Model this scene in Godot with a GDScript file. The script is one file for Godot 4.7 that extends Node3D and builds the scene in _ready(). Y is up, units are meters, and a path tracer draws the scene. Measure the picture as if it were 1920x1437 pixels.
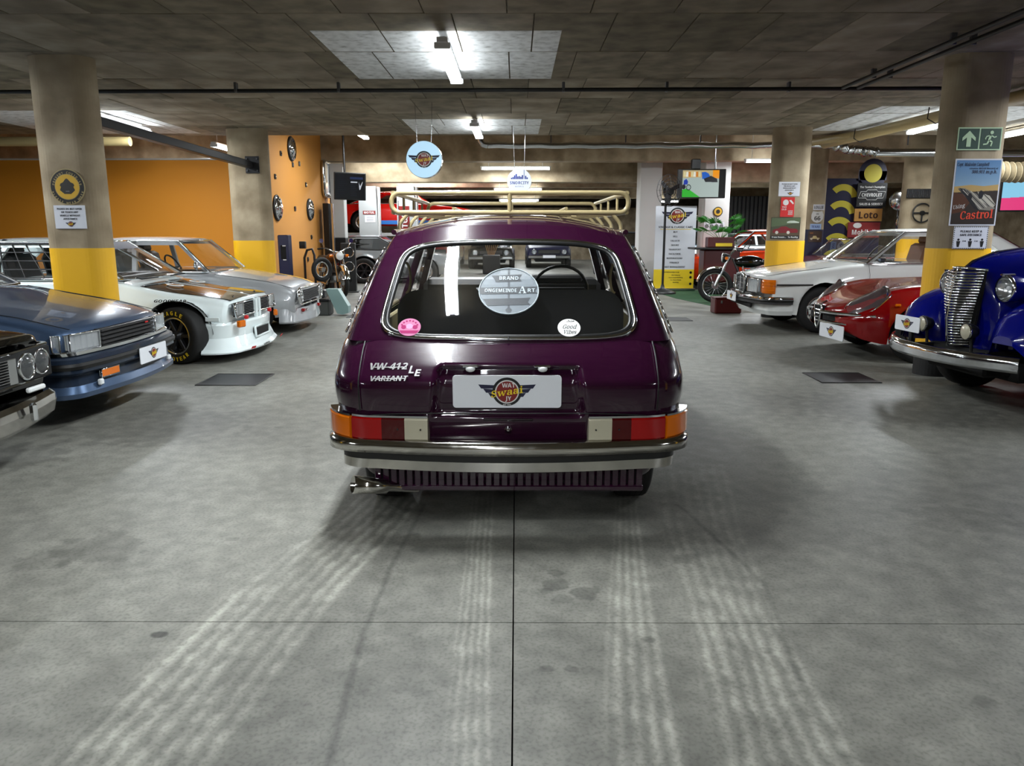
extends Node3D
# Underground showroom of classic cars. Units are metres, y is up, the camera stands at x = z = 0 and looks towards -z.
var M := {}
var SG := 0
var used := {}
var rng := RandomNumberGenerator.new()
var CAM: Camera3D

# ---------------------------------------------------------------- materials
func mk(key: String, c: Color, rough := 0.6, metal := 0.0, coat := 0.0) -> StandardMaterial3D:
	var m := StandardMaterial3D.new()
	m.resource_name = key
	m.albedo_color = c
	m.roughness = rough
	m.metallic = metal
	if coat > 0.0:
		m.clearcoat_enabled = true
		m.clearcoat = coat
		m.clearcoat_roughness = 0.03
		m.metallic_specular = 0.22
	M[key] = m
	return m

func pane(key: String, c: Color, a: float, rough := 0.02) -> StandardMaterial3D:
	var m := mk(key, Color(c.r, c.g, c.b, a), rough)
	m.transparency = BaseMaterial3D.TRANSPARENCY_ALPHA
	return m

func glow(key: String, c: Color, e: float) -> StandardMaterial3D:
	var m := mk(key, c, 0.4)
	m.emission_enabled = true
	m.emission = c
	m.emission_energy_multiplier = e
	return m

# ---------------------------------------------------------------- mesh helpers
func S() -> SurfaceTool:
	var st := SurfaceTool.new()
	st.begin(Mesh.PRIMITIVE_TRIANGLES)
	return st

func smooth(st: SurfaceTool, on := true) -> void:
	SG += 1
	st.set_smooth_group(SG if on else 0xFFFFFFFF)

func tri(st: SurfaceTool, a: Vector3, b: Vector3, c: Vector3) -> void:
	if a.is_equal_approx(b) or b.is_equal_approx(c) or a.is_equal_approx(c):
		return
	st.add_vertex(a)
	st.add_vertex(b)
	st.add_vertex(c)

func quad(st: SurfaceTool, a: Vector3, b: Vector3, c: Vector3, d: Vector3) -> void:
	tri(st, a, b, c)
	tri(st, a, c, d)

func grid(st: SurfaceTool, rows: Array, sm := true) -> void:
	smooth(st, sm)
	for i in rows.size() - 1:
		var r0 = rows[i]
		var r1 = rows[i + 1]
		for j in r0.size() - 1:
			quad(st, r0[j], r0[j + 1], r1[j + 1], r1[j])

# a sheet with thickness: the grid, the same grid moved by d, and the rim
func slab(st: SurfaceTool, rows: Array, d: Vector3) -> void:
	grid(st, rows)
	var back := []
	for r in rows:
		var b := PackedVector3Array()
		for p in r:
			b.append(p + d)
		back.append(b)
	grid(st, back)
	var n: int = rows.size() - 1
	var m: int = rows[0].size() - 1
	grid(st, [rows[0], back[0]])
	grid(st, [rows[n], back[n]])
	var l := [PackedVector3Array(), PackedVector3Array(), PackedVector3Array(), PackedVector3Array()]
	for i in n + 1:
		l[0].append(rows[i][0])
		l[1].append(back[i][0])
		l[2].append(rows[i][m])
		l[3].append(back[i][m])
	grid(st, [l[0], l[1]])
	grid(st, [l[2], l[3]])

# box with chamfered edges
func bx(st: SurfaceTool, c: Vector3, s: Vector3, ch := 0.0, b := Basis()) -> void:
	smooth(st, false)
	var h := s * 0.5
	if ch <= 0.0:
		var p := []
		for i in 8:
			p.append(c + b * Vector3(h.x if i & 1 else -h.x, h.y if i & 2 else -h.y, h.z if i & 4 else -h.z))
		for f in [[0, 2, 3, 1], [4, 5, 7, 6], [0, 1, 5, 4], [2, 6, 7, 3], [0, 4, 6, 2], [1, 3, 7, 5]]:
			quad(st, p[f[0]], p[f[1]], p[f[2]], p[f[3]])
		return
	var k := minf(ch, minf(h.x, minf(h.y, h.z)) * 0.95)
	var v := {}
	for i in 8:
		var sg := Vector3(1 if i & 1 else -1, 1 if i & 2 else -1, 1 if i & 4 else -1)
		for a in 3:
			var q := sg * (h - Vector3(k, k, k))
			q[a] = sg[a] * h[a]
			v[i * 3 + a] = c + b * q
	for a in 3:
		var o1 := (a + 1) % 3
		var o2 := (a + 2) % 3
		for sd in 2:
			var i0: int = sd << a
			quad(st, v[i0 * 3 + a], v[(i0 | 1 << o1) * 3 + a], v[(i0 | 1 << o1 | 1 << o2) * 3 + a], v[(i0 | 1 << o2) * 3 + a])
		for s1 in 2:
			for s2 in 2:
				var i1: int = (s1 << o1) | (s2 << o2)
				var i2: int = i1 | (1 << a)
				quad(st, v[i1 * 3 + o1], v[i2 * 3 + o1], v[i2 * 3 + o2], v[i1 * 3 + o2])
	for i in 8:
		tri(st, v[i * 3], v[i * 3 + 1], v[i * 3 + 2])

func frame_of(d: Vector3) -> Basis:
	var y := d.normalized()
	var x := (Vector3.UP if absf(y.y) < 0.95 else Vector3.RIGHT).cross(y).normalized()
	return Basis(x, y, x.cross(y))

# tapered rod between two points
func cyl(st: SurfaceTool, p: Vector3, q: Vector3, r1: float, r2 := -1.0, n := 14, caps := true) -> void:
	if r2 < 0.0:
		r2 = r1
	var b := frame_of(q - p)
	var a0 := PackedVector3Array()
	var a1 := PackedVector3Array()
	for i in n + 1:
		var t := TAU * i / n
		var d := b.x * cos(t) + b.z * sin(t)
		a0.append(p + d * r1)
		a1.append(q + d * r2)
	grid(st, [a0, a1])
	if caps:
		smooth(st, false)
		for i in n:
			tri(st, p, a0[i], a0[i + 1])
			tri(st, q, a1[i + 1], a1[i])

func tube(st: SurfaceTool, pts: Array, r: float, n := 10, closed := false) -> void:
	var rows := []
	var c := pts.size()
	var x := Vector3.ZERO
	for i in c:
		var d: Vector3
		if closed:
			d = pts[(i + 1) % c] - pts[(i - 1 + c) % c]
		else:
			d = pts[mini(i + 1, c - 1)] - pts[maxi(i - 1, 0)]
		var y := d.normalized()
		if x == Vector3.ZERO:
			x = frame_of(d).x
		x = (x - y * x.dot(y)).normalized()
		var z := x.cross(y)
		var row := PackedVector3Array()
		for j in n + 1:
			var t := TAU * j / n
			row.append(pts[i] + (x * cos(t) + z * sin(t)) * r)
		rows.append(row)
	if closed:
		rows.append(rows[0])
	grid(st, rows)
	if not closed:
		smooth(st, false)
		for e in [0, c - 1]:
			for j in n:
				tri(st, pts[e], rows[e][j], rows[e][j + 1])

# profile of (radius, height) turned about the y axis of xf
func lathe(st: SurfaceTool, prof: Array, xf := Transform3D(), n := 24, crisp := false) -> void:
	var rows := []
	for p in prof:
		var row := PackedVector3Array()
		for j in n + 1:
			var t := TAU * j / n
			row.append(xf * Vector3(cos(t) * p[0], p[1], sin(t) * p[0]))
		rows.append(row)
	if crisp:
		for i in rows.size() - 1:
			grid(st, [rows[i], rows[i + 1]])
	else:
		grid(st, rows)

# flat outline in the xy plane of xf, extruded by depth along its z
func prism(st: SurfaceTool, poly: PackedVector2Array, depth: float, xf := Transform3D()) -> void:
	smooth(st, false)
	var ix := Geometry2D.triangulate_polygon(poly)
	for i in range(0, ix.size(), 3):
		var a := poly[ix[i]]
		var b := poly[ix[i + 1]]
		var c := poly[ix[i + 2]]
		tri(st, xf * Vector3(a.x, a.y, depth), xf * Vector3(b.x, b.y, depth), xf * Vector3(c.x, c.y, depth))
		tri(st, xf * Vector3(a.x, a.y, 0), xf * Vector3(c.x, c.y, 0), xf * Vector3(b.x, b.y, 0))
	for i in poly.size():
		var a := poly[i]
		var b := poly[(i + 1) % poly.size()]
		quad(st, xf * Vector3(a.x, a.y, 0), xf * Vector3(b.x, b.y, 0), xf * Vector3(b.x, b.y, depth), xf * Vector3(a.x, a.y, depth))

func ball(st: SurfaceTool, c: Vector3, r: Vector3, n := 14) -> void:
	var rows := []
	for i in n / 2 + 1:
		var t := PI * i / (n / 2)
		var row := PackedVector3Array()
		for j in n + 1:
			var u := TAU * j / n
			row.append(c + r * Vector3(sin(t) * cos(u), cos(t), sin(t) * sin(u)))
		rows.append(row)
	grid(st, rows)

func rrect(w: float, h: float, r: float, n := 5) -> PackedVector2Array:
	var o := PackedVector2Array()
	for k in 4:
		var c := Vector2((w / 2 - r) * (1 if k == 0 or k == 3 else -1), (h / 2 - r) * (1 if k < 2 else -1))
		for i in n + 1:
			var t := PI / 2 * (k + float(i) / n)
			o.append(c + Vector2(cos(t), sin(t)) * r)
	return o

func ngon(r: float, n := 28, c := Vector2.ZERO, sx := 1.0) -> PackedVector2Array:
	var o := PackedVector2Array()
	for i in n:
		o.append(c + Vector2(cos(TAU * i / n) * sx, sin(TAU * i / n)) * r)
	return o

# a closed profile (outwards, height) swept along a path in plan
func sweep(st: SurfaceTool, path: Array, prof: Array, crisp := true) -> void:
	var rows := []
	var n := path.size()
	for i in n:
		var d: Vector2 = (path[mini(i + 1, n - 1)] - path[maxi(i - 1, 0)]).normalized()
		var nn := Vector2(d.y, -d.x)
		var row := PackedVector3Array()
		for p in prof + [prof[0]]:
			var q: Vector2 = path[i] + nn * p[0]
			row.append(Vector3(q.x, p[1], q.y))
		rows.append(row)
	if crisp:
		for j in prof.size():
			var sub := []
			for r in rows:
				sub.append(PackedVector3Array([r[j], r[j + 1]]))
			grid(st, sub)
	else:
		grid(st, rows)
	smooth(st, false)
	for e in [0, n - 1]:
		var c := Vector3.ZERO
		for j in prof.size():
			c += rows[e][j]
		c /= prof.size()
		for j in prof.size():
			tri(st, c, rows[e][j], rows[e][j + 1])

# ---------------------------------------------------------------- scene helpers
func numbered(n: String) -> String:
	var k: int = used.get(n, 0)
	used[n] = k + 1
	return n if k == 0 else "%s_%03d" % [n, k]

func obj(called: String, st: SurfaceTool, m: Material, parent: Node3D) -> MeshInstance3D:
	st.generate_normals()
	var o := MeshInstance3D.new()
	o.mesh = st.commit()
	o.material_override = m
	return put(o, called, parent)

func put(o: MeshInstance3D, called: String, parent: Node3D) -> MeshInstance3D:
	o.name = numbered(called) if parent == self else called
	parent.add_child(o, true)
	return o

func again(o: MeshInstance3D, parent: Node3D, called: String, xf: Transform3D, m: Material = null) -> MeshInstance3D:
	var c := MeshInstance3D.new()
	c.mesh = o.mesh
	c.material_override = m if m else o.material_override
	c.transform = xf
	return put(c, called, parent)

func meta(o: Node3D, label := "", category := "", group := "", kind := "") -> Node3D:
	if label:
		o.set_meta("label", label)
	if category:
		o.set_meta("category", category)
	if group:
		o.set_meta("group", group)
	if kind:
		o.set_meta("kind", kind)
	return o

func thing(called: String, label: String, category: String, at := Vector3.ZERO, turn := 0.0, group := "") -> Node3D:
	var o := Node3D.new()
	o.name = numbered(called)
	add_child(o)
	o.position = at
	o.rotation.y = turn
	meta(o, label, category, group)
	return o

func sub(called: String, parent: Node3D, at := Vector3.ZERO, b := Basis()) -> Node3D:
	var o := Node3D.new()
	o.name = called
	parent.add_child(o, true)
	o.transform = Transform3D(b, at)
	return o

func pbox(parent: Node3D, called: String, m: Material, c: Vector3, s: Vector3, ch := 0.004, b := Basis()) -> MeshInstance3D:
	var st := S()
	bx(st, c, s, ch, b)
	return obj(called, st, m, parent)

func pcyl(parent: Node3D, called: String, m: Material, p: Vector3, q: Vector3, r: float, r2 := -1.0, n := 16) -> MeshInstance3D:
	var st := S()
	cyl(st, p, q, r, r2, n)
	return obj(called, st, m, parent)

func ptube(parent: Node3D, called: String, m: Material, pts: Array, r: float, n := 8, closed := false) -> MeshInstance3D:
	var st := S()
	tube(st, pts, r, n, closed)
	return obj(called, st, m, parent)

func plathe(parent: Node3D, called: String, m: Material, prof: Array, xf := Transform3D(), n := 24, crisp := false) -> MeshInstance3D:
	var st := S()
	lathe(st, prof, xf, n, crisp)
	return obj(called, st, m, parent)

func pprism(parent: Node3D, called: String, m: Material, poly: PackedVector2Array, depth: float, xf := Transform3D()) -> MeshInstance3D:
	var st := S()
	prism(st, poly, depth, xf)
	return obj(called, st, m, parent)

# a flat print: w x h, facing +z of xf, with texture coordinates
func print_sheet(parent: Node3D, called: String, m: Material, w: float, h: float, xf: Transform3D, curve := 0.0, n := 1) -> MeshInstance3D:
	var st := S()
	st.set_smooth_group(0)
	for i in n:
		var q := []
		for e in [i, i + 1]:
			var u := float(e) / n
			var p := Vector3((u - 0.5) * w, 0, 0)
			if curve > 0.0:
				var t := (u - 0.5) * w / curve
				p = Vector3(sin(t) * curve, 0, (cos(t) - 1.0) * curve)
			q.append([u, p])
		for k in [[0, 1], [1, 1], [1, 0], [0, 1], [1, 0], [0, 0]]:
			st.set_uv(Vector2(q[k[0]][0], 1.0 - k[1]))
			st.add_vertex(xf * (q[k[0]][1] + Vector3(0, (k[1] - 0.5) * h, 0)))
	return obj(called, st, m, parent)

var fonts := {}
func txt(parent: Node3D, s: String, h: float, xf: Transform3D, m: Material, face := "Droid Sans", weight := 700, width := 0.0, depth := 0.001, slant := 0.0) -> MeshInstance3D:
	var key := face + str(weight)
	if not fonts.has(key):
		var f := SystemFont.new()
		f.font_names = PackedStringArray([face])
		f.font_weight = weight
		fonts[key] = f
	var t := TextMesh.new()
	t.font = fonts[key]
	t.text = s
	t.font_size = 24
	t.curve_step = 2.0
	t.depth = depth
	t.pixel_size = h / (0.72 * 24.0)
	var o := MeshInstance3D.new()
	o.mesh = t
	o.material_override = m
	var sx := 1.0
	if width > 0.0:
		sx = width / maxf(t.get_aabb().size.x, 0.001)
	o.transform = xf * Transform3D(Basis(Vector3(sx, 0, 0), Vector3(slant, 1, 0), Vector3(0, 0, 1)), Vector3.ZERO)
	return put(o, "lettering", parent)

func at(p: Vector3, b := Basis()) -> Transform3D:
	return Transform3D(b, p)

func ry(a: float) -> Basis:
	return Basis(Vector3.UP, a)

# smooth interpolation of column k through stations sorted by column 0
func kin(sts: Array, z: float, k: int) -> float:
	var n := sts.size()
	if z <= sts[0][0]:
		return sts[0][k]
	if z >= sts[n - 1][0]:
		return sts[n - 1][k]
	var i := 0
	while z > sts[i + 1][0]:
		i += 1
	var h: float = sts[i + 1][0] - sts[i][0]
	var d: float = (sts[i + 1][k] - sts[i][k]) / h
	var m0 := d
	var m1 := d
	if i > 0:
		var d0: float = (sts[i][k] - sts[i - 1][k]) / (sts[i][0] - sts[i - 1][0])
		m0 = 0.0 if d0 * d <= 0.0 else 2.0 * d0 * d / (d0 + d)
	if i < n - 2:
		var d1: float = (sts[i + 2][k] - sts[i + 1][k]) / (sts[i + 2][0] - sts[i + 1][0])
		m1 = 0.0 if d1 * d <= 0.0 else 2.0 * d1 * d / (d1 + d)
	var t: float = (z - sts[i][0]) / h
	var t2 := t * t
	var t3 := t2 * t
	return sts[i][k] * (2 * t3 - 3 * t2 + 1) + h * m0 * (t3 - 2 * t2 + t) + sts[i + 1][k] * (3 * t2 - 2 * t3) + h * m1 * (t3 - t2)

func _ready() -> void:
	rng.seed = 7
	# camera
	CAM = Camera3D.new()
	CAM.name = "camera"
	add_child(CAM)
	CAM.position = Vector3(0, 1.4, 0)
	CAM.rotation = Vector3(deg_to_rad(-11.3), deg_to_rad(0.32), 0)
	CAM.fov = rad_to_deg(2.0 * atan(718.5 / 1441.0))
	CAM.near = 0.05
	CAM.far = 200.0
	CAM.current = true
	# no sky: an underground hall
	var env := Environment.new()
	env.background_mode = Environment.BG_COLOR
	env.background_color = Color(0, 0, 0)
	env.tonemap_mode = Environment.TONE_MAPPER_LINEAR
	env.tonemap_exposure = 1.6
	env.sdfgi_enabled = true
	env.ssao_enabled = true
	env.ssil_enabled = true
	var we := WorldEnvironment.new()
	we.name = "environment"
	we.environment = env
	add_child(we)
	palette()
	lights()
	room()
	estate_car()
	left_cars()
	right_cars()
	back_left()
	back_right()
	back_hall()

const POWER := 8.6

# ceiling light: two tubes, housing, and the light they give
func tube_light(p: Vector3, turn: float, label: String, length := 1.5, power := POWER, group := "ceiling tube lights") -> void:
	var f := thing("tube_light", label, "ceiling light", p, turn, group)
	pbox(f, "housing", M.fitting, Vector3(0, 0.045, 0), Vector3(0.09, 0.045, length + 0.08), 0.006)
	for e in [-1, 1]:
		pbox(f, "tube_holder", M.fitting, Vector3(0, 0.005, e * (length / 2 + 0.015)), Vector3(0.13, 0.05, 0.03), 0.006)
	for x in [-0.042, 0.042]:
		pcyl(f, "tube", M.tube, Vector3(x, 0.0, -length / 2), Vector3(x, 0.0, length / 2), 0.016, -1, 12)
	var top := (2.952 if p.z > -13.3 else 3.85) - p.y
	for e in [-0.4, 0.4]:
		pcyl(f, "hanger", M.fitting, Vector3(0, 0.06, e * length), Vector3(0, top, e * length), 0.006, -1, 8)
	var twin := p.z > -8.0 and p.z < -3.0 and absf(p.x) < 1.0
	var l := AreaLight3D.new()
	l.name = "tube_glow"
	l.area_size = Vector2(0.03 if twin else 0.12, length)
	l.light_color = Color(0.96, 0.985, 1.0)
	l.light_energy = power * (0.5 if twin else 1.0)
	l.shadow_enabled = true
	l.set("area_range", 40.0)
	l.rotation.x = -PI / 2
	l.position = Vector3(0.042 if twin else 0.0, -0.025, 0)
	f.add_child(l)
	if twin:
		var l2: AreaLight3D = l.duplicate()
		l2.position.x = -0.042
		f.add_child(l2, true)
	# bare tubes also light the ceiling above them
	var u: AreaLight3D = l.duplicate()
	u.name = "tube_glow_up"
	u.area_size = Vector2(0.12, length)
	u.light_energy = power * 0.14
	u.rotation.x = PI / 2
	u.position = Vector3(0, 0.018, 0)
	f.add_child(u)

func lights() -> void:
	tube_light(Vector3(-0.595, 2.84, -7.32), 0, "twin tube ceiling light over the purple car's roof")
	tube_light(Vector3(-0.595, 2.84, -12.06), 0, "twin tube ceiling light next to the end of the silver foil pipe")
	tube_light(Vector3(-0.595, 2.84, -0.35), 0, "added fill tube light out of view over the tyre tracks behind the purple car, dimmer than the rest", 1.5, POWER * 0.36)  # added fill: gives the plate and tailgate frontal light
	tube_light(Vector3(-0.595, 2.84, -3.85), 0, "twin tube ceiling light straight above the purple car's tailgate", 1.5, POWER * 0.9)
	for z in [3.1, 6.8]:
		tube_light(Vector3(-0.595, 2.84, z), 0, "twin tube ceiling light above the empty aisle behind the purple car")
	tube_light(Vector3(-5.6, 2.84, -11.4), 0, "twin tube ceiling light above the silver car", 1.5, POWER * 0.8)
	tube_light(Vector3(-6.2, 2.84, -6.4), 0, "twin tube ceiling light above the blue saloon")
	tube_light(Vector3(6.0, 2.84, -11.5), 0, "twin tube ceiling light above the white coupe")
	tube_light(Vector3(6.0, 2.84, -6.4), 0, "twin tube ceiling light above the blue vintage car")
	tube_light(Vector3(-5.3, 2.84, -14.75), 0, "twin tube ceiling light over the low orange wall", 1.5, POWER * 0.8)
	tube_light(Vector3(7.7, 2.84, -12.6), 0, "twin tube ceiling light behind the column with the racing poster", 1.2, POWER * 0.6)
	tube_light(Vector3(-6.2, 2.84, 1.5), 0, "twin tube ceiling light behind the black car")
	tube_light(Vector3(6.0, 2.84, 1.5), 0, "twin tube ceiling light of the right bay near the entrance")

func noise_tex(sd: int, freq: float, cols: Array, size := 512, oct := 5, kind := FastNoiseLite.TYPE_SIMPLEX_SMOOTH, normal := false) -> NoiseTexture2D:
	var n := FastNoiseLite.new()
	n.seed = sd
	n.noise_type = kind
	n.frequency = freq
	n.fractal_octaves = oct
	var t := NoiseTexture2D.new()
	t.width = size
	t.height = size
	t.seamless = true
	t.noise = n
	if normal:
		t.as_normal_map = true
		t.bump_strength = 3.0
	elif cols.size():
		var g := Gradient.new()
		g.offsets = PackedFloat32Array()
		g.colors = PackedColorArray()
		for c in cols:
			g.add_point(c[0], c[1])
		t.color_ramp = g
	return t

func triplanar(m: StandardMaterial3D, t: Texture2D, s: float, world := true) -> StandardMaterial3D:
	m.albedo_texture = t
	m.uv1_triplanar = true
	m.uv1_world_triplanar = world
	m.uv1_scale = Vector3(s, s, s)
	return m

func palette() -> void:
	# bodywork
	mk("purple", Color(0.145, 0.025, 0.116), 0.22, 0.0, 1.0)
	mk("purple_dark", Color(0.08, 0.01, 0.05), 0.3, 0.0, 1.0)
	mk("black_paint", Color(0.012, 0.012, 0.012), 0.15, 0.0, 1.0)
	mk("blue_metal", Color(0.24, 0.31, 0.41), 0.3, 0.35, 1.0)
	mk("blue_dark", Color(0.13, 0.17, 0.23), 0.35, 0.2, 0.6)
	mk("race_white", Color(0.86, 0.9, 0.9), 0.3, 0.0, 1.0)
	mk("escort_silver", Color(0.66, 0.67, 0.68), 0.35, 0.3, 1.0)
	mk("chev_blue", Color(0.015, 0.045, 0.42), 0.18, 0.0, 1.0)
	mk("alfa_red", Color(0.47, 0.025, 0.035), 0.2, 0.0, 1.0)
	mk("merc_white", Color(0.83, 0.84, 0.83), 0.25, 0.0, 1.0)
	mk("orange_paint", Color(0.82, 0.22, 0.05), 0.25, 0.0, 1.0)
	mk("dark_red_paint", Color(0.42, 0.03, 0.06), 0.25, 0.0, 1.0)
	mk("bright_red_paint", Color(0.85, 0.08, 0.05), 0.25, 0.0, 1.0)
	mk("silver_paint", Color(0.5, 0.52, 0.53), 0.3, 0.4, 1.0)
	mk("grey_blue_paint", Color(0.32, 0.38, 0.42), 0.3, 0.3, 1.0)
	mk("cream_paint", Color(0.85, 0.83, 0.74), 0.3, 0.0, 0.8)
	# metals, rubber, trim
	mk("chrome", Color(0.82, 0.83, 0.84), 0.08, 1.0)
	var cw := mk("chrome_worn", Color(0.74, 0.73, 0.71), 0.16, 1.0)
	cw.roughness_texture = noise_tex(31, 0.02, [[0.0, Color(0.5, 0.5, 0.5)], [1.0, Color(1, 1, 1)]], 256)
	cw.roughness_texture_channel = BaseMaterial3D.TEXTURE_CHANNEL_RED
	cw.uv1_triplanar = true
	cw.uv1_scale = Vector3(3, 3, 3)
	mk("chrome_letter", Color(0.9, 0.9, 0.9), 0.25, 0.7)
	mk("polished", Color(0.75, 0.76, 0.77), 0.2, 1.0)
	mk("gunmetal", Color(0.2, 0.2, 0.21), 0.35, 0.6)
	mk("steel", Color(0.32, 0.32, 0.33), 0.4, 0.7)
	mk("steel_dark", Color(0.13, 0.13, 0.14), 0.45, 0.5)
	mk("foil", Color(0.78, 0.79, 0.8), 0.22, 1.0)
	mk("rubber", Color(0.035, 0.035, 0.035), 0.75)
	mk("rubber_trim", Color(0.045, 0.05, 0.055), 0.4)
	mk("trim_black", Color(0.02, 0.02, 0.02), 0.45)
	mk("underbody", Color(0.008, 0.008, 0.008), 0.9)
	mk("seat_black", Color(0.02, 0.02, 0.02), 0.55)
	mk("seat_tan", Color(0.45, 0.27, 0.13), 0.55)
	mk("cream_vinyl", Color(0.6, 0.55, 0.38), 0.5)
	mk("rack_cream", Color(0.64, 0.58, 0.43), 0.4, 0.0, 0.5)
	mk("reflector", Color(0.85, 0.86, 0.87), 0.18, 1.0)
	# glass
	pane("glass", Color(0.12, 0.14, 0.14), 0.05)
	pane("glass_dark", Color(0.05, 0.06, 0.06), 0.55)
	pane("lens", Color(0.6, 0.62, 0.63), 0.12, 0.05)
	pane("lens_milky", Color(0.8, 0.82, 0.83), 0.42, 0.1)
	mk("pocket", Color(0.2, 0.05, 0.06), 0.3)
	mk("lens_white", Color(0.85, 0.86, 0.86), 0.15)
	mk("lamp_clear", Color(0.66, 0.64, 0.56), 0.25, 0.0, 0.6)
	mk("lamp_dark_red", Color(0.25, 0.012, 0.02), 0.2, 0.0, 0.8)
	mk("lamp_red", Color(0.55, 0.03, 0.03), 0.2, 0.0, 0.8)
	mk("lamp_amber", Color(0.8, 0.4, 0.03), 0.2, 0.0, 0.8)
	# inks and prints
	mk("plate", Color(0.84, 0.85, 0.87), 0.25, 0.0, 0.6)
	mk("ink_black", Color(0.015, 0.015, 0.02), 0.5)
	mk("ink_white", Color(0.82, 0.82, 0.81), 0.9).metallic_specular = 0.1
	mk("ink_navy", Color(0.06, 0.06, 0.2), 0.5)
	mk("ink_red", Color(0.45, 0.07, 0.06), 0.5)
	mk("ink_scarlet", Color(0.75, 0.08, 0.08), 0.5)
	mk("ink_orange", Color(0.85, 0.25, 0.12), 0.5)
	mk("ink_yellow", Color(0.88, 0.76, 0.12), 0.5)
	mk("ink_green", Color(0.03, 0.22, 0.16), 0.5)
	mk("ink_pale_green", Color(0.72, 0.83, 0.68), 0.5)
	mk("ink_grey", Color(0.42, 0.42, 0.43), 0.5)
	mk("paper", Color(0.82, 0.83, 0.86), 0.3, 0.0, 0.5)
	mk("pink", Color(0.68, 0.43, 0.55), 0.9).metallic_specular = 0.1
	mk("pink_dark", Color(0.56, 0.2, 0.36), 0.9).metallic_specular = 0.1
	mk("pink_pale", Color(0.76, 0.54, 0.65), 0.9).metallic_specular = 0.1
	var fr := mk("frost", Color(0.5, 0.54, 0.57, 0.5), 0.5)
	fr.transparency = BaseMaterial3D.TRANSPARENCY_ALPHA
	var fd := mk("frost_dark", Color(0.2, 0.22, 0.24, 0.6), 0.5)
	fd.transparency = BaseMaterial3D.TRANSPARENCY_ALPHA
	mk("frost_line", Color(0.6, 0.64, 0.66), 0.5)
	mk("sign_gold", Color(0.78, 0.62, 0.2), 0.4)
	mk("ink_mask", Color(0.13, 0.12, 0.1), 0.5)
	mk("ink_city", Color(0.08, 0.16, 0.45), 0.5)
	mk("ink_dull_yellow", Color(0.72, 0.68, 0.2), 0.5)
	mk("oil_red", Color(0.5, 0.13, 0.13), 0.5)
	mk("tan_sign", Color(0.68, 0.5, 0.24), 0.5)
	mk("pale_blue", Color(0.6, 0.7, 0.85), 0.4)
	mk("sky_blue", Color(0.2, 0.5, 0.85), 0.4)
	mk("print_brown", Color(0.2, 0.12, 0.08), 0.4)
	mk("pump_blue", Color(0.04, 0.06, 0.22), 0.4)
	mk("rust_brown", Color(0.2, 0.08, 0.05), 0.5, 0.2)
	mk("cowl_green", Color(0.45, 0.55, 0.54), 0.4)
	mk("crate_grey", Color(0.22, 0.23, 0.22), 0.6)
	mk("lift_grey", Color(0.6, 0.61, 0.61), 0.45)
	mk("counter_red", Color(0.28, 0.03, 0.04), 0.4)
	mk("toolbox_red", Color(0.3, 0.05, 0.05), 0.4, 0.2)
	mk("shutter_grey", Color(0.3, 0.3, 0.3), 0.5, 0.3)
	mk("duct_beige", Color(0.5, 0.45, 0.35), 0.5)
	var lf := mk("leaf", Color(0.12, 0.4, 0.08), 0.5)
	lf.backlight_enabled = true
	lf.backlight = Color(0.1, 0.3, 0.05)
	glow("lit_blue", Color(0.72, 0.88, 0.98), 0.58).albedo_color = Color(0.25, 0.3, 0.33)
	glow("lit_white", Color(0.93, 0.97, 1.0), 0.6).albedo_color = Color(0.25, 0.26, 0.27)
	# light
	glow("tube", Color(0.97, 0.99, 1.0), 14.0)
	mk("fitting", Color(0.8, 0.8, 0.8), 0.5)
	# building
	mk("yellow_band", Color(0.88, 0.67, 0.06), 0.55)
	mk("black_band", Color(0.05, 0.05, 0.05), 0.6)
	mk("wall_orange", Color(0.81, 0.52, 0.1), 0.7)
	mk("wall_ochre", Color(0.8, 0.55, 0.24), 0.7)
	mk("wall_white", Color(0.74, 0.74, 0.73), 0.7)
	mk("joint_dark", Color(0.03, 0.03, 0.03), 0.9)
	mk("pipe_black", Color(0.035, 0.03, 0.03), 0.5)
	mk("pipe_cream", Color(0.62, 0.55, 0.38), 0.45)
	mk("carpet_green", Color(0.05, 0.24, 0.09), 0.95)
	var k := noise_tex(3, 0.012, [[0.0, Color(0.365, 0.33, 0.27)], [0.45, Color(0.495, 0.45, 0.38)], [1.0, Color(0.62, 0.575, 0.5)]], 512, 6)
	var k2 := noise_tex(4, 0.006, [[0.0, Color(0.385, 0.34, 0.27)], [0.5, Color(0.495, 0.45, 0.38)], [1.0, Color(0.605, 0.565, 0.495)]], 512, 6)
	for i in 4:
		var f: float = [1.0, 0.9, 1.08, 0.82][i]
		var m := mk("ceiling_%d" % i, Color(f, f, f * [1.0, 0.97, 1.0, 0.94][i]), 0.85)
		triplanar(m, k if i % 2 else k2, 0.45)
		m.uv1_offset = Vector3(i * 0.37, 0, i * 0.21)
	triplanar(mk("concrete", Color(1.12, 1.1, 1.05), 0.8), k2, 0.5)
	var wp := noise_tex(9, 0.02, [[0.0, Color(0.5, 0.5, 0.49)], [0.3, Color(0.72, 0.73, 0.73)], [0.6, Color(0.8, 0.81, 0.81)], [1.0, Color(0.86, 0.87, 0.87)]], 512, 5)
	triplanar(mk("white_paint", Color(1, 1, 1), 0.6), wp, 0.8)

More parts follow.
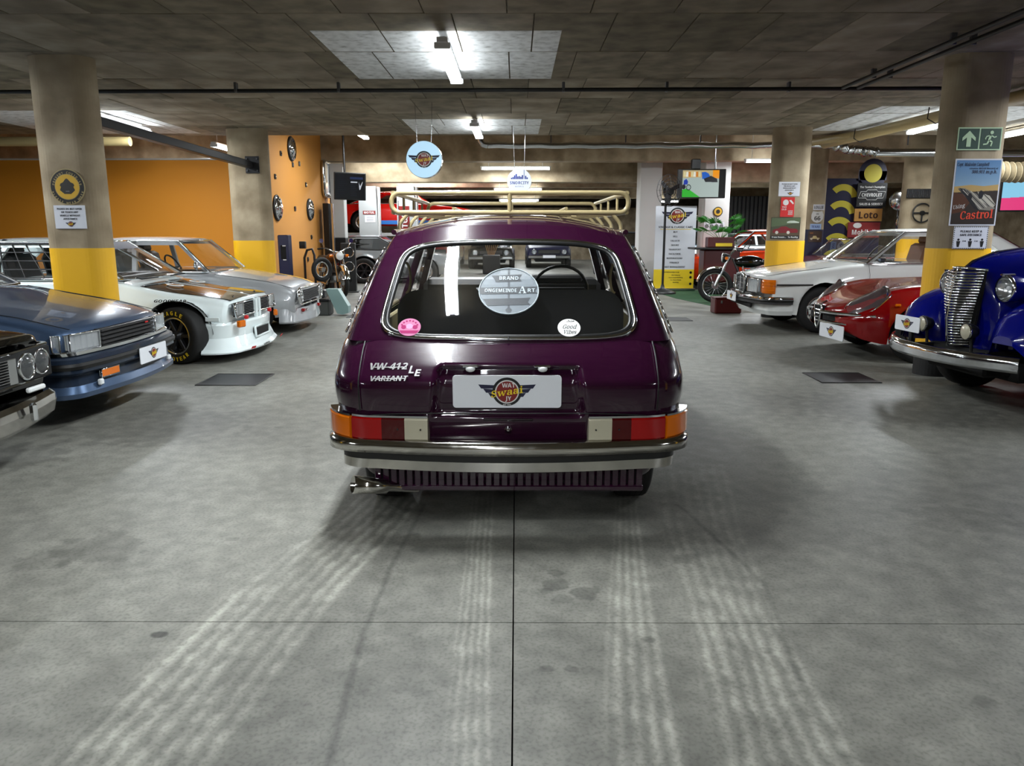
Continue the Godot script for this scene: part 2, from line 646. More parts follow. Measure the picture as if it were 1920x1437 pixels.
# ---------------------------------------------------------------- floor picture: concrete with pale tyre tracks, scuffs and oil spots
func floor_image() -> ImageTexture:
	var n := 2048
	var x0 := -6.0
	var z0 := -13.0
	var sc := n / 12.0
	var big := FastNoiseLite.new()
	big.seed = 21
	big.frequency = 0.0028
	big.fractal_octaves = 6
	var a := big.get_image(n, n, false, false, false).get_data()
	big.seed = 22
	big.frequency = 0.04
	big.fractal_octaves = 4
	var b := big.get_image(n, n, false, false, false).get_data()
	var v := PackedFloat32Array()
	v.resize(n * n)
	for i in n * n:
		v[i] = 113.0 + (a[i] - 128) * 0.2 + (b[i] - 128) * 0.14
	# tracks: left edge and right edge as (x, z) lists, number of ribs, strength
	var tr := [
		[[[-1.34, -1.2], [-1.287, -1.8], [-1.146, -2.85], [-0.9, -3.75], [-0.8, -4.4]], [[-0.84, -1.2], [-0.776, -1.8], [-0.689, -2.63], [-0.497, -3.6], [-0.42, -4.4]], 8, 34.0],
		[[[-0.2, -1.2], [-0.209, -1.8], [-0.218, -2.45], [-0.236, -3.68], [-0.24, -4.6]], [[-0.03, -1.2], [-0.046, -1.8], [-0.079, -2.45], [-0.103, -3.76], [-0.11, -4.6]], 5, 32.0],
		[[[0.15, -1.2], [0.217, -1.8], [0.302, -2.45], [0.492, -3.68], [0.6, -4.6]], [[0.42, -1.2], [0.472, -1.8], [0.531, -2.64], [0.627, -3.69], [0.76, -4.6]], 5, 34.0],
		[[[0.46, -1.2], [0.515, -1.8], [0.599, -2.45], [0.658, -3.4], [0.9, -5.4]], [[0.93, -1.2], [0.955, -1.8], [0.977, -2.52], [1.084, -3.41], [1.5, -5.4]], 8, 28.0]]
	for t in tr:
		var lo: Array = t[0]
		var hi: Array = t[1]
		for j in int(3.4 * sc):
			var z := -1.1 - j / sc
			var xa := line_at(lo, z)
			var xb := line_at(hi, z)
			if xa < -90.0 or xb < -90.0:
				continue
			var fade := smoothstep(-4.6 if t[2] < 8 else -5.3, -3.4, z)
			var px0 := int((xa - x0) * sc)
			var px1 := int((xb - x0) * sc)
			var row := int((z - z0) * sc) * n
			for px in range(px0, px1):
				var u := float(px - px0) / maxf(px1 - px0, 1)
				var uw: float = u + (a[(row + px + 5000) % (n * n)] - 128) * 0.0004 + (b[row + px] - 128) * 0.00025
				var rib := 0.5 + 0.5 * sin(uw * TAU * t[2])
				var w: float = a[(row + px * 3) % (n * n)] / 255.0
				v[row + px] += fade * t[3] * (rib * 0.85 + 0.1) * (0.1 + 1.4 * w) * (0.75 + 0.004 * (b[row + px] - 64)) * smoothstep(0.0, 0.12, u) * smoothstep(1.0, 0.88, u)
	# thin dark scuffs
	for t in [[[-0.499, -1.2], [-0.5, -1.8], [-0.54, -2.48], [-0.527, -3.05], [-0.46, -4.0]], [[0.9, -2.2], [1.0, -2.9], [0.86, -3.7], [0.7, -4.2]]]:
		for j in int(2.6 * sc):
			var z := -1.2 - j / sc
			var x := line_at(t, z)
			if x < -90.0:
				continue
			for k in range(-2, 3):
				v[int((z - z0) * sc) * n + int((x - x0) * sc) + k] -= 22.0 - 6.0 * absf(k)
	# oil spots and stains
	var spots := [[0.161, -2.977, 0.03, 26], [0.166, -2.865, 0.05, 26], [0.264, -2.81, 0.058, 34], [0.022, -2.817, 0.024, 20], [0.12, -2.82, 0.02, 18], [0.18, -2.75, 0.035, 20], [-1.255, -2.476, 0.02, 60], [-1.876, -3.21, 0.16, 16], [-2.0, -3.1, 0.1, 14], [0.766, -3.111, 0.06, 12], [0.1, -2.27, 0.02, 26], [0.18, -2.27, 0.02, 26], [0.46, -2.45, 0.02, 30], [0.85, -2.38, 0.03, 26], [1.42, -2.1, 0.03, 20], [-0.35, -2.3, 0.16, 10], [-3.2, -4.6, 0.3, 14], [2.2, -3.6, 0.2, 10], [3.0, -6.0, 0.6, 10], [-2.6, -5.4, 0.5, 9], [1.7, -4.4, 0.3, -12], [1.4, -3.7, 0.25, -10]]
	for k in 90:
		spots.append([rng.randf_range(-4, 4), rng.randf_range(-9, -1.3), rng.randf_range(0.008, 0.03), rng.randf_range(8, 22)])
	for s in spots:
		var r := int(s[2] * 1.5 * sc)
		var cx := int((s[0] - x0) * sc)
		var cy := int((s[1] - z0) * sc)
		for dy in range(-r, r + 1):
			for dx in range(-r, r + 1):
				var i: int = (cy + dy) * n + cx + dx
				if i < 0 or i >= n * n:
					continue
				var d: float = sqrt(float(dx * dx) / 1.6 + dy * dy) / sc / s[2] + (b[i] - 128) * 0.004
				v[i] -= s[3] * 0.7 * smoothstep(1.1, 0.85, d)
	var by := PackedByteArray()
	by.resize(n * n * 3)
	for i in n * n:
		var c := clampf(v[i], 20, 235)
		by[i * 3] = int(c)
		by[i * 3 + 1] = int(c * 0.995)
		by[i * 3 + 2] = int(c * 0.94)
	return ImageTexture.create_from_image(Image.create_from_data(n, n, false, Image.FORMAT_RGB8, by))

func line_at(l: Array, z: float) -> float:
	for i in l.size() - 1:
		if z <= l[i][1] and z >= l[i + 1][1]:
			return lerpf(l[i][0], l[i + 1][0], (l[i][1] - z) / (l[i][1] - l[i + 1][1]))
	return -99.0

# ---------------------------------------------------------------- cars: local front at z = 0, rear at z = length, x across
func section(sts: Array, z: float, yb: float, rr: float) -> PackedVector3Array:
	var w := kin(sts, z, 1)
	var yw := kin(sts, z, 3)
	var ysh := kin(sts, z, 4)
	var wsh := kin(sts, z, 5)
	var yc := kin(sts, z, 6)
	var b := kin(sts, z, 2)
	var h := []
	h.append(Vector2(w * 0.95, b))
	h.append(Vector2(w * 0.985, lerpf(b, yw, 0.4)))
	h.append(Vector2(w * 0.998, lerpf(b, yw, 0.8)))
	h.append(Vector2(w, yw))
	h.append(Vector2(lerpf(w, wsh, 0.25), lerpf(yw, ysh - rr, 0.5)))
	h.append(Vector2(lerpf(w, wsh, 0.75), lerpf(yw, ysh - rr, 0.88)))
	var a := Vector2(wsh, ysh - rr)
	var xe := maxf(wsh - rr * 1.6, 0.0)
	var e := Vector2(xe, yc - (yc - ysh) * pow(xe / maxf(wsh, 0.001), 2.4))
	var c := Vector2(wsh - rr * 0.1, ysh + (e.y - ysh) * 0.4)
	for i in 6:
		var t := i / 5.0
		h.append(a * (1 - t) * (1 - t) + c * 2 * t * (1 - t) + e * t * t)
	for i in 7:
		var x := xe * (1.0 - (i + 1) / 7.0)
		h.append(Vector2(x, yc - (yc - ysh) * pow(x / maxf(wsh, 0.001), 2.4)))
	var o := PackedVector3Array()
	for p in h:
		o.append(Vector3(-p.x, maxf(p.y, yb), z))
	for i in range(h.size() - 2, -1, -1):
		o.append(Vector3(h[i].x, maxf(h[i].y, yb), z))
	return o

func car_body(parent: Node3D, m: Material, sts: Array, arches: Array, bow := 0.0, rr := 0.06, called := "body") -> MeshInstance3D:
	var l0: float = sts[0][0]
	var l1: float = sts[sts.size() - 1][0]
	var zs := []
	for i in 45:
		zs.append(lerpf(l0, l1, i / 44.0))
	for s in sts:
		zs.append(s[0])
	zs.append(l0 + 0.02)
	zs.append(l0 + 0.05)
	for a in arches:
		for i in 15:
			zs.append(clampf(a[0] - cos(PI * i / 14.0) * a[2], l0, l1))
		zs.append(clampf(a[0] - a[2] - 0.002, l0, l1))
		zs.append(clampf(a[0] + a[2] + 0.002, l0, l1))
	zs.sort()
	var rows := []
	var last := -99.0
	for z in zs:
		if z - last < 0.0015:
			continue
		last = z
		var yb := 0.0
		for a in arches:
			var d: float = z - a[0]
			if absf(d) < a[2]:
				yb = maxf(yb, a[1] + sqrt(a[2] * a[2] - d * d))
		var row := section(sts, z, yb, rr)
		if bow != 0.0:
			var w := kin(sts, z, 1)
			for i in row.size():
				row[i].z += bow * pow(absf(row[i].x) / w, 2.2) * exp(-(z - l0) * 2.5)
		rows.append(row)
	var st := S()
	grid(st, rows)
	for e in [rows[0], rows[rows.size() - 1]]:
		smooth(st, true)
		var n: int = e.size()
		for i in n / 2:
			quad(st, e[i], e[i + 1], e[n - 2 - i], e[n - 1 - i])
	var o := obj(called, st, m, parent)
	# dark inner wheel housings and floor pan
	for a in arches:
		var w := kin(sts, a[0], 1) * 0.97
		for sd in [-1, 1]:
			var sw := S()
			housing(sw, sd, w - 0.02, w - 0.3, a[1], a[0], a[2] * 0.99)
			obj("wheel_housing", sw, M.underbody, parent)
	var wm := kin(sts, (l0 + l1) / 2, 1)
	pbox(parent, "floor_pan", M.underbody, Vector3(0, 0.3, (l0 + l1) / 2), Vector3(wm * 1.2, 0.14, (l1 - l0) * 0.9))
	return o

# upper part of a drum round a wheel, closed on the inner side
func housing(st: SurfaceTool, sd: float, xo: float, xi: float, y: float, z: float, r: float) -> void:
	var o := PackedVector3Array()
	var i := PackedVector3Array()
	var c := PackedVector3Array()
	for k in 25:
		var t := PI * k / 24.0
		var d := Vector3(0, sin(t) * r, cos(t) * r)
		o.append(Vector3(sd * xo, y, z) + d)
		i.append(Vector3(sd * xi, y, z) + d)
		c.append(Vector3(sd * xi, y + 0.02, z))
	grid(st, [o, i])
	grid(st, [i, c], false)

func wheel(parent: Node3D, p: Vector3, side: int, r: float, w: float, style := "cap", steer := 0.0, ri := -1.0) -> Node3D:
	if ri < 0.0:
		ri = r * 0.62
	var n := sub("wheel", parent, p, Basis(Vector3.UP, steer) * Basis(Vector3(0, 0, 1), -side * PI / 2))
	plathe(n, "tyre", M.rubber, [[ri, -w * 0.45], [ri + 0.015, -w * 0.5], [r - 0.035, -w * 0.52], [r - 0.008, -w * 0.44], [r, -w * 0.36], [r, w * 0.36], [r - 0.008, w * 0.44], [r - 0.035, w * 0.52], [ri + 0.015, w * 0.5], [ri, w * 0.45]], Transform3D(), 36)
	var h := w * 0.5
	if style == "cap":
		plathe(n, "rim", M.chrome, [[ri + 0.004, h * 0.9], [ri - 0.012, h * 0.96], [ri - 0.02, h * 0.7], [ri * 0.78, h * 0.62], [ri * 0.74, h * 0.8]], Transform3D(), 32)
		plathe(n, "hubcap", M.chrome, [[ri * 0.76, h * 0.7], [ri * 0.72, h * 0.95], [ri * 0.5, h * 1.08], [ri * 0.3, h * 0.98], [ri * 0.26, h * 1.12], [0.0, h * 1.2]], Transform3D(), 32)
	elif style == "painted":
		plathe(n, "rim", M.chrome, [[ri + 0.004, h * 0.9], [ri - 0.012, h * 0.97], [ri - 0.02, h * 0.6], [ri * 0.86, h * 0.5]], Transform3D(), 32)
		plathe(n, "hubcap", M.merc_white, [[ri * 0.84, h * 0.55], [ri * 0.8, h * 0.85], [ri * 0.55, h * 1.0], [ri * 0.3, h * 0.9]], Transform3D(), 32)
		plathe(n, "hub_cover", M.chrome, [[ri * 0.32, h * 0.9], [ri * 0.28, h * 1.02], [0.0, h * 1.08]], Transform3D(), 24)
		for i in 10:
			var t := TAU * i / 10
			pcyl(n, "rim_hole", M.underbody, Vector3(cos(t) * ri * 0.68, h * 0.86, sin(t) * ri * 0.68), Vector3(cos(t) * ri * 0.68, h * 0.97, sin(t) * ri * 0.68), ri * 0.05, -1, 8)
	else:
		var dark: Material = M.gunmetal if style == "race" else M.chrome
		plathe(n, "rim", M.polished, [[ri + 0.006, h * 0.88], [ri - 0.008, h * 0.99], [ri - 0.016, h * 0.85], [ri - 0.028, h * 0.1], [ri * 0.78, h * 0.0]], Transform3D(), 36)
		plathe(n, "wheel_centre", M.underbody, [[ri * 0.9, -h * 0.3], [0.0, -h * 0.3]], Transform3D(), 24)
		var k := 6 if style == "race" else 8
		for i in k:
			var t := TAU * i / k
			var s := S()
			bx(s, Vector3(0, h * 0.35, ri * 0.5), Vector3(ri * (0.2 if style == "race" else 0.16), h * 0.5, ri * 0.8), 0.006)
			var o := obj("spoke", s, dark, n)
			o.rotation.y = t
		plathe(n, "hub", dark, [[ri * 0.3, -h * 0.2], [ri * 0.28, h * 0.62], [ri * 0.16, h * 0.68], [ri * 0.15, h * 0.8], [0.0, h * 0.84]], Transform3D(), 20)
	return n

func two_wheels(parent: Node3D, z: float, x: float, r: float, w: float, style: String, steer := 0.0) -> void:
	for sd in [-1, 1]:
		wheel(parent, Vector3(sd * x, r, z), sd, r, w, style, steer)

# roof, pillars, windows and seats on top of a body
# c: zc cowl, zf front header, zb rear header, ze rear window foot, yb / ye belt heights, yr roof, wb / wr half widths, cp rear pillar foot width, mid list of door pillar places
func greenhouse(parent: Node3D, paint: Material, c: Dictionary, trim: Material = null, inside := true) -> void:
	var ye: float = c.get("ye", c.yb)
	var wbe: float = c.get("wbe", c.wb)
	var dr: float = c.get("dr", 0.05)
	var cp: float = c.get("cp", 0.25)
	var roof: Material = c.get("roof", paint)
	var pil: Material = c.get("pillar", paint)
	var yrr: float = c.get("yrr", c.yr)
	var a0 := Vector3(c.wb, c.yb, c.zc)
	var a1 := Vector3(c.wr, c.yr - dr, c.zf)
	var c1 := Vector3(c.wr, yrr - dr, c.zb)
	var c0 := Vector3(wbe, ye, c.ze)
	var rows := []
	for i in 13:
		var t := i / 12.0
		var z := lerpf(c.zf, c.zb, t)
		var row := PackedVector3Array()
		for j in 15:
			var u := j / 7.0 - 1.0
			var e := pow(absf(t * 2.0 - 1.0), 3.0)
			row.append(Vector3(u * c.wr, lerpf(c.yr, yrr, t) - dr * pow(absf(u), 2.6) - dr * 0.45 * e, z - 0.05 * (1.0 - u * u) * (1.0 - 2.0 * t) * (1.0 if t < 0.5 else 0.4)))
		rows.append(row)
	var st := S()
	slab(st, rows, Vector3(0, -0.025, 0))
	obj("roof", st, roof, parent)
	var fs := Vector3(-1, 1, 1)
	for sd in [-1, 1]:
		var f := Vector3(sd, 1, 1)
		var sp := S()
		var dz := Vector3(0, 0, 0.06)
		grid(sp, [[a0 * f, (a0 + dz) * f], [a1 * f, (a1 + dz) * f]])
		slab(sp, [[a0 * f, (a0 + dz) * f], [a1 * f, (a1 + dz) * f]], Vector3(-sd * 0.05, 0, 0))
		obj("pillar", sp, pil, parent)
		var cq := S()
		var b1 := c1 - Vector3(0, 0, cp * 0.55)
		var b0 := c0 - Vector3(0, 0, cp)
		slab(cq, [[b0 * f, c0 * f], [b1 * f, c1 * f]], Vector3(-sd * 0.05, 0, 0))
		obj("pillar", cq, paint, parent)
		var rs := S()
		var d0 := a1.lerp(a0, 0.14)
		var d1 := c1.lerp(c0, 0.14)
		slab(rs, [[d0 * f, d1 * f], [a1 * f, c1 * f]], Vector3(-sd * 0.04, 0, 0))
		obj("roof_rail", rs, roof, parent)
		var fr := S()
		tube(fr, [a0 * f, a1 * f, c1 * f, c0 * f], 0.012, 6)
		obj("gutter", fr, trim if trim else paint, parent)
		# door pillars and panes between the pillars
		var cuts := [0.0]
		for k in c.get("mid", []):
			cuts.append(k)
		cuts.append(1.0)
		var lo0 := a0 + dz
		var hi0 := a1 + dz
		for k in cuts.size() - 1:
			var g := 0.02 if k > 0 else 0.0
			var p := [lo0.lerp(b0, cuts[k] + g), lo0.lerp(b0, cuts[k + 1]), hi0.lerp(b1, cuts[k] + g), hi0.lerp(b1, cuts[k + 1])]
			var gs := S()
			grid(gs, [[(p[0] - Vector3(0.02, 0, 0)) * f, (p[1] - Vector3(0.02, 0, 0)) * f], [(p[2] - Vector3(0.02, 0, 0)) * f, (p[3] - Vector3(0.02, 0, 0)) * f]])
			if not c.get("open", false) and not (sd == c.get("down", 0)):
				obj("side_window", gs, c.get("glass", M.glass), parent)
			if k > 0:
				var ms := S()
				var q0 := lo0.lerp(b0, cuts[k])
				var q1 := hi0.lerp(b1, cuts[k])
				slab(ms, [[q0 * f, (q0 + dz) * f], [q1 * f, (q1 + dz) * f]], Vector3(-sd * 0.045, 0, 0))
				obj("pillar", ms, pil, parent)
		var bs := S()
		tube(bs, [a0 * f, c0 * f], 0.012, 6)
		obj("window_trim", bs, trim if trim else paint, parent)
	for e in 2:
		var lo := a0 if e == 0 else c0
		var hi := a1 if e == 0 else c1
		var bw := -0.1 if e == 0 else 0.06
		var rg := []
		for i in 6:
			var row := PackedVector3Array()
			for j in 13:
				var u := j / 6.0 - 1.0
				var p := lo.lerp(hi, i / 5.0)
				row.append(Vector3(p.x * u * 0.985, p.y, p.z + bw * (1.0 - u * u)))
			rg.append(row)
		var gs := S()
		grid(gs, rg)
		obj("windscreen" if e == 0 else "rear_window", gs, c.get("glass", M.glass), parent)
		var ts := S()
		var loop := []
		for p in rg[0]:
			loop.append(p)
		var top := []
		for p in rg[5]:
			top.append(p)
		top.reverse()
		tube(ts, loop + top, 0.014, 6, true)
		obj("window_trim", ts, trim if trim else M.trim_black, parent)
	if inside:
		var sm: Material = c.get("seat", M.seat_black)
		var db := S()
		bx(db, Vector3(0, c.yb - 0.06, c.zc + 0.3), Vector3(c.wb * 1.8, 0.16, 0.5), 0.03)
		obj("dashboard", db, M.trim_black, parent)
		for sd in [-1, 1]:
			var ss := S()
			bx(ss, Vector3(sd * 0.36, c.yb - 0.05, c.zc + 1.25), Vector3(0.5, 0.62, 0.14), 0.05, Basis(Vector3.RIGHT, 0.25))
			bx(ss, Vector3(sd * 0.36, c.yb + 0.33, c.zc + 1.36), Vector3(0.28, 0.17, 0.09), 0.03, Basis(Vector3.RIGHT, 0.2))
			obj("seat", ss, sm, parent)
		var wr := S()
		var wp := []
		for i in 20:
			wp.append(Vector3(0.36, c.yb + 0.05, c.zc + 0.62) + Basis(Vector3.RIGHT, 0.5) * Vector3(cos(TAU * i / 20) * 0.19, sin(TAU * i / 20) * 0.19, 0))
		tube(wr, wp, 0.012, 6, true)
		cyl(wr, wp[0], wp[10], 0.01)
		obj("steering_wheel", wr, M.trim_black, parent)

func headlight(parent: Node3D, p: Vector3, r: float, tilt := Basis(), bezel: Material = null) -> Node3D:
	var n := sub("headlight", parent, p, tilt * Basis(Vector3.RIGHT, -PI / 2))
	plathe(n, "bezel", bezel if bezel else M.chrome, [[r * 1.02, -0.02], [r * 1.12, 0.0], [r * 1.1, 0.018], [r * 0.98, 0.022], [r * 0.96, 0.0]], Transform3D(), 28)
	plathe(n, "reflector", M.reflector, [[r * 0.98, 0.004], [r * 0.8, -0.03], [r * 0.4, -0.055], [0.0, -0.06]], Transform3D(), 24)
	plathe(n, "lens", M.lens, [[r * 0.97, 0.01], [r * 0.75, 0.028], [r * 0.4, 0.038], [0.0, 0.042]], Transform3D(), 24)
	var st := S()
	ball(st, Vector3(0, -0.025, 0), Vector3(0.018, 0.02, 0.018), 10)
	obj("bulb", st, M.lens_white, n)
	return n

# rectangular lamp unit: cover, reflector box and lens
func box_lamp(parent: Node3D, called: String, c: Vector3, s: Vector3, lens: Material, b := Basis()) -> Node3D:
	var n := sub(called, parent, c, b)
	pbox(n, "reflector", M.reflector, Vector3(0, 0, s.z * 0.35), Vector3(s.x * 0.96, s.y * 0.92, s.z * 0.3), 0.004)
	var k := 5
	for i in k:
		pbox(n, "lens_rib", M.lens_milky, Vector3((i + 0.5) / k * s.x - s.x / 2, 0, -s.z * 0.05), Vector3(s.x / k * 0.94, s.y * 0.9, s.z * 0.2), 0.006)
	pbox(n, "lens", lens, Vector3(0, 0, -s.z * 0.25), Vector3(s.x, s.y, 0.012), 0.004)
	var st := S()
	tube(st, [Vector3(-s.x / 2, -s.y / 2, -s.z * 0.25), Vector3(s.x / 2, -s.y / 2, -s.z * 0.25), Vector3(s.x / 2, s.y / 2, -s.z * 0.25), Vector3(-s.x / 2, s.y / 2, -s.z * 0.25)], 0.007, 6, true)
	obj("lamp_rim", st, M.chrome, n)
	return n

# the round winged emblem, w = span of the wings, in the xy plane of xf facing +z
func emblem(parent: Node3D, w: float, xf: Transform3D, fine := true) -> void:
	var r := w * 0.255
	var d := 0.0008
	for sd in [-1.0, 1.0]:
		var st := S()
		for k in 3:
			var y0 := w * (0.115 - 0.075 * k)
			var x1 := w * (0.5 - 0.085 * k)
			prism(st, PackedVector2Array([Vector2(sd * w * 0.2, y0), Vector2(sd * x1, y0 + w * 0.015), Vector2(sd * (x1 - w * 0.05), y0 - w * 0.058), Vector2(sd * w * 0.2, y0 - w * 0.058)]), d, xf)
		obj("wing", st, M.ink_navy, parent)
	pprism(parent, "emblem_ring", M.ink_black, ngon(r, 36), d * 2, xf)
	pprism(parent, "emblem_line", M.ink_white, ngon(r * 0.82, 36), d * 3, xf)
	pprism(parent, "emblem_disc", M.ink_red, ngon(r * 0.74, 36), d * 4, xf)
	if fine:
		txt(parent, "WAT", r * 0.3, xf * at(Vector3(r * 0.1, r * 0.46, d * 4.8)), M.ink_white)
		txt(parent, "JY", r * 0.3, xf * at(Vector3(r * 0.1, -r * 0.46, d * 4.8)), M.ink_white)
		txt(parent, "Swaai", r * 0.46, xf * at(Vector3(0, r * 0.0, d * 5.6), Basis(Vector3(0, 0, 1), 0.16)), M.ink_yellow, "Droid Serif", 700, r * 2.2, d, 0.2)
		txt(parent, "EST 1991", r * 0.1, xf * at(Vector3(0, -r * 0.91, d * 2.8)), M.ink_white)
	else:
		txt(parent, "Swaai", r * 0.7, xf * at(Vector3(0, 0, d * 5.6), Basis(Vector3(0, 0, 1), 0.16)), M.ink_yellow, "Droid Serif", 700, r * 1.9, d, 0.2)

func number_plate(parent: Node3D, w: float, h: float, xf: Transform3D, fine := true) -> void:
	var o := pprism(parent, "number_plate", M.plate, rrect(w, h, h * 0.1), 0.006, xf * at(Vector3(0, 0, -0.006)))
	meta(o, "white show plate with the round winged emblem")
	emblem(o, h * 1.72 if fine else h * 1.35, xf, fine)

# ---------------------------------------------------------------- the purple estate car in the aisle (faces -z, local rear at z = 2.2)
const EST := [[0.26, 0.6882, 2.0, -2.1, 0.2], [0.36, 0.744, 2.05, -2.2, 0.21], [0.48, 0.7793, 2.09, -2.25, 0.22], [0.6, 0.7952, 2.13, -2.24, 0.23], [0.7, 0.806, 2.15, -2.2, 0.24], [0.735, 0.8041, 2.148, -2.17, 0.24], [0.8, 0.799, 2.1, -2.05, 0.25], [0.86, 0.7946, 2.03, -1.7, 0.26], [0.905, 0.784, 1.955, -1.0, 0.27]]

func est_rear(x: float, y: float) -> float:
	var w := kin(EST, y, 1)
	var z := kin(EST, y, 2) - 0.05 * pow(x / w, 2)
	var hw := 0.305 + (0.8 - y) * 0.12
	var e := smoothstep(hw + 0.012, hw - 0.012, absf(x)) * smoothstep(0.812, 0.796, y) * smoothstep(0.585, 0.615, y)
	return z - 0.05 * e

func est_ring(y: float) -> PackedVector3Array:
	var w := kin(EST, y, 1)
	var zf := kin(EST, y, 3)
	var rc := kin(EST, y, 4)
	var h := []
	for i in 34:
		var x := (w - rc) * i / 33.0
		h.append(Vector3(x, y, est_rear(x, y)))
	var zc: float = h[33].z - rc
	for i in range(1, 8):
		var t := PI / 2 * (1.0 - i / 7.0)
		h.append(Vector3(w - rc + cos(t) * rc, y, zc + sin(t) * rc))
	for i in range(1, 56):
		h.append(Vector3(w, y, lerpf(zc, zf + 0.3, i / 55.0)))
	for i in range(1, 7):
		var t := PI / 2 * i / 6.0
		h.append(Vector3(w - 0.3 + cos(t) * 0.3, y, zf + 0.3 - sin(t) * 0.3))
	h.append(Vector3(0, y, zf - 0.05))
	var o := PackedVector3Array()
	for p in h:
		o.append(est_arch(p))
	for i in range(h.size() - 2, -1, -1):
		o.append(est_arch(h[i] * Vector3(-1, 1, 1)))
	return o

func est_arch(p: Vector3) -> Vector3:
	if absf(p.x) > 0.62:
		for zc in [1.42, -1.1]:
			var d: float = p.z - zc
			if absf(d) < 0.36:
				p.y = maxf(p.y, 0.3 + sqrt(0.36 * 0.36 - d * d))
	return p

func hatch(u: float, v: float) -> Vector3:
	var hw := lerpf(0.70, 0.585, v)
	return Vector3(u * hw, lerpf(0.9, 1.425, v) - 0.06 * v * v * v * pow(absf(u), 2.6), lerpf(1.965, 1.44, v) + 0.03 * sin(PI * v) - 0.055 * u * u)

func est_loop(du: float, dv: float, sq: float, off := 0.0) -> PackedVector3Array:
	var o := PackedVector3Array()
	for i in 129:
		var t := TAU * i / 128.0
		var d := Vector2(cos(t), sin(t))
		var s := 1.0 / maxf(absf(d.x), absf(d.y)) if sq <= 0.0 else pow(pow(absf(d.x), sq) + pow(absf(d.y), sq), -1.0 / sq)
		var p := hatch(d.x * s * du, lerpf(0.5, 0.435, 1.0 if sq > 0.0 else 0.0) + d.y * s * dv)
		o.append(p + Vector3(0, 0.7, 0.72) * off)
	return o

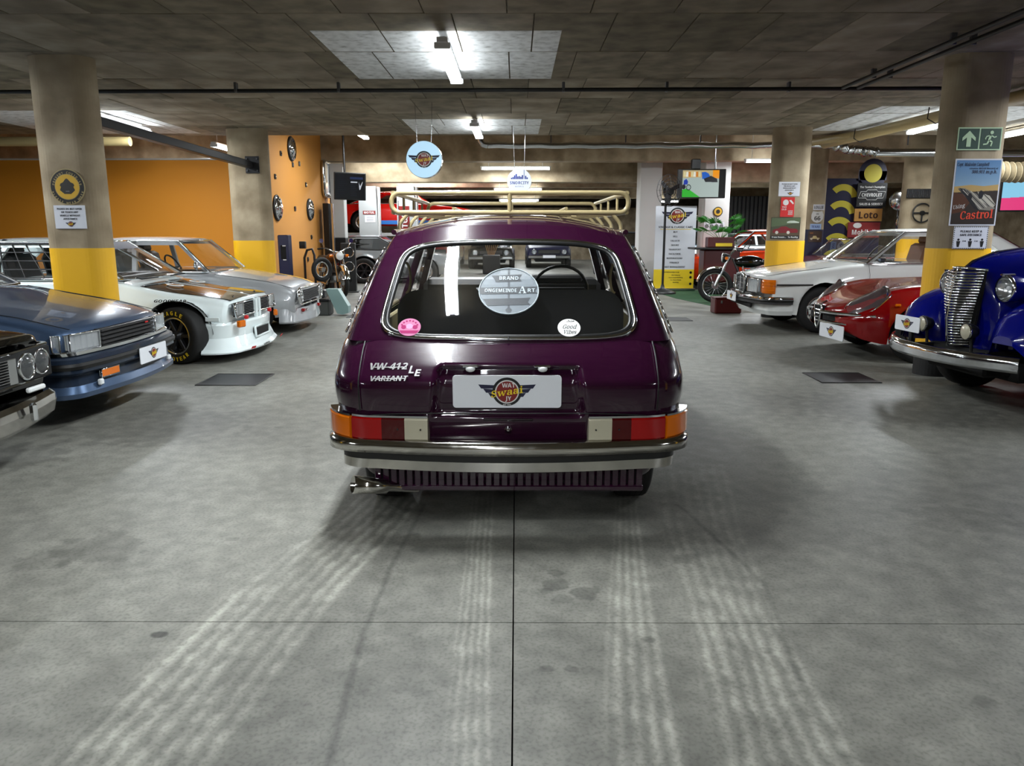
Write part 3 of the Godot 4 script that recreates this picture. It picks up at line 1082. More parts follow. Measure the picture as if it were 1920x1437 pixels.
func estate_car() -> void:
	var c := thing("estate_car", "glossy dark purple estate car seen from the rear, roof rack on top", "car", Vector3(-0.035, 0, -5.4))
	var ys := []
	for i in 26:
		ys.append(lerpf(0.26, 0.58, i / 25.0))
	for i in range(1, 31):
		ys.append(lerpf(0.58, 0.905, i / 30.0))
	var rows := []
	for y in ys:
		rows.append(est_ring(y))
	var st := S()
	grid(st, rows)
	obj("body", st, M.purple, c)
	# tailgate frame round the glass
	st = S()
	var inner := est_loop(0.865, 0.41, 7.0)
	var outer := est_loop(1.0, 0.5, 0.0)
	var mid := PackedVector3Array()
	for i in inner.size():
		mid.append(inner[i].lerp(outer[i], 0.5) + Vector3(0, 0, 0.004))
	grid(st, [inner, mid, outer])
	obj("tailgate_frame", st, M.purple, c)
	st = S()
	tube(st, Array(est_loop(0.865, 0.41, 7.0, 0.004)).slice(0, 128), 0.0105, 8, true)
	obj("window_trim", st, M.chrome, c)
	st = S()
	tube(st, Array(est_loop(0.835, 0.393, 7.0, 0.002)).slice(0, 128), 0.011, 8, true)
	obj("window_seal", st, M.trim_black, c)
	st = S()
	var gl := []
	for s in [0.0, 0.3, 0.6, 0.85, 1.0]:
		gl.append(est_loop(0.835 * s, 0.395 * s, 7.0))
	grid(st, gl)
	obj("rear_window", st, M.glass, c)
	pcyl(c, "trim_joint", M.trim_black, hatch(0, 0.02) + Vector3(0, 0, 0.014), hatch(0, 0.05) + Vector3(0, 0, 0.014), 0.004)
	# corners, side panels
	for sd in [-1.0, 1.0]:
		st = S()
		rows = []
		for i in 13:
			var v := i / 12.0
			var e := hatch(1.0, v)
			var w := lerpf(0.785, 0.615, v)
			var zs := lerpf(1.66, 1.22, v)
			var k := Vector3(w - 0.012, e.y, e.z - 0.03)
			var s := Vector3(w, e.y - 0.004 * v, zs)
			var row := PackedVector3Array()
			for j in 9:
				var t := j / 8.0
				row.append((e * (1 - t) * (1 - t) + k * 2 * t * (1 - t) + s * t * t) * Vector3(sd, 1, 1))
			row.append((s - Vector3(-0.004, 0, 0.3)) * Vector3(sd, 1, 1))
			rows.append(row)
		grid(st, rows)
		obj("rear_pillar", st, M.purple, c)
		# chrome vent loops standing down the rear pillar
		for i in 7:
			var v0 := 0.80 - i * 0.118
			var lp := []
			for j in 12:
				var t := TAU * j / 12.0
				var v := v0 + sin(t) * 0.05
				var q := 0.7 + cos(t) * 0.16
				var e := hatch(1.0, v)
				var w := lerpf(0.785, 0.615, v)
				var k := Vector3(w - 0.012, e.y, e.z - 0.03)
				var s := Vector3(w, e.y - 0.004 * v, lerpf(1.66, 1.22, v))
				lp.append((e * (1 - q) * (1 - q) + k * 2 * q * (1 - q) + s * q * q + Vector3(0.012, 0, 0.006)) * Vector3(sd, 1, 1))
			ptube(c, "vent_loop", M.chrome, lp, 0.005, 6, true)
		# side windows: belt rail, roof rail, pillars, panes
		st = S()
		tube(st, [Vector3(sd * 0.785, 0.905, -1.12), Vector3(sd * 0.787, 0.905, 1.5)], 0.016, 8)
		obj("belt_trim", st, M.chrome, c)
		st = S()
		tube(st, [Vector3(sd * 0.60, 1.388, -0.62), Vector3(sd * 0.612, 1.396, 0.3), Vector3(sd * 0.607, 1.386, 1.3)], 0.014, 8)
		obj("gutter", st, M.purple, c)
		for z in [[-1.12, -0.62, 0.07, "p"], [-0.05, 0.0, 0.05, "p"], [0.78, 0.78, 0.06, "p"]]:
			st = S()
			slab(st, [[Vector3(sd * 0.785, 0.9, z[0]), Vector3(sd * 0.785, 0.9, z[0] + z[2])], [Vector3(sd * 0.605, 1.39, z[1]), Vector3(sd * 0.605, 1.39, z[1] + z[2])]], Vector3(-sd * 0.05, 0, 0))
			obj("door_pillar", st, M.purple, c)
		for z in [[-1.05, -0.55, -0.05, 0.0], [0.0, 0.05, 0.78, 0.78], [0.84, 0.84, 1.36, 1.0]]:
			st = S()
			grid(st, [[Vector3(sd * 0.77, 0.91, z[0]), Vector3(sd * 0.77, 0.91, z[2])], [Vector3(sd * 0.595, 1.385, z[1]), Vector3(sd * 0.595, 1.385, z[3])]])
			obj("side_window", st, M.glass, c)
		# tailgate gap down the side of the panel
		var gap := []
		for i in 12:
			var y := lerpf(0.615, 0.9, i / 11.0)
			gap.append(Vector3(sd * 0.655, y, est_rear(0.655, y) - 0.005 + (0.004 if i < 11 else 0.0)))
		ptube(c, "panel_gap", M.trim_black, gap, 0.003, 6)
		# loop handle strap and cream door cards inside
		pbox(c, "door_card", M.cream_vinyl, Vector3(sd * 0.74, 0.75, 0.2), Vector3(0.03, 0.28, 2.4), 0.01)
		var lp2 := []
		for j in 10:
			var t := PI * j / 9.0
			lp2.append(Vector3(sd * (0.62 - sin(t) * 0.03), 1.12 + cos(t) * 0.09, 0.82))
		ptube(c, "grab_strap", M.cream_vinyl, lp2, 0.008, 6)
	var gb := []
	for i in 21:
		var x := lerpf(-0.655, 0.655, i / 20.0)
		gb.append(Vector3(x, 0.612 - 0.02 * pow(absf(x) / 0.65, 4), est_rear(x, 0.575) + 0.014))
	ptube(c, "panel_gap", M.trim_black, gb, 0.003, 6)
	# roof
	st = S()
	rows = []
	var rp := [[-0.64, 1.435, 0.57], [-0.4, 1.475, 0.595], [0.2, 1.492, 0.605], [0.9, 1.485, 0.605], [1.2, 1.468, 0.602], [1.36, 1.448, 0.595], [1.44, 1.425, 0.585]]
	for i in 23:
		var z := lerpf(-0.64, 1.44, 1.0 - pow(1.0 - i / 22.0, 1.6))
		var hw := kin(rp, z, 2)
		var y := kin(rp, z, 1)
		var row := PackedVector3Array()
		var eb := clampf((z - 0.9) / 0.54, 0, 1)
		for j in 21:
			var u := j / 10.0 - 1.0
			row.append(Vector3(u * hw, y - lerpf(0.085, 0.06, eb * eb) * pow(absf(u), 2.6), z - 0.055 * u * u * eb))
		rows.append(row)
	slab(st, rows, Vector3(0, -0.03, 0))
	obj("roof", st, M.purple, c)
	# windscreen and bonnet side of the cabin
	st = S()
	rows = []
	for i in 5:
		var row := PackedVector3Array()
		for j in 13:
			var u := j / 6.0 - 1.0
			var p := Vector3(0.76, 0.92, -1.12).lerp(Vector3(0.57, 1.42, -0.64), i / 4.0)
			row.append(Vector3(p.x * u, p.y, p.z - 0.14 * (1 - u * u)))
		rows.append(row)
	grid(st, rows)
	obj("windscreen", st, M.glass, c)
	var sc := S()
	bx(sc, Vector3(0, 0.93, -0.93), Vector3(1.42, 0.16, 0.36), 0.04)
	bx(sc, Vector3(0.36, 1.005, -0.88), Vector3(0.42, 0.07, 0.22), 0.02)
	obj("dashboard", sc, M.trim_black, c)
	var wp := []
	for i in 28:
		wp.append(Vector3(0.37, 0.945, -0.5) + Basis(Vector3.RIGHT, 0.42) * Vector3(cos(TAU * i / 28) * 0.205, sin(TAU * i / 28) * 0.205, 0))
	var ws := S()
	tube(ws, wp, 0.012, 8, true)
	bx(ws, Vector3(0.37, 0.945, -0.5), Vector3(0.38, 0.045, 0.03), 0.01, Basis(Vector3.RIGHT, 0.42))
	obj("steering_wheel", ws, M.trim_black, c)
	# seats
	for sd in [-1.0, 1.0]:
		st = S()
		bx(st, Vector3(sd * 0.36, 0.72, -0.02), Vector3(0.54, 0.5, 0.14), 0.05, Basis(Vector3.RIGHT, 0.22))
		bx(st, Vector3(sd * 0.36, 0.5, -0.3), Vector3(0.54, 0.14, 0.5), 0.05)
		obj("front_seat", st, M.seat_black, c)
	st = S()
	prism(st, rrect(1.34, 0.66, 0.13, 7), 0.15, at(Vector3(0, 0.705, 0.72), Basis(Vector3.RIGHT, -0.12)))
	obj("rear_seat", st, M.seat_black, c)
	pbox(c, "load_floor", M.seat_black, Vector3(0, 0.62, 1.35), Vector3(1.3, 0.03, 1.0), 0.005)
	pbox(c, "floor_pan", M.underbody, Vector3(0, 0.34, -0.1), Vector3(1.1, 0.16, 3.9))
	for zc in [1.42, -1.1]:
		for sd in [-1, 1]:
			var hs := S()
			housing(hs, sd, 0.74, 0.52, 0.34, zc, 0.32)
			obj("wheel_housing", hs, M.underbody, c)
	for z in [1.42, -1.1]:
		for sd in [-1, 1]:
			var wn := wheel(c, Vector3(sd * 0.64, 0.305, z), sd, 0.305, 0.17, "cap")
			if z > 0:
				for k in 4:
					plathe(wn, "tread_groove", M.underbody, [[0.3055, -0.046 + k * 0.029], [0.3062, -0.044 + k * 0.029], [0.3055, -0.042 + k * 0.029]], Transform3D(), 36)
	# tail lamps that wrap round the corners
	for sd in [-1.0, 1.0]:
		var path := []
		for i in 14:
			var x := lerpf(0.35, 0.57, i / 13.0)
			path.append(Vector2(x, est_rear(x, 0.54)))
		var w := kin(EST, 0.54, 1)
		for i in range(1, 9):
			var t := PI / 2 * (1.0 - i / 8.0 * 0.9)
			path.append(Vector2(w - 0.225 + cos(t) * 0.225, est_rear(w - 0.225, 0.54) - 0.225 + sin(t) * 0.225))
		var n := sub("tail_lamp", c)
		var cuts := [[0, 6, M.lamp_clear, "reversing_lens"], [6, 11, M.lamp_dark_red, "brake_lens"], [11, 16, M.lamp_red, "reflector_lens"], [16, 21, M.lamp_amber, "indicator_lens"]]
		if sd < 0:
			cuts = [[0, 6, M.lamp_clear, "reversing_lens"], [6, 12, M.lamp_dark_red, "brake_lens"], [12, 16, M.lamp_red, "reflector_lens"], [16, 21, M.lamp_amber, "indicator_lens"]]
		for k in cuts:
			var seg := []
			for i in range(k[0], k[1] + 1):
				seg.append(path[i] * Vector2(sd, 1))
			if sd > 0:
				seg.reverse()
			var s2 := S()
			var o := 0.006 if k[0] == 16 else 0.0
			sweep(s2, seg, [[-0.01, 0.488], [0.036 + o, 0.488], [0.044 + o, 0.496], [0.044 + o, 0.582], [0.036 + o, 0.59], [-0.01, 0.59]])
			obj(k[3], s2, k[2], n)
			var s3 := S()
			sweep(s3, seg, [[-0.01, 0.5905], [0.04 + o, 0.5905], [0.04 + o, 0.599], [-0.01, 0.599]])
			obj("lamp_trim", s3, M.chrome, n)
		for k in 3:
			var q: Vector2 = path[[2, 8, 17][k]] * Vector2(sd, 1)
			pcyl(n, "lens_screw", M.trim_black, Vector3(q.x, 0.54, q.y + 0.03), Vector3(q.x, 0.54, q.y + 0.049), 0.004, -1, 8)
	# bumper: chrome bar, black rubber strip, bracket
	var bp := []
	for i in 8:
		bp.append(Vector2(0.76, lerpf(1.72, 1.98, i / 7.0)))
	for i in range(1, 9):
		var t := PI / 2 * i / 8.0
		bp.append(Vector2(0.76 - 0.17 + cos(t) * 0.17, 1.98 + sin(t) * 0.1))
	for i in range(1, 30):
		var x := lerpf(0.59, -0.59, i / 30.0)
		bp.append(Vector2(x, 2.08 + 0.06 * (1.0 - pow(x / 0.59, 2))))
	for i in range(7, -1, -1):
		bp.append(bp[8 + i] * Vector2(-1, 1))
	for i in range(7, -1, -1):
		bp.append(bp[i] * Vector2(-1, 1))
	bp.reverse()
	var bn := sub("rear_bumper", c)
	st = S()
	sweep(st, bp, [[-0.06, 0.488], [-0.02, 0.492], [0.02, 0.49], [0.045, 0.482], [0.06, 0.47], [0.068, 0.455], [0.07, 0.435], [-0.06, 0.435]], false)
	obj("bumper_bar", st, M.chrome_worn, bn)
	st = S()
	sweep(st, bp, [[0.0, 0.434], [0.074, 0.434], [0.086, 0.424], [0.088, 0.405], [0.078, 0.388], [0.0, 0.388]])
	obj("rubber_strip", st, M.rubber_trim, bn)
	st = S()
	sweep(st, bp, [[0.0, 0.387], [0.078, 0.387], [0.074, 0.36], [0.03, 0.344], [0.0, 0.344]])
	obj("bumper_valance", st, M.chrome_worn, bn)
	for sd in [-1, 1]:
		pbox(bn, "bracket", M.trim_black, Vector3(sd * 0.62, 0.42, 1.95), Vector3(0.05, 0.08, 0.2))
	# slotted skirt under the bumper
	var sk := sub("rear_skirt", c)
	pbox(sk, "skirt_panel", M.underbody, Vector3(0, 0.29, 1.99), Vector3(1.22, 0.12, 0.01), 0.0)
	pbox(sk, "skirt_edge", M.purple, Vector3(0, 0.232, 2.01), Vector3(1.24, 0.03, 0.03), 0.008)
	pbox(sk, "skirt_edge", M.purple, Vector3(0, 0.345, 2.0), Vector3(1.24, 0.02, 0.03), 0.006)
	var rb: MeshInstance3D
	for i in 34:
		var x := lerpf(-0.6, 0.6, i / 33.0)
		if rb == null:
			rb = pbox(sk, "skirt_rib", M.purple, Vector3.ZERO, Vector3(0.029, 0.1, 0.018), 0.003)
			rb.position = Vector3(x, 0.29, 2.012)
		else:
			again(rb, sk, "skirt_rib", at(Vector3(x, 0.29, 2.012)))
	# exhaust
	var en := sub("exhaust", c)
	var ex := Vector3(-0.88, 0.2, 0.42).normalized()
	plathe(en, "tail_pipe", M.chrome_worn, [[0.02, -0.14], [0.022, 0.0], [0.034, 0.012], [0.042, 0.17], [0.039, 0.17], [0.03, 0.02], [0.0, 0.02]], at(Vector3(-0.55, 0.24, 2.03), frame_of(ex)), 24)
	# plate, plate lamps, badges, lock
	number_plate(c, 0.475, 0.146, at(Vector3(-0.005, 0.705, est_rear(0, 0.70) + 0.016), Basis(Vector3.RIGHT, 0.05)))
	for x in [-0.165, 0.15]:
		var ln := sub("plate_lamp", c, Vector3(x, 0.81, est_rear(0.4, 0.8) + 0.012))
		pbox(ln, "lamp_base", M.chrome, Vector3(0, 0.004, 0), Vector3(0.075, 0.014, 0.03), 0.006)
		var ls := S()
		ball(ls, Vector3(0, -0.006, 0.006), Vector3(0.022, 0.014, 0.016))
		obj("lamp_glass", ls, M.lens_white, ln)
	var bz := est_rear(0.52, 0.79)
	var tb := Basis(Vector3.RIGHT, -0.35) * ry(-0.05)
	var badge := sub("badge", c)
	txt(badge, "VW 412", 0.03, at(Vector3(-0.525, 0.81, est_rear(0.5, 0.81) + 0.004), tb), M.chrome_letter, "Droid Sans", 700, 0.17, 0.008, 0.3)
	txt(badge, "L", 0.034, at(Vector3(-0.42, 0.8, est_rear(0.42, 0.8) + 0.014), tb), M.chrome_letter, "Droid Sans", 700, 0.022, 0.008, 0.3)
	txt(badge, "E", 0.03, at(Vector3(-0.394, 0.788, est_rear(0.4, 0.788) + 0.014), tb), M.chrome_letter, "Droid Sans", 700, 0.022, 0.008, 0.3)
	txt(badge, "VARIANT", 0.023, at(Vector3(-0.52, 0.764, est_rear(0.5, 0.764) + 0.006), tb), M.chrome_letter, "Droid Sans", 700, 0.165, 0.008, 0.3)
	pbox(badge, "badge_bar", M.chrome_letter, Vector3(-0.52, 0.806, est_rear(0.5, 0.806) + 0.002), Vector3(0.15, 0.004, 0.006), 0.001, tb)
	pbox(badge, "badge_bar", M.chrome_letter, Vector3(-0.52, 0.763, est_rear(0.5, 0.763) + 0.002), Vector3(0.14, 0.004, 0.006), 0.001, tb)
	plathe(c, "tailgate_lock", M.chrome, [[0.017, 0.0], [0.016, 0.008], [0.008, 0.012], [0.008, 0.02], [0.0, 0.022]], at(Vector3(0, 0.533, est_rear(0, 0.533)), Basis(Vector3.RIGHT, PI / 2)), 20)
	pbox(c, "tailgate_handle", M.purple_dark, Vector3(0, 0.583, est_rear(0, 0.583) + 0.002), Vector3(0.22, 0.012, 0.012), 0.004)
	# stickers on the rear window
	var nrm := Basis(Vector3.RIGHT, -0.82)
	var a := hatch(-0.66, 0.105) + Vector3(0, 0.006, 0.007)
	var o1 := pprism(c, "sticker", M.pink, ngon(0.052, 32), 0.001, at(a, nrm))
	meta(o1, "round pink sticker on the rear window")
	pprism(o1, "sticker_print", M.pink_dark, ngon(0.012, 12, Vector2(-0.026, 0.0)), 0.0008, at(a, nrm) * at(Vector3(0, 0, 0.0008)))
	pprism(o1, "sticker_print", M.pink_dark, ngon(0.012, 12, Vector2(0.026, 0.0)), 0.0008, at(a, nrm) * at(Vector3(0, 0, 0.0008)))
	pprism(o1, "sticker_print", M.pink_pale, ngon(0.016, 16, Vector2(0, 0.004)), 0.0008, at(a, nrm) * at(Vector3(0, 0, 0.0008)))
	for k in 7:
		var t := PI * (0.12 + 0.76 * k / 6.0)
		pprism(o1, "sticker_print", M.pink_dark, ngon(0.005, 8, Vector2(cos(t), sin(t)) * 0.038), 0.0008, at(a, nrm) * at(Vector3(0, 0, 0.0008)))
	pprism(o1, "sticker_print", M.pink_dark, PackedVector2Array([Vector2(-0.045, -0.02), Vector2(0.045, -0.02), Vector2(0.034, -0.037), Vector2(-0.034, -0.037)]), 0.0008, at(a, nrm) * at(Vector3(0, 0, 0.0008)))
	a = hatch(0.4, 0.105) + Vector3(0, 0.006, 0.007)
	var o2 := pprism(c, "sticker", M.ink_white, ngon(0.052, 32), 0.001, at(a, nrm))
	meta(o2, "round white sticker with black script")
	txt(o2, "Good", 0.024, at(a, nrm) * at(Vector3(0.004, 0.005, 0.0015)), M.ink_black, "Droid Serif", 400, 0.062, 0.0006, 0.3)
	txt(o2, "Vibes", 0.022, at(a, nrm) * at(Vector3(0.004, -0.026, 0.0015)), M.ink_black, "Droid Serif", 400, 0.06, 0.0006, 0.3)
	for k in 5:
		var t := -0.5 + k * 0.9
		pprism(o2, "sticker_print", M.ink_black, PackedVector2Array([Vector2(0.008, 0.034), Vector2(0.008 + cos(t) * 0.02, 0.034 + absf(sin(t)) * 0.009), Vector2(0.008 + cos(t) * 0.017, 0.036 + absf(sin(t)) * 0.012)]), 0.0006, at(a, nrm) * at(Vector3(0, 0, 0.0012)))
	a = hatch(0.0, 0.405) + Vector3(0, 0.005, 0.006)
	nrm = Basis(Vector3.RIGHT, -0.78)
	var o3 := pprism(c, "sticker", M.frost, ngon(0.142, 48), 0.001, at(a, nrm))
	meta(o3, "large round frosted sticker with a ribbon and lettering")
	var sr := S()
	var lp3 := []
	for i in 48:
		lp3.append(at(a, nrm) * Vector3(cos(TAU * i / 48) * 0.139, sin(TAU * i / 48) * 0.139, 0.002))
	tube(sr, lp3, 0.003, 6, true)
	obj("sticker_rim", sr, M.frost_line, o3)
	for r in [[0.075, 0.045, 0.062, 0.1], [0.0, 0.06, 0.135, 0.1], [-0.068, 0.045, 0.1, 0.1]]:
		var w2: float = r[2]
		var y2: float = r[0]
		pprism(o3, "sticker_ribbon", M.frost_dark, PackedVector2Array([Vector2(-w2 - 0.02, y2 + 0.018), Vector2(w2, y2 + 0.026), Vector2(w2 - 0.012, y2), Vector2(w2, y2 - 0.016), Vector2(-w2, y2 - 0.022), Vector2(-w2 - 0.008, y2)]), 0.001, at(a, nrm) * at(Vector3(0, 0, 0.0012)))
	txt(o3, "BRAND", 0.022, at(a, nrm) * at(Vector3(0.0, 0.077, 0.003)), M.frost_line, "Droid Sans", 700, 0.09, 0.0006)
	txt(o3, "ONGEMEINDE", 0.022, at(a, nrm) * at(Vector3(-0.038, 0.001, 0.003)), M.frost_line, "Droid Sans", 700, 0.15, 0.0006)
	txt(o3, "A", 0.042, at(a, nrm) * at(Vector3(0.062, 0.004, 0.003)), M.frost_line, "Droid Serif", 700, 0.036, 0.0006)
	txt(o3, "RT", 0.022, at(a, nrm) * at(Vector3(0.104, 0.002, 0.003)), M.frost_line, "Droid Sans", 700, 0.034, 0.0006)
	pprism(o3, "sticker_ribbon", M.frost_dark, PackedVector2Array([Vector2(-0.005, 0.14), Vector2(0.005, 0.14), Vector2(0.005, -0.1), Vector2(0.016, -0.115), Vector2(0, -0.142), Vector2(-0.016, -0.115), Vector2(-0.005, -0.1)]), 0.001, at(a, nrm) * at(Vector3(0, 0, 0.0002)))
	# wiper-less rear, small chrome fuel flap catch and side lamps
	for sd in [-1.0, 1.0]:
		pbox(c, "rub_strip", M.chrome, Vector3(sd * 0.805, 0.66, 0.3), Vector3(0.012, 0.018, 1.6), 0.004)
		pbox(c, "door_handle", M.chrome, Vector3(sd * 0.80, 0.76, 0.15), Vector3(0.03, 0.025, 0.16), 0.008)
	roof_rack()

func roof_rack() -> void:
	var r := thing("roof_rack", "cream tubular roof rack clamped on the purple car's roof", "roof rack", Vector3(-0.035, 1.44, -5.4))
	var m: Material = M.rack_cream
	for e in [[1.22, 1.0], [-0.5, 1.0]]:
		var z: float = e[0]
		var lp := []
		var pts := rrect(1.255, 0.102, 0.045, 5)
		for p in pts:
			lp.append(Vector3(p.x, 0.099 + p.y, z))
		ptube(r, "end_hoop", m, lp, 0.0128, 8, true)
		pcyl(r, "post", m, Vector3(0, 0.05, z), Vector3(0, 0.15, z), 0.012)
	for sd in [-1.0, 1.0]:
		ptube(r, "side_rail", m, [Vector3(sd * 0.622, 0.15, 1.2), Vector3(sd * 0.622, 0.15, -0.48)], 0.0125)
		ptube(r, "side_rail", m, [Vector3(sd * 0.622, 0.05, 1.2), Vector3(sd * 0.622, 0.05, -0.48)], 0.0125)
		for z in [0.8, 0.36, -0.08]:
			pbox(r, "upright", m, Vector3(sd * 0.622, 0.1, z), Vector3(0.012, 0.1, 0.03), 0.003)
		for z in [1.05, 0.62, 0.15, -0.3]:
			var lg := []
			for i in 8:
				var t := i / 7.0
				lg.append(Vector3(sd * (0.56 + 0.055 * sin(t * PI * 0.55)), 0.045 - 0.085 * t, z))
			ptube(r, "foot", m, [Vector3(sd * 0.4, 0.05, z)] + lg, 0.011)
	for z in [1.05, 0.62, 0.15, -0.3]:
		ptube(r, "cross_bar", m, [Vector3(-0.6, 0.055, z), Vector3(0.6, 0.055, z)], 0.0105)
	for x in [-0.3, 0.0, 0.3]:
		ptube(r, "floor_slat", m, [Vector3(x, 0.07, 1.21), Vector3(x, 0.07, -0.49)], 0.009)

# ---------------------------------------------------------------- the hall
func structure(called: String, st: SurfaceTool, m: Material, parent: Node3D = null) -> MeshInstance3D:
	var o := obj(called, st, m, parent if parent else self)
	if parent == null:
		o.set_meta("kind", "structure")
	return o

func room() -> void:
	# floor: cast slabs with sawn joints
	var fl := S()
	bx(fl, Vector3(0, -0.2, -18), Vector3(30, 0.2, 56))
	var floor_root := structure("floor", fl, M.joint_dark)
	var fm := mk("floor_slab", Color(1, 1, 1), 0.5)
	fm.albedo_texture = floor_image()
	fm.texture_repeat = true
	fm.uv1_scale = Vector3(1.0 / 12.0, 1.0 / 12.0, 1)
	fm.uv1_offset = Vector3(0.5, 13.0 / 12.0, 0)
	fm.metallic_specular = 0.4
	fm.heightmap_enabled = false
	fm.detail_enabled = true
	fm.detail_albedo = noise_tex(41, 0.09, [[0.0, Color(0.8, 0.8, 0.79)], [0.5, Color(0.98, 0.98, 0.97)], [1.0, Color(1, 1, 1)]], 512, 4)
	fm.detail_blend_mode = BaseMaterial3D.BLEND_MODE_MUL
	fm.detail_uv_layer = BaseMaterial3D.DETAIL_UV_2
	fm.uv2_scale = Vector3(1.1, 1.1, 1)
	var fo := mk("floor_slab_plain", Color(0.99, 0.985, 0.94), 0.5)
	triplanar(fo, noise_tex(21, 0.01, [[0.0, Color(0.36, 0.36, 0.355)], [0.5, Color(0.445, 0.445, 0.44)], [1.0, Color(0.53, 0.53, 0.525)]], 512, 6), 0.25)
	fo.metallic_specular = 0.4
	var zj := [10.0, 2.45, -2.565, -7.58, -12.6, -17.6, -22.6, -27.6, -32.6, -37.6, -45.0]
	var xj := [-15.0, -10.0, -5.0, -0.01, 5.0, 10.0, 15.0]
	for i in zj.size() - 1:
		for j in xj.size() - 1:
			var st := S()
			st.set_smooth_group(0xFFFFFFFF)
			var g := 0.0025
			var a := Vector3(xj[j] + g, 0, zj[i + 1] + g)
			var b := Vector3(xj[j + 1] - g, 0, zj[i] - g)
			var P := [Vector3(a.x, 0, a.z), Vector3(b.x, 0, a.z), Vector3(b.x, 0, b.z), Vector3(a.x, 0, b.z)]
			var lowp := []
			for p in P:
				lowp.append(p + Vector3(0, -0.1, 0))
			for q in [[P[0], P[1], P[2], P[3]], [P[0], lowp[0], lowp[1], P[1]], [P[1], lowp[1], lowp[2], P[2]], [P[2], lowp[2], lowp[3], P[3]], [P[3], lowp[3], lowp[0], P[0]]]:
				for k in [0, 1, 2, 0, 2, 3]:
					var p: Vector3 = q[k]
					st.set_uv(Vector2(p.x, p.z))
					st.set_uv2(Vector2(p.x, p.z))
					st.add_vertex(p)
			obj("slab", st, fm if i >= 1 and i <= 3 and j >= 2 and j <= 3 else fo, floor_root)
	# drain covers let into the floor
	for d in [[-2.66, -7.15, 0.55, 0.56, "dark metal drain cover in the floor near the white race car"], [3.12, -7.27, 0.55, 0.5, "dark metal drain cover in the floor near the red sports car"], [-2.5, -12.6, 0.5, 0.5, "dark metal drain cover beside the grey outboard motor stand"], [2.5, -12.2, 0.5, 0.5, "dark metal drain cover near the red toolbox"]]:
		var dn := thing("drain_cover", d[4], "drain cover", Vector3(d[0], 0, d[1]), 0, "drain covers")
		pbox(dn, "cover_plate", M.steel_dark, Vector3(0, 0.001, 0), Vector3(d[2], 0.006, d[3]), 0.002)
		ptube(dn, "cover_rim", M.trim_black, [Vector3(-d[2] / 2, 0.003, -d[3] / 2), Vector3(d[2] / 2, 0.003, -d[3] / 2), Vector3(d[2] / 2, 0.003, d[3] / 2), Vector3(-d[2] / 2, 0.003, d[3] / 2)], 0.006, 6, true)
	# ceiling
	var ce := S()
	bx(ce, Vector3(0, 3.13, -1.75), Vector3(30, 0.3, 23.5))
	var ceil_root := structure("ceiling", ce, M.ceiling_1)
	var pw := 0.61
	var pd := 1.24
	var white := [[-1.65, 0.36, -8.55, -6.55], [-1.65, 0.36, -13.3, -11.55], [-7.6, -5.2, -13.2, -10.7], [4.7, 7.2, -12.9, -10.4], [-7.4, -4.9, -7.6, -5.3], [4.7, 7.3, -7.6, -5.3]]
	for i in 26:
		for j in 8:
			var x := -8.0 + i * pw + (0.2 if j % 2 else 0.0)
			var z := -13.49 + j * pd
			var lift := rng.randf_range(0.0, 0.006)
			var o := pbox(ceil_root, "formwork_panel", M["ceiling_%d" % rng.randi_range(0, 3)], Vector3(x + pw / 2, 2.972 - lift, z + pd / 2), Vector3(pw - 0.007, 0.03, pd - 0.007), 0.003)
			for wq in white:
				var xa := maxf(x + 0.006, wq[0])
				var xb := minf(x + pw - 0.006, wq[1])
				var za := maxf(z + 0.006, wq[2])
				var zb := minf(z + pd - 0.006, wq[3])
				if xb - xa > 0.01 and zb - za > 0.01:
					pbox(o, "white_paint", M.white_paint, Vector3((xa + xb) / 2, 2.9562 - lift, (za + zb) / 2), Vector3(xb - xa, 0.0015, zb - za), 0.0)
	var c2 := S()
	bx(c2, Vector3(0, 4.0, -29.3), Vector3(30, 0.3, 31.6))
	bx(c2, Vector3(0, 3.5, -13.4), Vector3(30, 1.0, 0.2))
	structure("ceiling_high", c2, M.concrete)
	for b in [[-19.2, 3.0, 0.5, M.concrete], [-21.0, 2.62, 0.5, M.concrete], [-26.0, 2.75, 0.5, M.concrete], [-31.0, 2.6, 0.5, M.concrete]]:
		var bs := S()
		bx(bs, Vector3(0, (b[1] + 3.85) / 2, b[0]), Vector3(30, 3.85 - b[1], b[2]))
		structure("beam", bs, b[3])
	# outer walls
	var w := S()
	bx(w, Vector3(-15.1, 2, -18), Vector3(0.2, 4.3, 56))
	structure("wall_left", w, M.concrete)
	w = S()
	bx(w, Vector3(15.1, 2, -18), Vector3(0.2, 4.3, 56))
	structure("wall_right", w, M.concrete)
	w = S()
	bx(w, Vector3(0, 2, -45.1), Vector3(30, 4.3, 0.2))
	structure("wall_back", w, M.concrete)
	w = S()
	bx(w, Vector3(0, 2, 10.1), Vector3(30, 4.3, 0.2))
	structure("wall_front", w, M.concrete)
	# orange walls on the left
	w = S()
	bx(w, Vector3(-10.0, 1.3, -14.1), Vector3(10.0, 2.6, 0.16))
	structure("wall_orange", w, M.wall_orange)
	w = S()
	bx(w, Vector3(-10.0, 2.615, -14.1), Vector3(10.0, 0.03, 0.2), 0.004)
	structure("trim_1", w, M.wall_white)
	w = S()
	bx(w, Vector3(-10.0, 1.95, -20.0), Vector3(10.4, 3.9, 0.2))
	structure("wall_orange_far", w, M.wall_ochre)
	w = S()
	bx(w, Vector3(-4.75, 1.95, -17.05), Vector3(0.2, 3.9, 5.2))
	structure("wall_hubcaps", w, M.wall_ochre)
	columns()
	pipes()

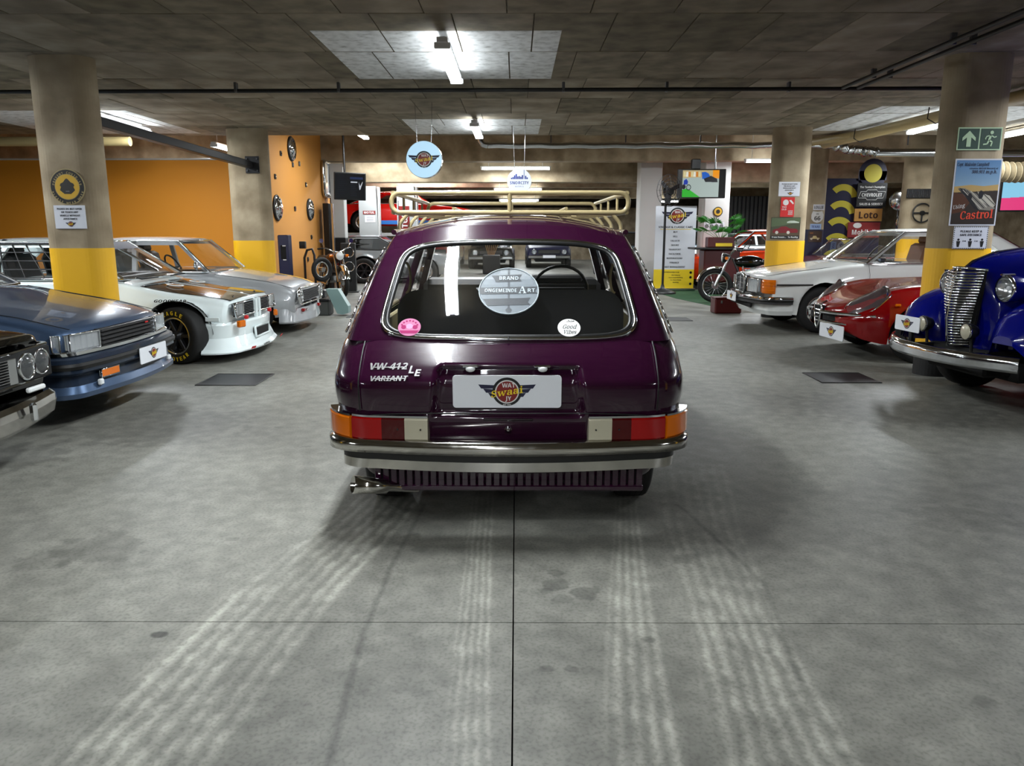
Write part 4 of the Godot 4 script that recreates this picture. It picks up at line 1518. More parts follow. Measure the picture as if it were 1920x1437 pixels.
func column(called_label: String, x: float, z: float, top := 2.96, wdt := 0.58, band: Material = null, yb := 1.225) -> Node3D:
	var c := thing("column", called_label, "column", Vector3(x, 0, z))
	var pl := rrect(wdt, 0.34, 0.168, 9)
	var up := Basis(Vector3.RIGHT, -PI / 2)
	pprism(c, "shaft", M.concrete, pl, top - yb, at(Vector3(0, yb, 0), up))
	var p2 := rrect(wdt + 0.006, 0.346, 0.171, 9)
	pprism(c, "painted_band", band if band else M.yellow_band, p2, yb - 0.25, at(Vector3(0, 0.25, 0), up))
	pprism(c, "dark_foot", M.black_band, p2, 0.25, at(Vector3(0, 0, 0), up))  # black zone from the band down to the floor
	return c

func columns() -> void:
	column("concrete column with yellow foot carrying the round mask sign", -4.215, -7.55)
	column("concrete column with yellow foot holding the end of the steel rail", -4.27, -12.7, 2.96, 0.65)
	column("concrete column with yellow foot carrying the racing poster", 4.23, -7.5)
	column("concrete column with yellow foot behind the white coupe", 4.31, -12.56, 2.96, 0.6)
	column("concrete column with blue foot carrying the route 66 sign", 6.45, -17.2, 3.85, 0.52, M.ink_navy, 1.4)
	column("concrete column with a steering wheel hung on it", 7.5, -14.8, 3.85, 0.6)
	column("plain concrete column behind the camera on the left", -4.13, -2.5)
	column("plain concrete column behind the camera on the right", 4.12, -2.5)

func pipes() -> void:
	var p := thing("sprinkler_pipe", "thin black pipe running across the whole ceiling", "pipe", Vector3(0, 2.86, -8.66))
	pcyl(p, "pipe_run", M.pipe_black, Vector3(-12, -0.02, -0.05), Vector3(5.2, 0.01, 0.03), 0.021)
	for x in [-3.0, -1.9, 0.5, 1.6, 2.9]:
		pbox(p, "pipe_clip", M.steel, Vector3(x, 0.03, 0), Vector3(0.03, 0.1, 0.06), 0.004)
	for k in 2:
		var q := thing("branch_pipe", "black pipe running along the ceiling above the racing poster column, " + ["inner", "outer"][k] + " of two", "pipe", Vector3(3.45 + k * 0.16, 2.87, -4.0), 0, "branch pipes")
		pcyl(q, "pipe_run", M.pipe_black, Vector3(0, 0, -4.6), Vector3(0.12, 0, 8.0), 0.019)
		for z in [-4.0, -2.6, 0.0]:
			pbox(q, "pipe_clip", M.steel, Vector3(0.05, 0.03, z), Vector3(0.05, 0.09, 0.03), 0.004)
	var f := thing("foil_pipe", "silver foil wrapped duct hung across the hall", "pipe", Vector3(0, 2.84, -13.95))
	var pts := []
	for i in 34:
		pts.append(Vector3(lerpf(-0.5, 5.6, i / 33.0), 0.008 * sin(i * 1.7), 0.006 * cos(i * 2.3)))
	ptube(f, "duct", M.foil, pts, 0.052, 12)
	ptube(f, "duct_elbow", M.foil, [Vector3(-0.5, 0, 0), Vector3(-0.58, 0.02, 0), Vector3(-0.62, 0.08, 0), Vector3(-0.62, 0.4, 0)], 0.055, 12)
	var cr := []
	for i in 26:
		var t := i / 25.0
		cr.append(Vector3(lerpf(5.5, 6.3, t), -0.12 * sin(t * PI * 0.5) + rng.randf_range(-0.03, 0.03), rng.randf_range(-0.04, 0.04)))
	ptube(f, "crumpled_duct", M.foil, cr, 0.075, 9)
	ptube(f, "duct", M.foil, [Vector3(6.25, -0.13, 0), Vector3(9.5, -0.13, 0)], 0.07, 14)
	for x in [0.6, 1.9, 3.2, 4.6, 6.8, 7.4]:
		pbox(f, "pipe_hanger", M.steel, Vector3(x, 0.25, 0), Vector3(0.02, 0.5, 0.02), 0.002)
	var c := thing("cream_duct", "cream round duct slanting under the ceiling by the white coupe", "pipe", Vector3.ZERO)
	pcyl(c, "duct", M.pipe_cream, Vector3(5.3, 2.84, -13.8), Vector3(5.75, 2.84, -6.0), 0.075, -1, 20)
	pcyl(c, "duct", M.pipe_cream, Vector3(5.05, 2.86, -13.75), Vector3(5.62, 2.87, -11.8), 0.06, -1, 16)
	for z in [-12.6, -10.4, -8.0]:
		ptube(c, "pipe_clip", M.pipe_black, [Vector3(5.3, 2.94, z), Vector3(5.29, 2.8, z), Vector3(5.4, 2.74, z), Vector3(5.53, 2.8, z), Vector3(5.53, 2.94, z)], 0.008)
	var g := thing("steel_rail", "long dark steel rail bolted to the concrete column, slanting under the ceiling", "rail", Vector3.ZERO)
	var r0 := Vector3(-4.42, 2.52, -8.3)
	var r1 := Vector3(-4.2, 2.4, -12.5)
	var dir := (r1 - r0).normalized()
	var bb := Basis.looking_at(dir)
	pbox(g, "rail_beam", M.steel_dark, (r0 + r1) / 2, Vector3(0.11, 0.1, r0.distance_to(r1)), 0.008, bb)
	pbox(g, "rail_lip", M.steel, (r0 + r1) / 2 + Vector3(-0.09, 0.05, 0.7), Vector3(0.05, 0.05, r0.distance_to(r1) * 0.6), 0.006, bb)
	pbox(g, "end_plate", M.steel_dark, Vector3(-4.16, 2.4, -12.522), Vector3(0.22, 0.26, 0.014), 0.004)
	for k in 4:
		pcyl(g, "bolt", M.steel, Vector3(-4.16 + (0.08 if k % 2 else -0.08), 2.4 + (0.09 if k < 2 else -0.09), -12.515), Vector3(-4.16 + (0.08 if k % 2 else -0.08), 2.4 + (0.09 if k < 2 else -0.09), -12.49), 0.014, -1, 6)
	var yl := thing("cream_pipe", "cream pipe under the ceiling beyond the mask sign column", "pipe", Vector3(-8.5, 2.72, -12.2))
	pcyl(yl, "pipe_run", M.pipe_cream, Vector3(-4, 0, 0), Vector3(2.6, 0, 0), 0.07)
	for x in [-1.0, 0.5, 2.0]:
		pbox(yl, "pipe_clip", M.steel, Vector3(x, 0.1, 0), Vector3(0.03, 0.24, 0.02), 0.003)

# ---------------------------------------------------------------- small helpers for the car fronts
func slats(parent: Node3D, called: String, m: Material, x0: float, x1: float, y0: float, y1: float, n: int, z: float, th := 0.5, dz := 0.015, bowz := 0.0) -> void:
	for i in n:
		var y := lerpf(y0, y1, (i + 0.5) / n)
		var h := (y1 - y0) / n * th
		if bowz == 0.0:
			pbox(parent, called, m, Vector3((x0 + x1) / 2, y, z), Vector3(x1 - x0, h, dz), minf(h, dz) * 0.3)
		else:
			var path := []
			for k in 9:
				var x := lerpf(x0, x1, k / 8.0)
				path.append(Vector2(x, z + bowz * x * x))
			var st := S()
			sweep(st, path, [[-dz, y - h / 2], [0, y - h / 2], [0.003, y], [0, y + h / 2], [-dz, y + h / 2]])
			obj(called, st, m, parent)

# a sheet that lies on the top surface of a lofted body
func top_panel(parent: Node3D, called: String, m: Material, sts: Array, xa: float, xb: float, za: float, zb: float, lift := 0.004, skew := 0.0) -> void:
	var rows := []
	for i in 15:
		var z := lerpf(za, zb, i / 14.0)
		var row := PackedVector3Array()
		for j in 9:
			var x := lerpf(xa, xb, j / 8.0) * (1.0 - skew * (1.0 - i / 14.0))
			var yc := kin(sts, z, 6)
			var wsh := kin(sts, z, 5)
			row.append(Vector3(x, yc - (yc - kin(sts, z, 4)) * pow(absf(x) / wsh, 2.4) + lift, z))
		rows.append(row)
	var st := S()
	slab(st, rows, Vector3(0, -lift * 0.8, 0))
	obj(called, st, m, parent)

func plan_path(w: float, zside: float, zfront: float, rc: float, bow: float, n := 9) -> Array:
	var p := []
	for i in 5:
		p.append(Vector2(w, lerpf(zside, zfront + bow + rc, i / 4.0)))
	for i in range(1, 8):
		var t := PI / 2 * i / 7.0
		p.append(Vector2(w - rc + cos(t) * rc, zfront + bow + rc - sin(t) * rc))
	for i in range(1, n):
		var x := (w - rc) * (1.0 - float(i) / n)
		p.append(Vector2(x, zfront + bow * pow(x / (w - rc), 2)))
	var k := p.size()
	p.append(Vector2(0, zfront))
	for i in range(k - 1, -1, -1):
		p.append(p[i] * Vector2(-1, 1))
	p.reverse()
	return p

func gap_line(parent: Node3D, sts: Array, pts: Array) -> void:
	var l := []
	for q in pts:
		var yc := kin(sts, q[1], 6)
		l.append(Vector3(q[0], yc - (yc - kin(sts, q[1], 4)) * pow(absf(q[0]) / kin(sts, q[1], 5), 2.4) + 0.001, q[1]))
	ptube(parent, "panel_gap", M.trim_black, l, 0.003, 6)

func left_cars() -> void:
	blue_saloon()
	black_car()
	race_car()
	silver_saloon()

func blue_saloon() -> void:
	var c := thing("saloon_car", "metallic blue eighties saloon car with rectangular headlights and dark slatted grille", "car", Vector3(-3.12, 0, -6.1), -PI / 2)
	var sts := [[0.0, 0.76, 0.4, 0.5, 0.655, 0.73, 0.675], [0.04, 0.79, 0.38, 0.5, 0.685, 0.75, 0.71], [0.3, 0.815, 0.3, 0.5, 0.755, 0.775, 0.785], [0.8, 0.83, 0.22, 0.5, 0.84, 0.785, 0.875], [1.25, 0.835, 0.2, 0.52, 0.91, 0.79, 0.945], [2.5, 0.84, 0.2, 0.55, 0.93, 0.79, 0.95], [3.6, 0.835, 0.22, 0.55, 0.93, 0.78, 0.95], [4.3, 0.80, 0.3, 0.55, 0.9, 0.74, 0.92], [4.4, 0.76, 0.34, 0.55, 0.86, 0.7, 0.88]]
	car_body(c, M.blue_metal, sts, [[0.85, 0.31, 0.37], [3.5, 0.31, 0.37]], 0.1, 0.045)
	greenhouse(c, M.blue_metal, {"zc": 1.3, "zf": 1.95, "zb": 3.2, "ze": 3.85, "yb": 0.93, "yr": 1.37, "wb": 0.76, "wr": 0.6, "mid": [0.5]}, M.trim_black)
	two_wheels(c, 0.85, 0.73, 0.3, 0.18, "cap")
	two_wheels(c, 3.5, 0.73, 0.3, 0.18, "cap")
	gap_line(c, sts, [[0.68, 0.06], [0.69, 0.4], [0.7, 0.8], [0.71, 1.2]])
	gap_line(c, sts, [[-0.68, 0.06], [-0.69, 0.4], [-0.7, 0.8], [-0.71, 1.2]])
	# lamps, grille, chrome strip
	for sd in [-1.0, 1.0]:
		box_lamp(c, "headlight", Vector3(sd * 0.585, 0.605, 0.03), Vector3(0.3, 0.125, 0.09), M.lens, ry(-sd * 0.2))
		box_lamp(c, "side_lamp", Vector3(sd * 0.765, 0.605, 0.12), Vector3(0.05, 0.12, 0.05), M.lens, ry(-sd * 1.1))
		var ind := box_lamp(c, "indicator", Vector3(sd * 0.42, 0.355, -0.055), Vector3(0.22, 0.055, 0.03), M.lamp_amber, ry(-sd * 0.08))
		pbox(c, "fog_lamp", M.lens_white, Vector3(sd * 0.56, 0.30, -0.06), Vector3(0.05, 0.045, 0.03), 0.008)
	pbox(c, "grille_panel", M.trim_black, Vector3(0, 0.61, 0.02), Vector3(0.84, 0.125, 0.03))
	slats(c, "grille_slat", M.gunmetal, -0.42, 0.42, 0.55, 0.672, 4, -0.012, 0.78, 0.03)
	pbox(c, "grille_badge", M.ink_scarlet, Vector3(-0.28, 0.645, -0.03), Vector3(0.05, 0.01, 0.004), 0.0)
	var st := S()
	sweep(st, plan_path(0.79, 0.2, -0.035, 0.1, 0.06), [[-0.03, 0.512], [0.006, 0.51], [0.022, 0.52], [0.022, 0.542], [0.006, 0.55], [-0.03, 0.548]])
	obj("chrome_strip", st, M.chrome, c)
	# bumper and spoiler lip
	var bn := sub("front_bumper", c)
	st = S()
	sweep(st, plan_path(0.82, 0.42, -0.07, 0.12, 0.06), [[-0.1, 0.515], [0.0, 0.512], [0.025, 0.5], [0.03, 0.46], [0.03, 0.40], [0.0, 0.38], [-0.1, 0.38]])
	obj("bumper_bar", st, M.blue_dark, bn)
	st = S()
	sweep(st, plan_path(0.82, 0.42, -0.07, 0.12, 0.06), [[0.0, 0.472], [0.04, 0.47], [0.045, 0.45], [0.04, 0.428], [0.0, 0.426]])
	obj("rubber_strip", st, M.trim_black, bn)
	st = S()
	sweep(st, plan_path(0.79, 0.4, -0.05, 0.12, 0.06), [[-0.1, 0.385], [0.0, 0.385], [0.01, 0.3], [-0.1, 0.3]])
	obj("valance", st, M.blue_dark, bn)
	st = S()
	sweep(st, plan_path(0.80, 0.42, -0.06, 0.14, 0.07), [[-0.1, 0.3], [0.02, 0.3], [0.05, 0.25], [0.045, 0.215], [0.0, 0.205], [-0.1, 0.21]])
	obj("spoiler_lip", st, M.blue_metal, bn)
	number_plate(c, 0.46, 0.13, at(Vector3(-0.16, 0.405, -0.125), Basis(Vector3.UP, PI)), false)
	for sd in [-1.0, 1.0]:
		pbox(c, "rub_strip", M.trim_black, Vector3(sd * 0.84, 0.55, 2.2), Vector3(0.02, 0.04, 2.0), 0.006)
	# wiper
	ptube(c, "wiper", M.trim_black, [Vector3(0.3, 0.96, 1.2), Vector3(0.7, 0.975, 1.28)], 0.008)
	ptube(c, "wiper", M.trim_black, [Vector3(-0.25, 0.97, 1.2), Vector3(0.2, 0.975, 1.24)], 0.008)

func black_car() -> void:
	var c := thing("muscle_car", "gloss black wide car with paired round headlights and low chrome bumper", "car", Vector3(-2.9, 0, -3.86), -PI / 2)
	var sts := [[0.0, 0.90, 0.46, 0.6, 0.735, 0.86, 0.755], [0.03, 0.925, 0.42, 0.6, 0.765, 0.88, 0.785], [0.3, 0.945, 0.3, 0.6, 0.80, 0.88, 0.815], [0.9, 0.955, 0.24, 0.6, 0.83, 0.88, 0.86], [1.6, 0.955, 0.22, 0.6, 0.86, 0.88, 0.9], [3.0, 0.955, 0.22, 0.6, 0.87, 0.88, 0.9], [4.4, 0.94, 0.26, 0.6, 0.87, 0.86, 0.89], [4.95, 0.88, 0.36, 0.6, 0.82, 0.8, 0.84]]
	car_body(c, M.black_paint, sts, [[1.0, 0.33, 0.38], [3.9, 0.33, 0.38]], 0.08, 0.06)
	greenhouse(c, M.black_paint, {"zc": 1.75, "zf": 2.4, "zb": 3.3, "ze": 4.3, "yb": 0.88, "yr": 1.33, "wb": 0.82, "wr": 0.62, "cp": 0.5}, M.chrome)
	two_wheels(c, 1.0, 0.82, 0.33, 0.2, "cap")
	two_wheels(c, 3.9, 0.82, 0.33, 0.2, "cap")
	pbox(c, "grille_panel", M.underbody, Vector3(0, 0.61, 0.0), Vector3(1.66, 0.19, 0.03), 0.01)
	for sd in [-1.0, 1.0]:
		headlight(c, Vector3(sd * 0.73, 0.615, 0.0), 0.073)
		headlight(c, Vector3(sd * 0.575, 0.61, -0.01), 0.073)
		pbox(c, "grille_cheek", M.polished, Vector3(sd * 0.455, 0.6, -0.015), Vector3(0.07, 0.15, 0.01), 0.004)
	slats(c, "grille_slat", M.polished, -0.41, 0.41, 0.54, 0.68, 9, -0.02, 0.35, 0.02)
	for y in [0.705, 0.515]:
		var s := S()
		sweep(s, plan_path(0.9, 0.12, -0.03, 0.06, 0.06), [[-0.02, y - 0.008], [0.006, y - 0.008], [0.012, y], [0.006, y + 0.008], [-0.02, y + 0.008]])
		obj("grille_trim", s, M.chrome, c)
	var bn := sub("front_bumper", c)
	var st := S()
	sweep(st, plan_path(0.93, 0.3, -0.09, 0.16, 0.1), [[-0.08, 0.43], [0.0, 0.425], [0.03, 0.40], [0.036, 0.36], [0.02, 0.29], [-0.03, 0.25], [-0.08, 0.25]])
	obj("bumper_bar", st, M.chrome_worn, bn)
	for sd in [-1.0, 1.0]:
		pbox(bn, "overrider", M.chrome, Vector3(sd * 0.42, 0.37, -0.13), Vector3(0.035, 0.11, 0.04), 0.012)
		pbox(bn, "parking_lamp", M.lens_white, Vector3(sd * 0.62, 0.47, -0.03), Vector3(0.16, 0.03, 0.03), 0.008)

const RACE := [[0.0, 0.69, 0.34, 0.46, 0.615, 0.66, 0.63], [0.04, 0.72, 0.3, 0.46, 0.645, 0.68, 0.665], [0.3, 0.77, 0.24, 0.46, 0.685, 0.7, 0.715], [0.62, 0.82, 0.2, 0.45, 0.72, 0.72, 0.765], [0.95, 0.82, 0.18, 0.45, 0.79, 0.72, 0.82], [1.25, 0.79, 0.17, 0.5, 0.86, 0.73, 0.89], [2.2, 0.78, 0.17, 0.5, 0.87, 0.73, 0.9], [3.1, 0.82, 0.18, 0.5, 0.87, 0.73, 0.89], [3.7, 0.8, 0.26, 0.5, 0.86, 0.7, 0.89], [4.1, 0.7, 0.4, 0.55, 0.84, 0.62, 0.86]]

func race_car() -> void:
	var c := thing("race_car", "white seventies race car with black bonnet, window net and steered front wheels", "car", Vector3(-3.02, 0, -8.82), -PI / 2)
	car_body(c, M.race_white, RACE, [[0.54, 0.31, 0.36], [3.05, 0.31, 0.37]], 0.06, 0.05)
	greenhouse(c, M.race_white, {"zc": 1.1, "zf": 1.68, "zb": 2.75, "ze": 3.45, "yb": 0.885, "yr": 1.315, "wb": 0.72, "wr": 0.58, "cp": 0.35, "down": 1, "mid": [0.72], "pillar": M.race_white}, M.chrome)
	# sun strip at the top of the windscreen
	var ss := S()
	var rg := []
	for i in 2:
		var row := PackedVector3Array()
		for j in 9:
			var u := j / 4.0 - 1.0
			var p := Vector3(0.72, 0.885, 1.1).lerp(Vector3(0.58, 1.265, 1.68), 0.78 + 0.2 * i)
			row.append(Vector3(p.x * u * 0.98, p.y + 0.003, p.z - 0.1 * (1 - u * u) - 0.004))
		rg.append(row)
	slab(ss, rg, Vector3(0, 0.001, 0.002))
	obj("sun_strip", ss, M.ink_navy, c)
	# bonnet panels either side of the white stripe
	top_panel(c, "bonnet_panel", M.black_paint, RACE, 0.045, 0.63, 0.04, 0.98, 0.004, 0.08)
	top_panel(c, "bonnet_panel", M.black_paint, RACE, -0.63, -0.045, 0.04, 0.98, 0.004, 0.08)
	for q in [[0.3, 0.75], [-0.3, 0.75]]:
		plathe(c, "bonnet_ring", M.ink_white, [[0.09, 0.0], [0.09, 0.006], [0.075, 0.008], [0.07, 0.004]], at(Vector3(q[0], 0.797, q[1]), Basis(Vector3.RIGHT, -0.12)), 20)
	for x in [-0.35, 0.35]:
		pcyl(c, "bonnet_pin", M.chrome, Vector3(x, 0.66, 0.1), Vector3(x, 0.69, 0.1), 0.012, -1, 10)
		pbox(c, "scuttle_vent", M.underbody, Vector3(x, 0.885, 1.02), Vector3(0.4, 0.012, 0.06), 0.004, Basis(Vector3.RIGHT, -0.3))
	# front: headlamps, grille, central posts
	pbox(c, "grille_panel", M.underbody, Vector3(0, 0.545, -0.005), Vector3(1.28, 0.13, 0.03), 0.005)
	for sd in [-1.0, 1.0]:
		box_lamp(c, "headlight", Vector3(sd * 0.54, 0.555, -0.015), Vector3(0.22, 0.135, 0.06), M.lens, ry(-sd * 0.06))
		slats(c, "grille_slat", M.steel, minf(sd * 0.09, sd * 0.43), maxf(sd * 0.09, sd * 0.43), 0.495, 0.6, 6, -0.025, 0.35, 0.02)
		pbox(c, "grille_post", M.race_white, Vector3(sd * 0.055, 0.51, -0.04), Vector3(0.045, 0.25, 0.04), 0.008)
		pbox(c, "indicator", M.lamp_amber, Vector3(sd * 0.6, 0.405, -0.06), Vector3(0.11, 0.075, 0.05), 0.012, ry(-sd * 0.3))
		pbox(c, "tow_mount", M.ink_scarlet, Vector3(sd * 0.4, 0.455, -0.05), Vector3(0.05, 0.04, 0.04), 0.008)
	var fs := S()
	tube(fs, [Vector3(-0.66, 0.48, -0.035), Vector3(0.66, 0.48, -0.035), Vector3(0.66, 0.618, -0.02), Vector3(-0.66, 0.618, -0.02)], 0.012, 8, true)
	obj("grille_frame", fs, M.chrome, c)
	# air dam
	var an := sub("air_dam", c)
	var st := S()
	sweep(st, plan_path(0.76, 0.3, -0.06, 0.2, 0.08), [[-0.1, 0.43], [0.0, 0.425], [0.012, 0.40], [0.0, 0.26], [0.05, 0.15], [0.085, 0.115], [0.08, 0.1], [-0.1, 0.1]])
	obj("dam_skin", st, M.race_white, an)
	pbox(an, "intake", M.underbody, Vector3(0, 0.27, -0.066), Vector3(0.42, 0.1, 0.05), 0.01)
	var it := S()
	tube(it, [Vector3(-0.23, 0.215, -0.085), Vector3(0.23, 0.215, -0.085), Vector3(0.23, 0.325, -0.08), Vector3(-0.23, 0.325, -0.08)], 0.014, 8, true)
	obj("intake_lip", it, M.race_white, an)
	for sd in [-1.0, 1.0]:
		pbox(an, "dam_sticker", M.ink_scarlet, Vector3(sd * 0.5, 0.135, -0.145), Vector3(0.1, 0.03, 0.004), 0.0, Basis(Vector3.RIGHT, -0.5) * ry(-sd * 0.1))
	txt(an, "GOODYEAR", 0.022, at(Vector3(0.1, 0.125, -0.16), Basis(Vector3.UP, PI) * Basis(Vector3.RIGHT, -0.6)), M.ink_black, "Droid Sans", 700, 0.2, 0.002)
	# wing decals on the near side
	var bs := Basis(Vector3.UP, PI / 2)
	txt(c, "GOODYEAR", 0.03, at(Vector3(0.79, 0.665, 0.6), bs * Basis(Vector3.RIGHT, -0.35)), M.ink_black, "Droid Sans", 700, 0.34, 0.004, 0.3)
	pbox(c, "side_decal", M.gunmetal, Vector3(0.79, 0.72, 1.28), Vector3(0.006, 0.05, 0.2), 0.0)
	pbox(c, "marker_panel", M.race_white, Vector3(0.775, 0.47, 0.18), Vector3(0.012, 0.045, 0.15), 0.005)
	# wheels: the front ones are turned
	for sd in [-1, 1]:
		var n := wheel(c, Vector3(sd * 0.74, 0.3, 0.54), sd, 0.3, 0.2, "race", -0.33, 0.195)
		if sd == 1:
			for k in 2:
				var word: String = ["EAGLE", "GOODYEAR"][k]
				for i in word.length():
					var a := (PI * 0.5 if k == 0 else -PI * 0.5) + (i - (word.length() - 1) / 2.0) * (-0.24 if k == 0 else 0.2)
					var lx := Vector3(cos(a) * 0.243, 0, 0)
					var pos := Vector3(-sin(a) * 0.243, 0.106, -cos(a) * 0.243)
					var outw := Vector3(0, 1, 0)
					var upv := Vector3(-sin(a), 0, -cos(a)) * (1.0 if k == 0 else -1.0)
					txt(n, word[i], 0.042, Transform3D(Basis(upv.cross(outw), upv, outw), pos), M.ink_yellow, "Droid Sans", 700, 0.03, 0.002)
		wheel(c, Vector3(sd * 0.72, 0.3, 3.05), sd, 0.3, 0.26, "race", 0.0, 0.185)
	# window net on the near side
	var a0 := Vector3(0.715, 0.9, 1.3)
	var a1 := Vector3(0.6, 1.25, 1.75)
	var b0 := Vector3(0.715, 0.9, 2.35)
	var b1 := Vector3(0.6, 1.25, 2.45)
	for i in 6:
		var t := i / 5.0
		ptube(c, "net_strap", M.trim_black, [a0.lerp(b0, t), a1.lerp(b1, t)], 0.008, 4)
	for i in 5:
		var t := i / 4.0
		ptube(c, "net_strap", M.trim_black, [a0.lerp(a1, t), b0.lerp(b1, t)], 0.008, 4)
	# roll cage
	for sd in [-1.0, 1.0]:
		ptube(c, "roll_cage", M.polished, [Vector3(sd * 0.6, 0.5, 1.3), Vector3(sd * 0.6, 0.92, 1.35), Vector3(sd * 0.5, 1.24, 1.85), Vector3(sd * 0.5, 1.25, 2.5), Vector3(sd * 0.58, 0.6, 2.55)], 0.02)
	ptube(c, "roll_cage", M.polished, [Vector3(-0.5, 1.25, 2.5), Vector3(0.5, 1.25, 2.5)], 0.02)

func silver_saloon() -> void:
	var c := thing("compact_saloon", "small silver saloon car with dog-bone grille behind the white race car", "car", Vector3(-2.98, 0, -11.12), -PI / 2)
	var sts := [[0.0, 0.66, 0.3, 0.45, 0.545, 0.62, 0.57], [0.05, 0.70, 0.26, 0.45, 0.6, 0.65, 0.63], [0.3, 0.745, 0.22, 0.45, 0.68, 0.69, 0.72], [0.7, 0.775, 0.2, 0.45, 0.745, 0.7, 0.79], [1.15, 0.775, 0.18, 0.5, 0.80, 0.71, 0.85], [2.4, 0.77, 0.18, 0.5, 0.83, 0.71, 0.87], [3.4, 0.77, 0.2, 0.5, 0.84, 0.7, 0.88], [3.95, 0.72, 0.3, 0.5, 0.8, 0.64, 0.84]]
	car_body(c, M.escort_silver, sts, [[0.62, 0.29, 0.335], [3.0, 0.29, 0.33]], 0.04, 0.06)
	greenhouse(c, M.escort_silver, {"zc": 1.15, "zf": 1.6, "zb": 2.75, "ze": 3.2, "yb": 0.835, "yr": 1.3, "wb": 0.7, "wr": 0.56, "cp": 0.3, "mid": [0.55]}, M.chrome)
	two_wheels(c, 0.62, 0.68, 0.285, 0.19, "cap", -0.15)
	two_wheels(c, 3.0, 0.68, 0.285, 0.19, "cap")
	top_panel(c, "bonnet_stripe", M.yellow_band, sts, -0.46, -0.36, 0.06, 1.1, 0.003)
	# dog-bone surround: two round ends joined by a narrow waist
	var lp := []
	for i in 17:
		var t := PI * 0.5 - 2.0 * PI * 0.9 * (i / 16.0 - 0.0) * 0.5 - 0.3
		lp.append(Vector3(0.52 + cos(t) * 0.125, 0.50 + sin(t) * 0.115, -0.012))
	var lq := []
	for i in range(16, -1, -1):
		lq.append(lp[i] * Vector3(-1, 1, 1))
	ptube(c, "grille_frame", M.chrome, lp + lq, 0.013, 8, true)
	pbox(c, "grille_panel", M.underbody, Vector3(0, 0.50, 0.0), Vector3(0.84, 0.14, 0.02), 0.004)
	slats(c, "grille_slat", M.steel, -0.4, 0.4, 0.44, 0.56, 7, -0.014, 0.4, 0.015)
	for sd in [-1.0, 1.0]:
		headlight(c, Vector3(sd * 0.52, 0.50, -0.005), 0.088)
		pbox(c, "parking_lamp", M.lamp_red, Vector3(sd * 0.42, 0.3, -0.01), Vector3(0.08, 0.045, 0.05), 0.012)
		for k in 5:
			pbox(c, "cooling_slot", M.underbody, Vector3(sd * (0.1 + k * 0.05), 0.375, -0.004), Vector3(0.018, 0.07, 0.03), 0.003, Basis(Vector3(0, 0, 1), -0.25))
	pbox(c, "towing_strap", M.polished, Vector3(0.3, 0.3, -0.03), Vector3(0.12, 0.03, 0.02), 0.006)
	var st := S()
	sweep(st, plan_path(0.72, 0.24, -0.03, 0.16, 0.07), [[-0.08, 0.34], [0.0, 0.335], [0.012, 0.25], [0.03, 0.16], [0.02, 0.14], [-0.08, 0.14]])
	obj("front_spoiler", st, M.escort_silver, c)
	ptube(c, "door_mirror", M.chrome, [Vector3(0.74, 0.86, 1.3), Vector3(0.8, 0.9, 1.28)], 0.01)
	var ms := S()
	ball(ms, Vector3(0.82, 0.93, 1.28), Vector3(0.04, 0.055, 0.03))
	obj("door_mirror", ms, M.chrome, c)
	gap_line(c, sts, [[0.62, 0.08], [0.64, 0.4], [0.66, 0.8], [0.66, 1.1]])

# ---------------------------------------------------------------- cars along the right side (near side is local -x)
func right_cars() -> void:
	vintage_car()
	red_spider()
	white_coupe()

# rounded mudguard: stations [z, top, half width, bottom], round a centre line x
func mudguard(parent: Node3D, m: Material, x: float, sts: Array, lean := 0.0) -> void:
	var rows := []
	var z0: float = sts[0][0]
	var z1: float = sts[sts.size() - 1][0]
	for i in 29:
		var z := lerpf(z0, z1, i / 28.0)
		var top := kin(sts, z, 1)
		var hw := kin(sts, z, 2)
		var bot := kin(sts, z, 3)
		var row := PackedVector3Array()
		for j in 19:
			var t := PI * j / 18.0
			var cx := cos(t)
			var sy := sin(t)
			row.append(Vector3(x + hw * signf(cx) * pow(absf(cx), 0.75) + lean * sy, bot + (top - bot) * pow(sy, 0.75), z))
		rows.append(row)
	var st := S()
	grid(st, rows)
	for e in [rows[0], rows[28]]:
		smooth(st, true)
		for j in 9:
			quad(st, e[j], e[j + 1], e[17 - j], e[18 - j])
	obj("mudguard", st, m, parent)

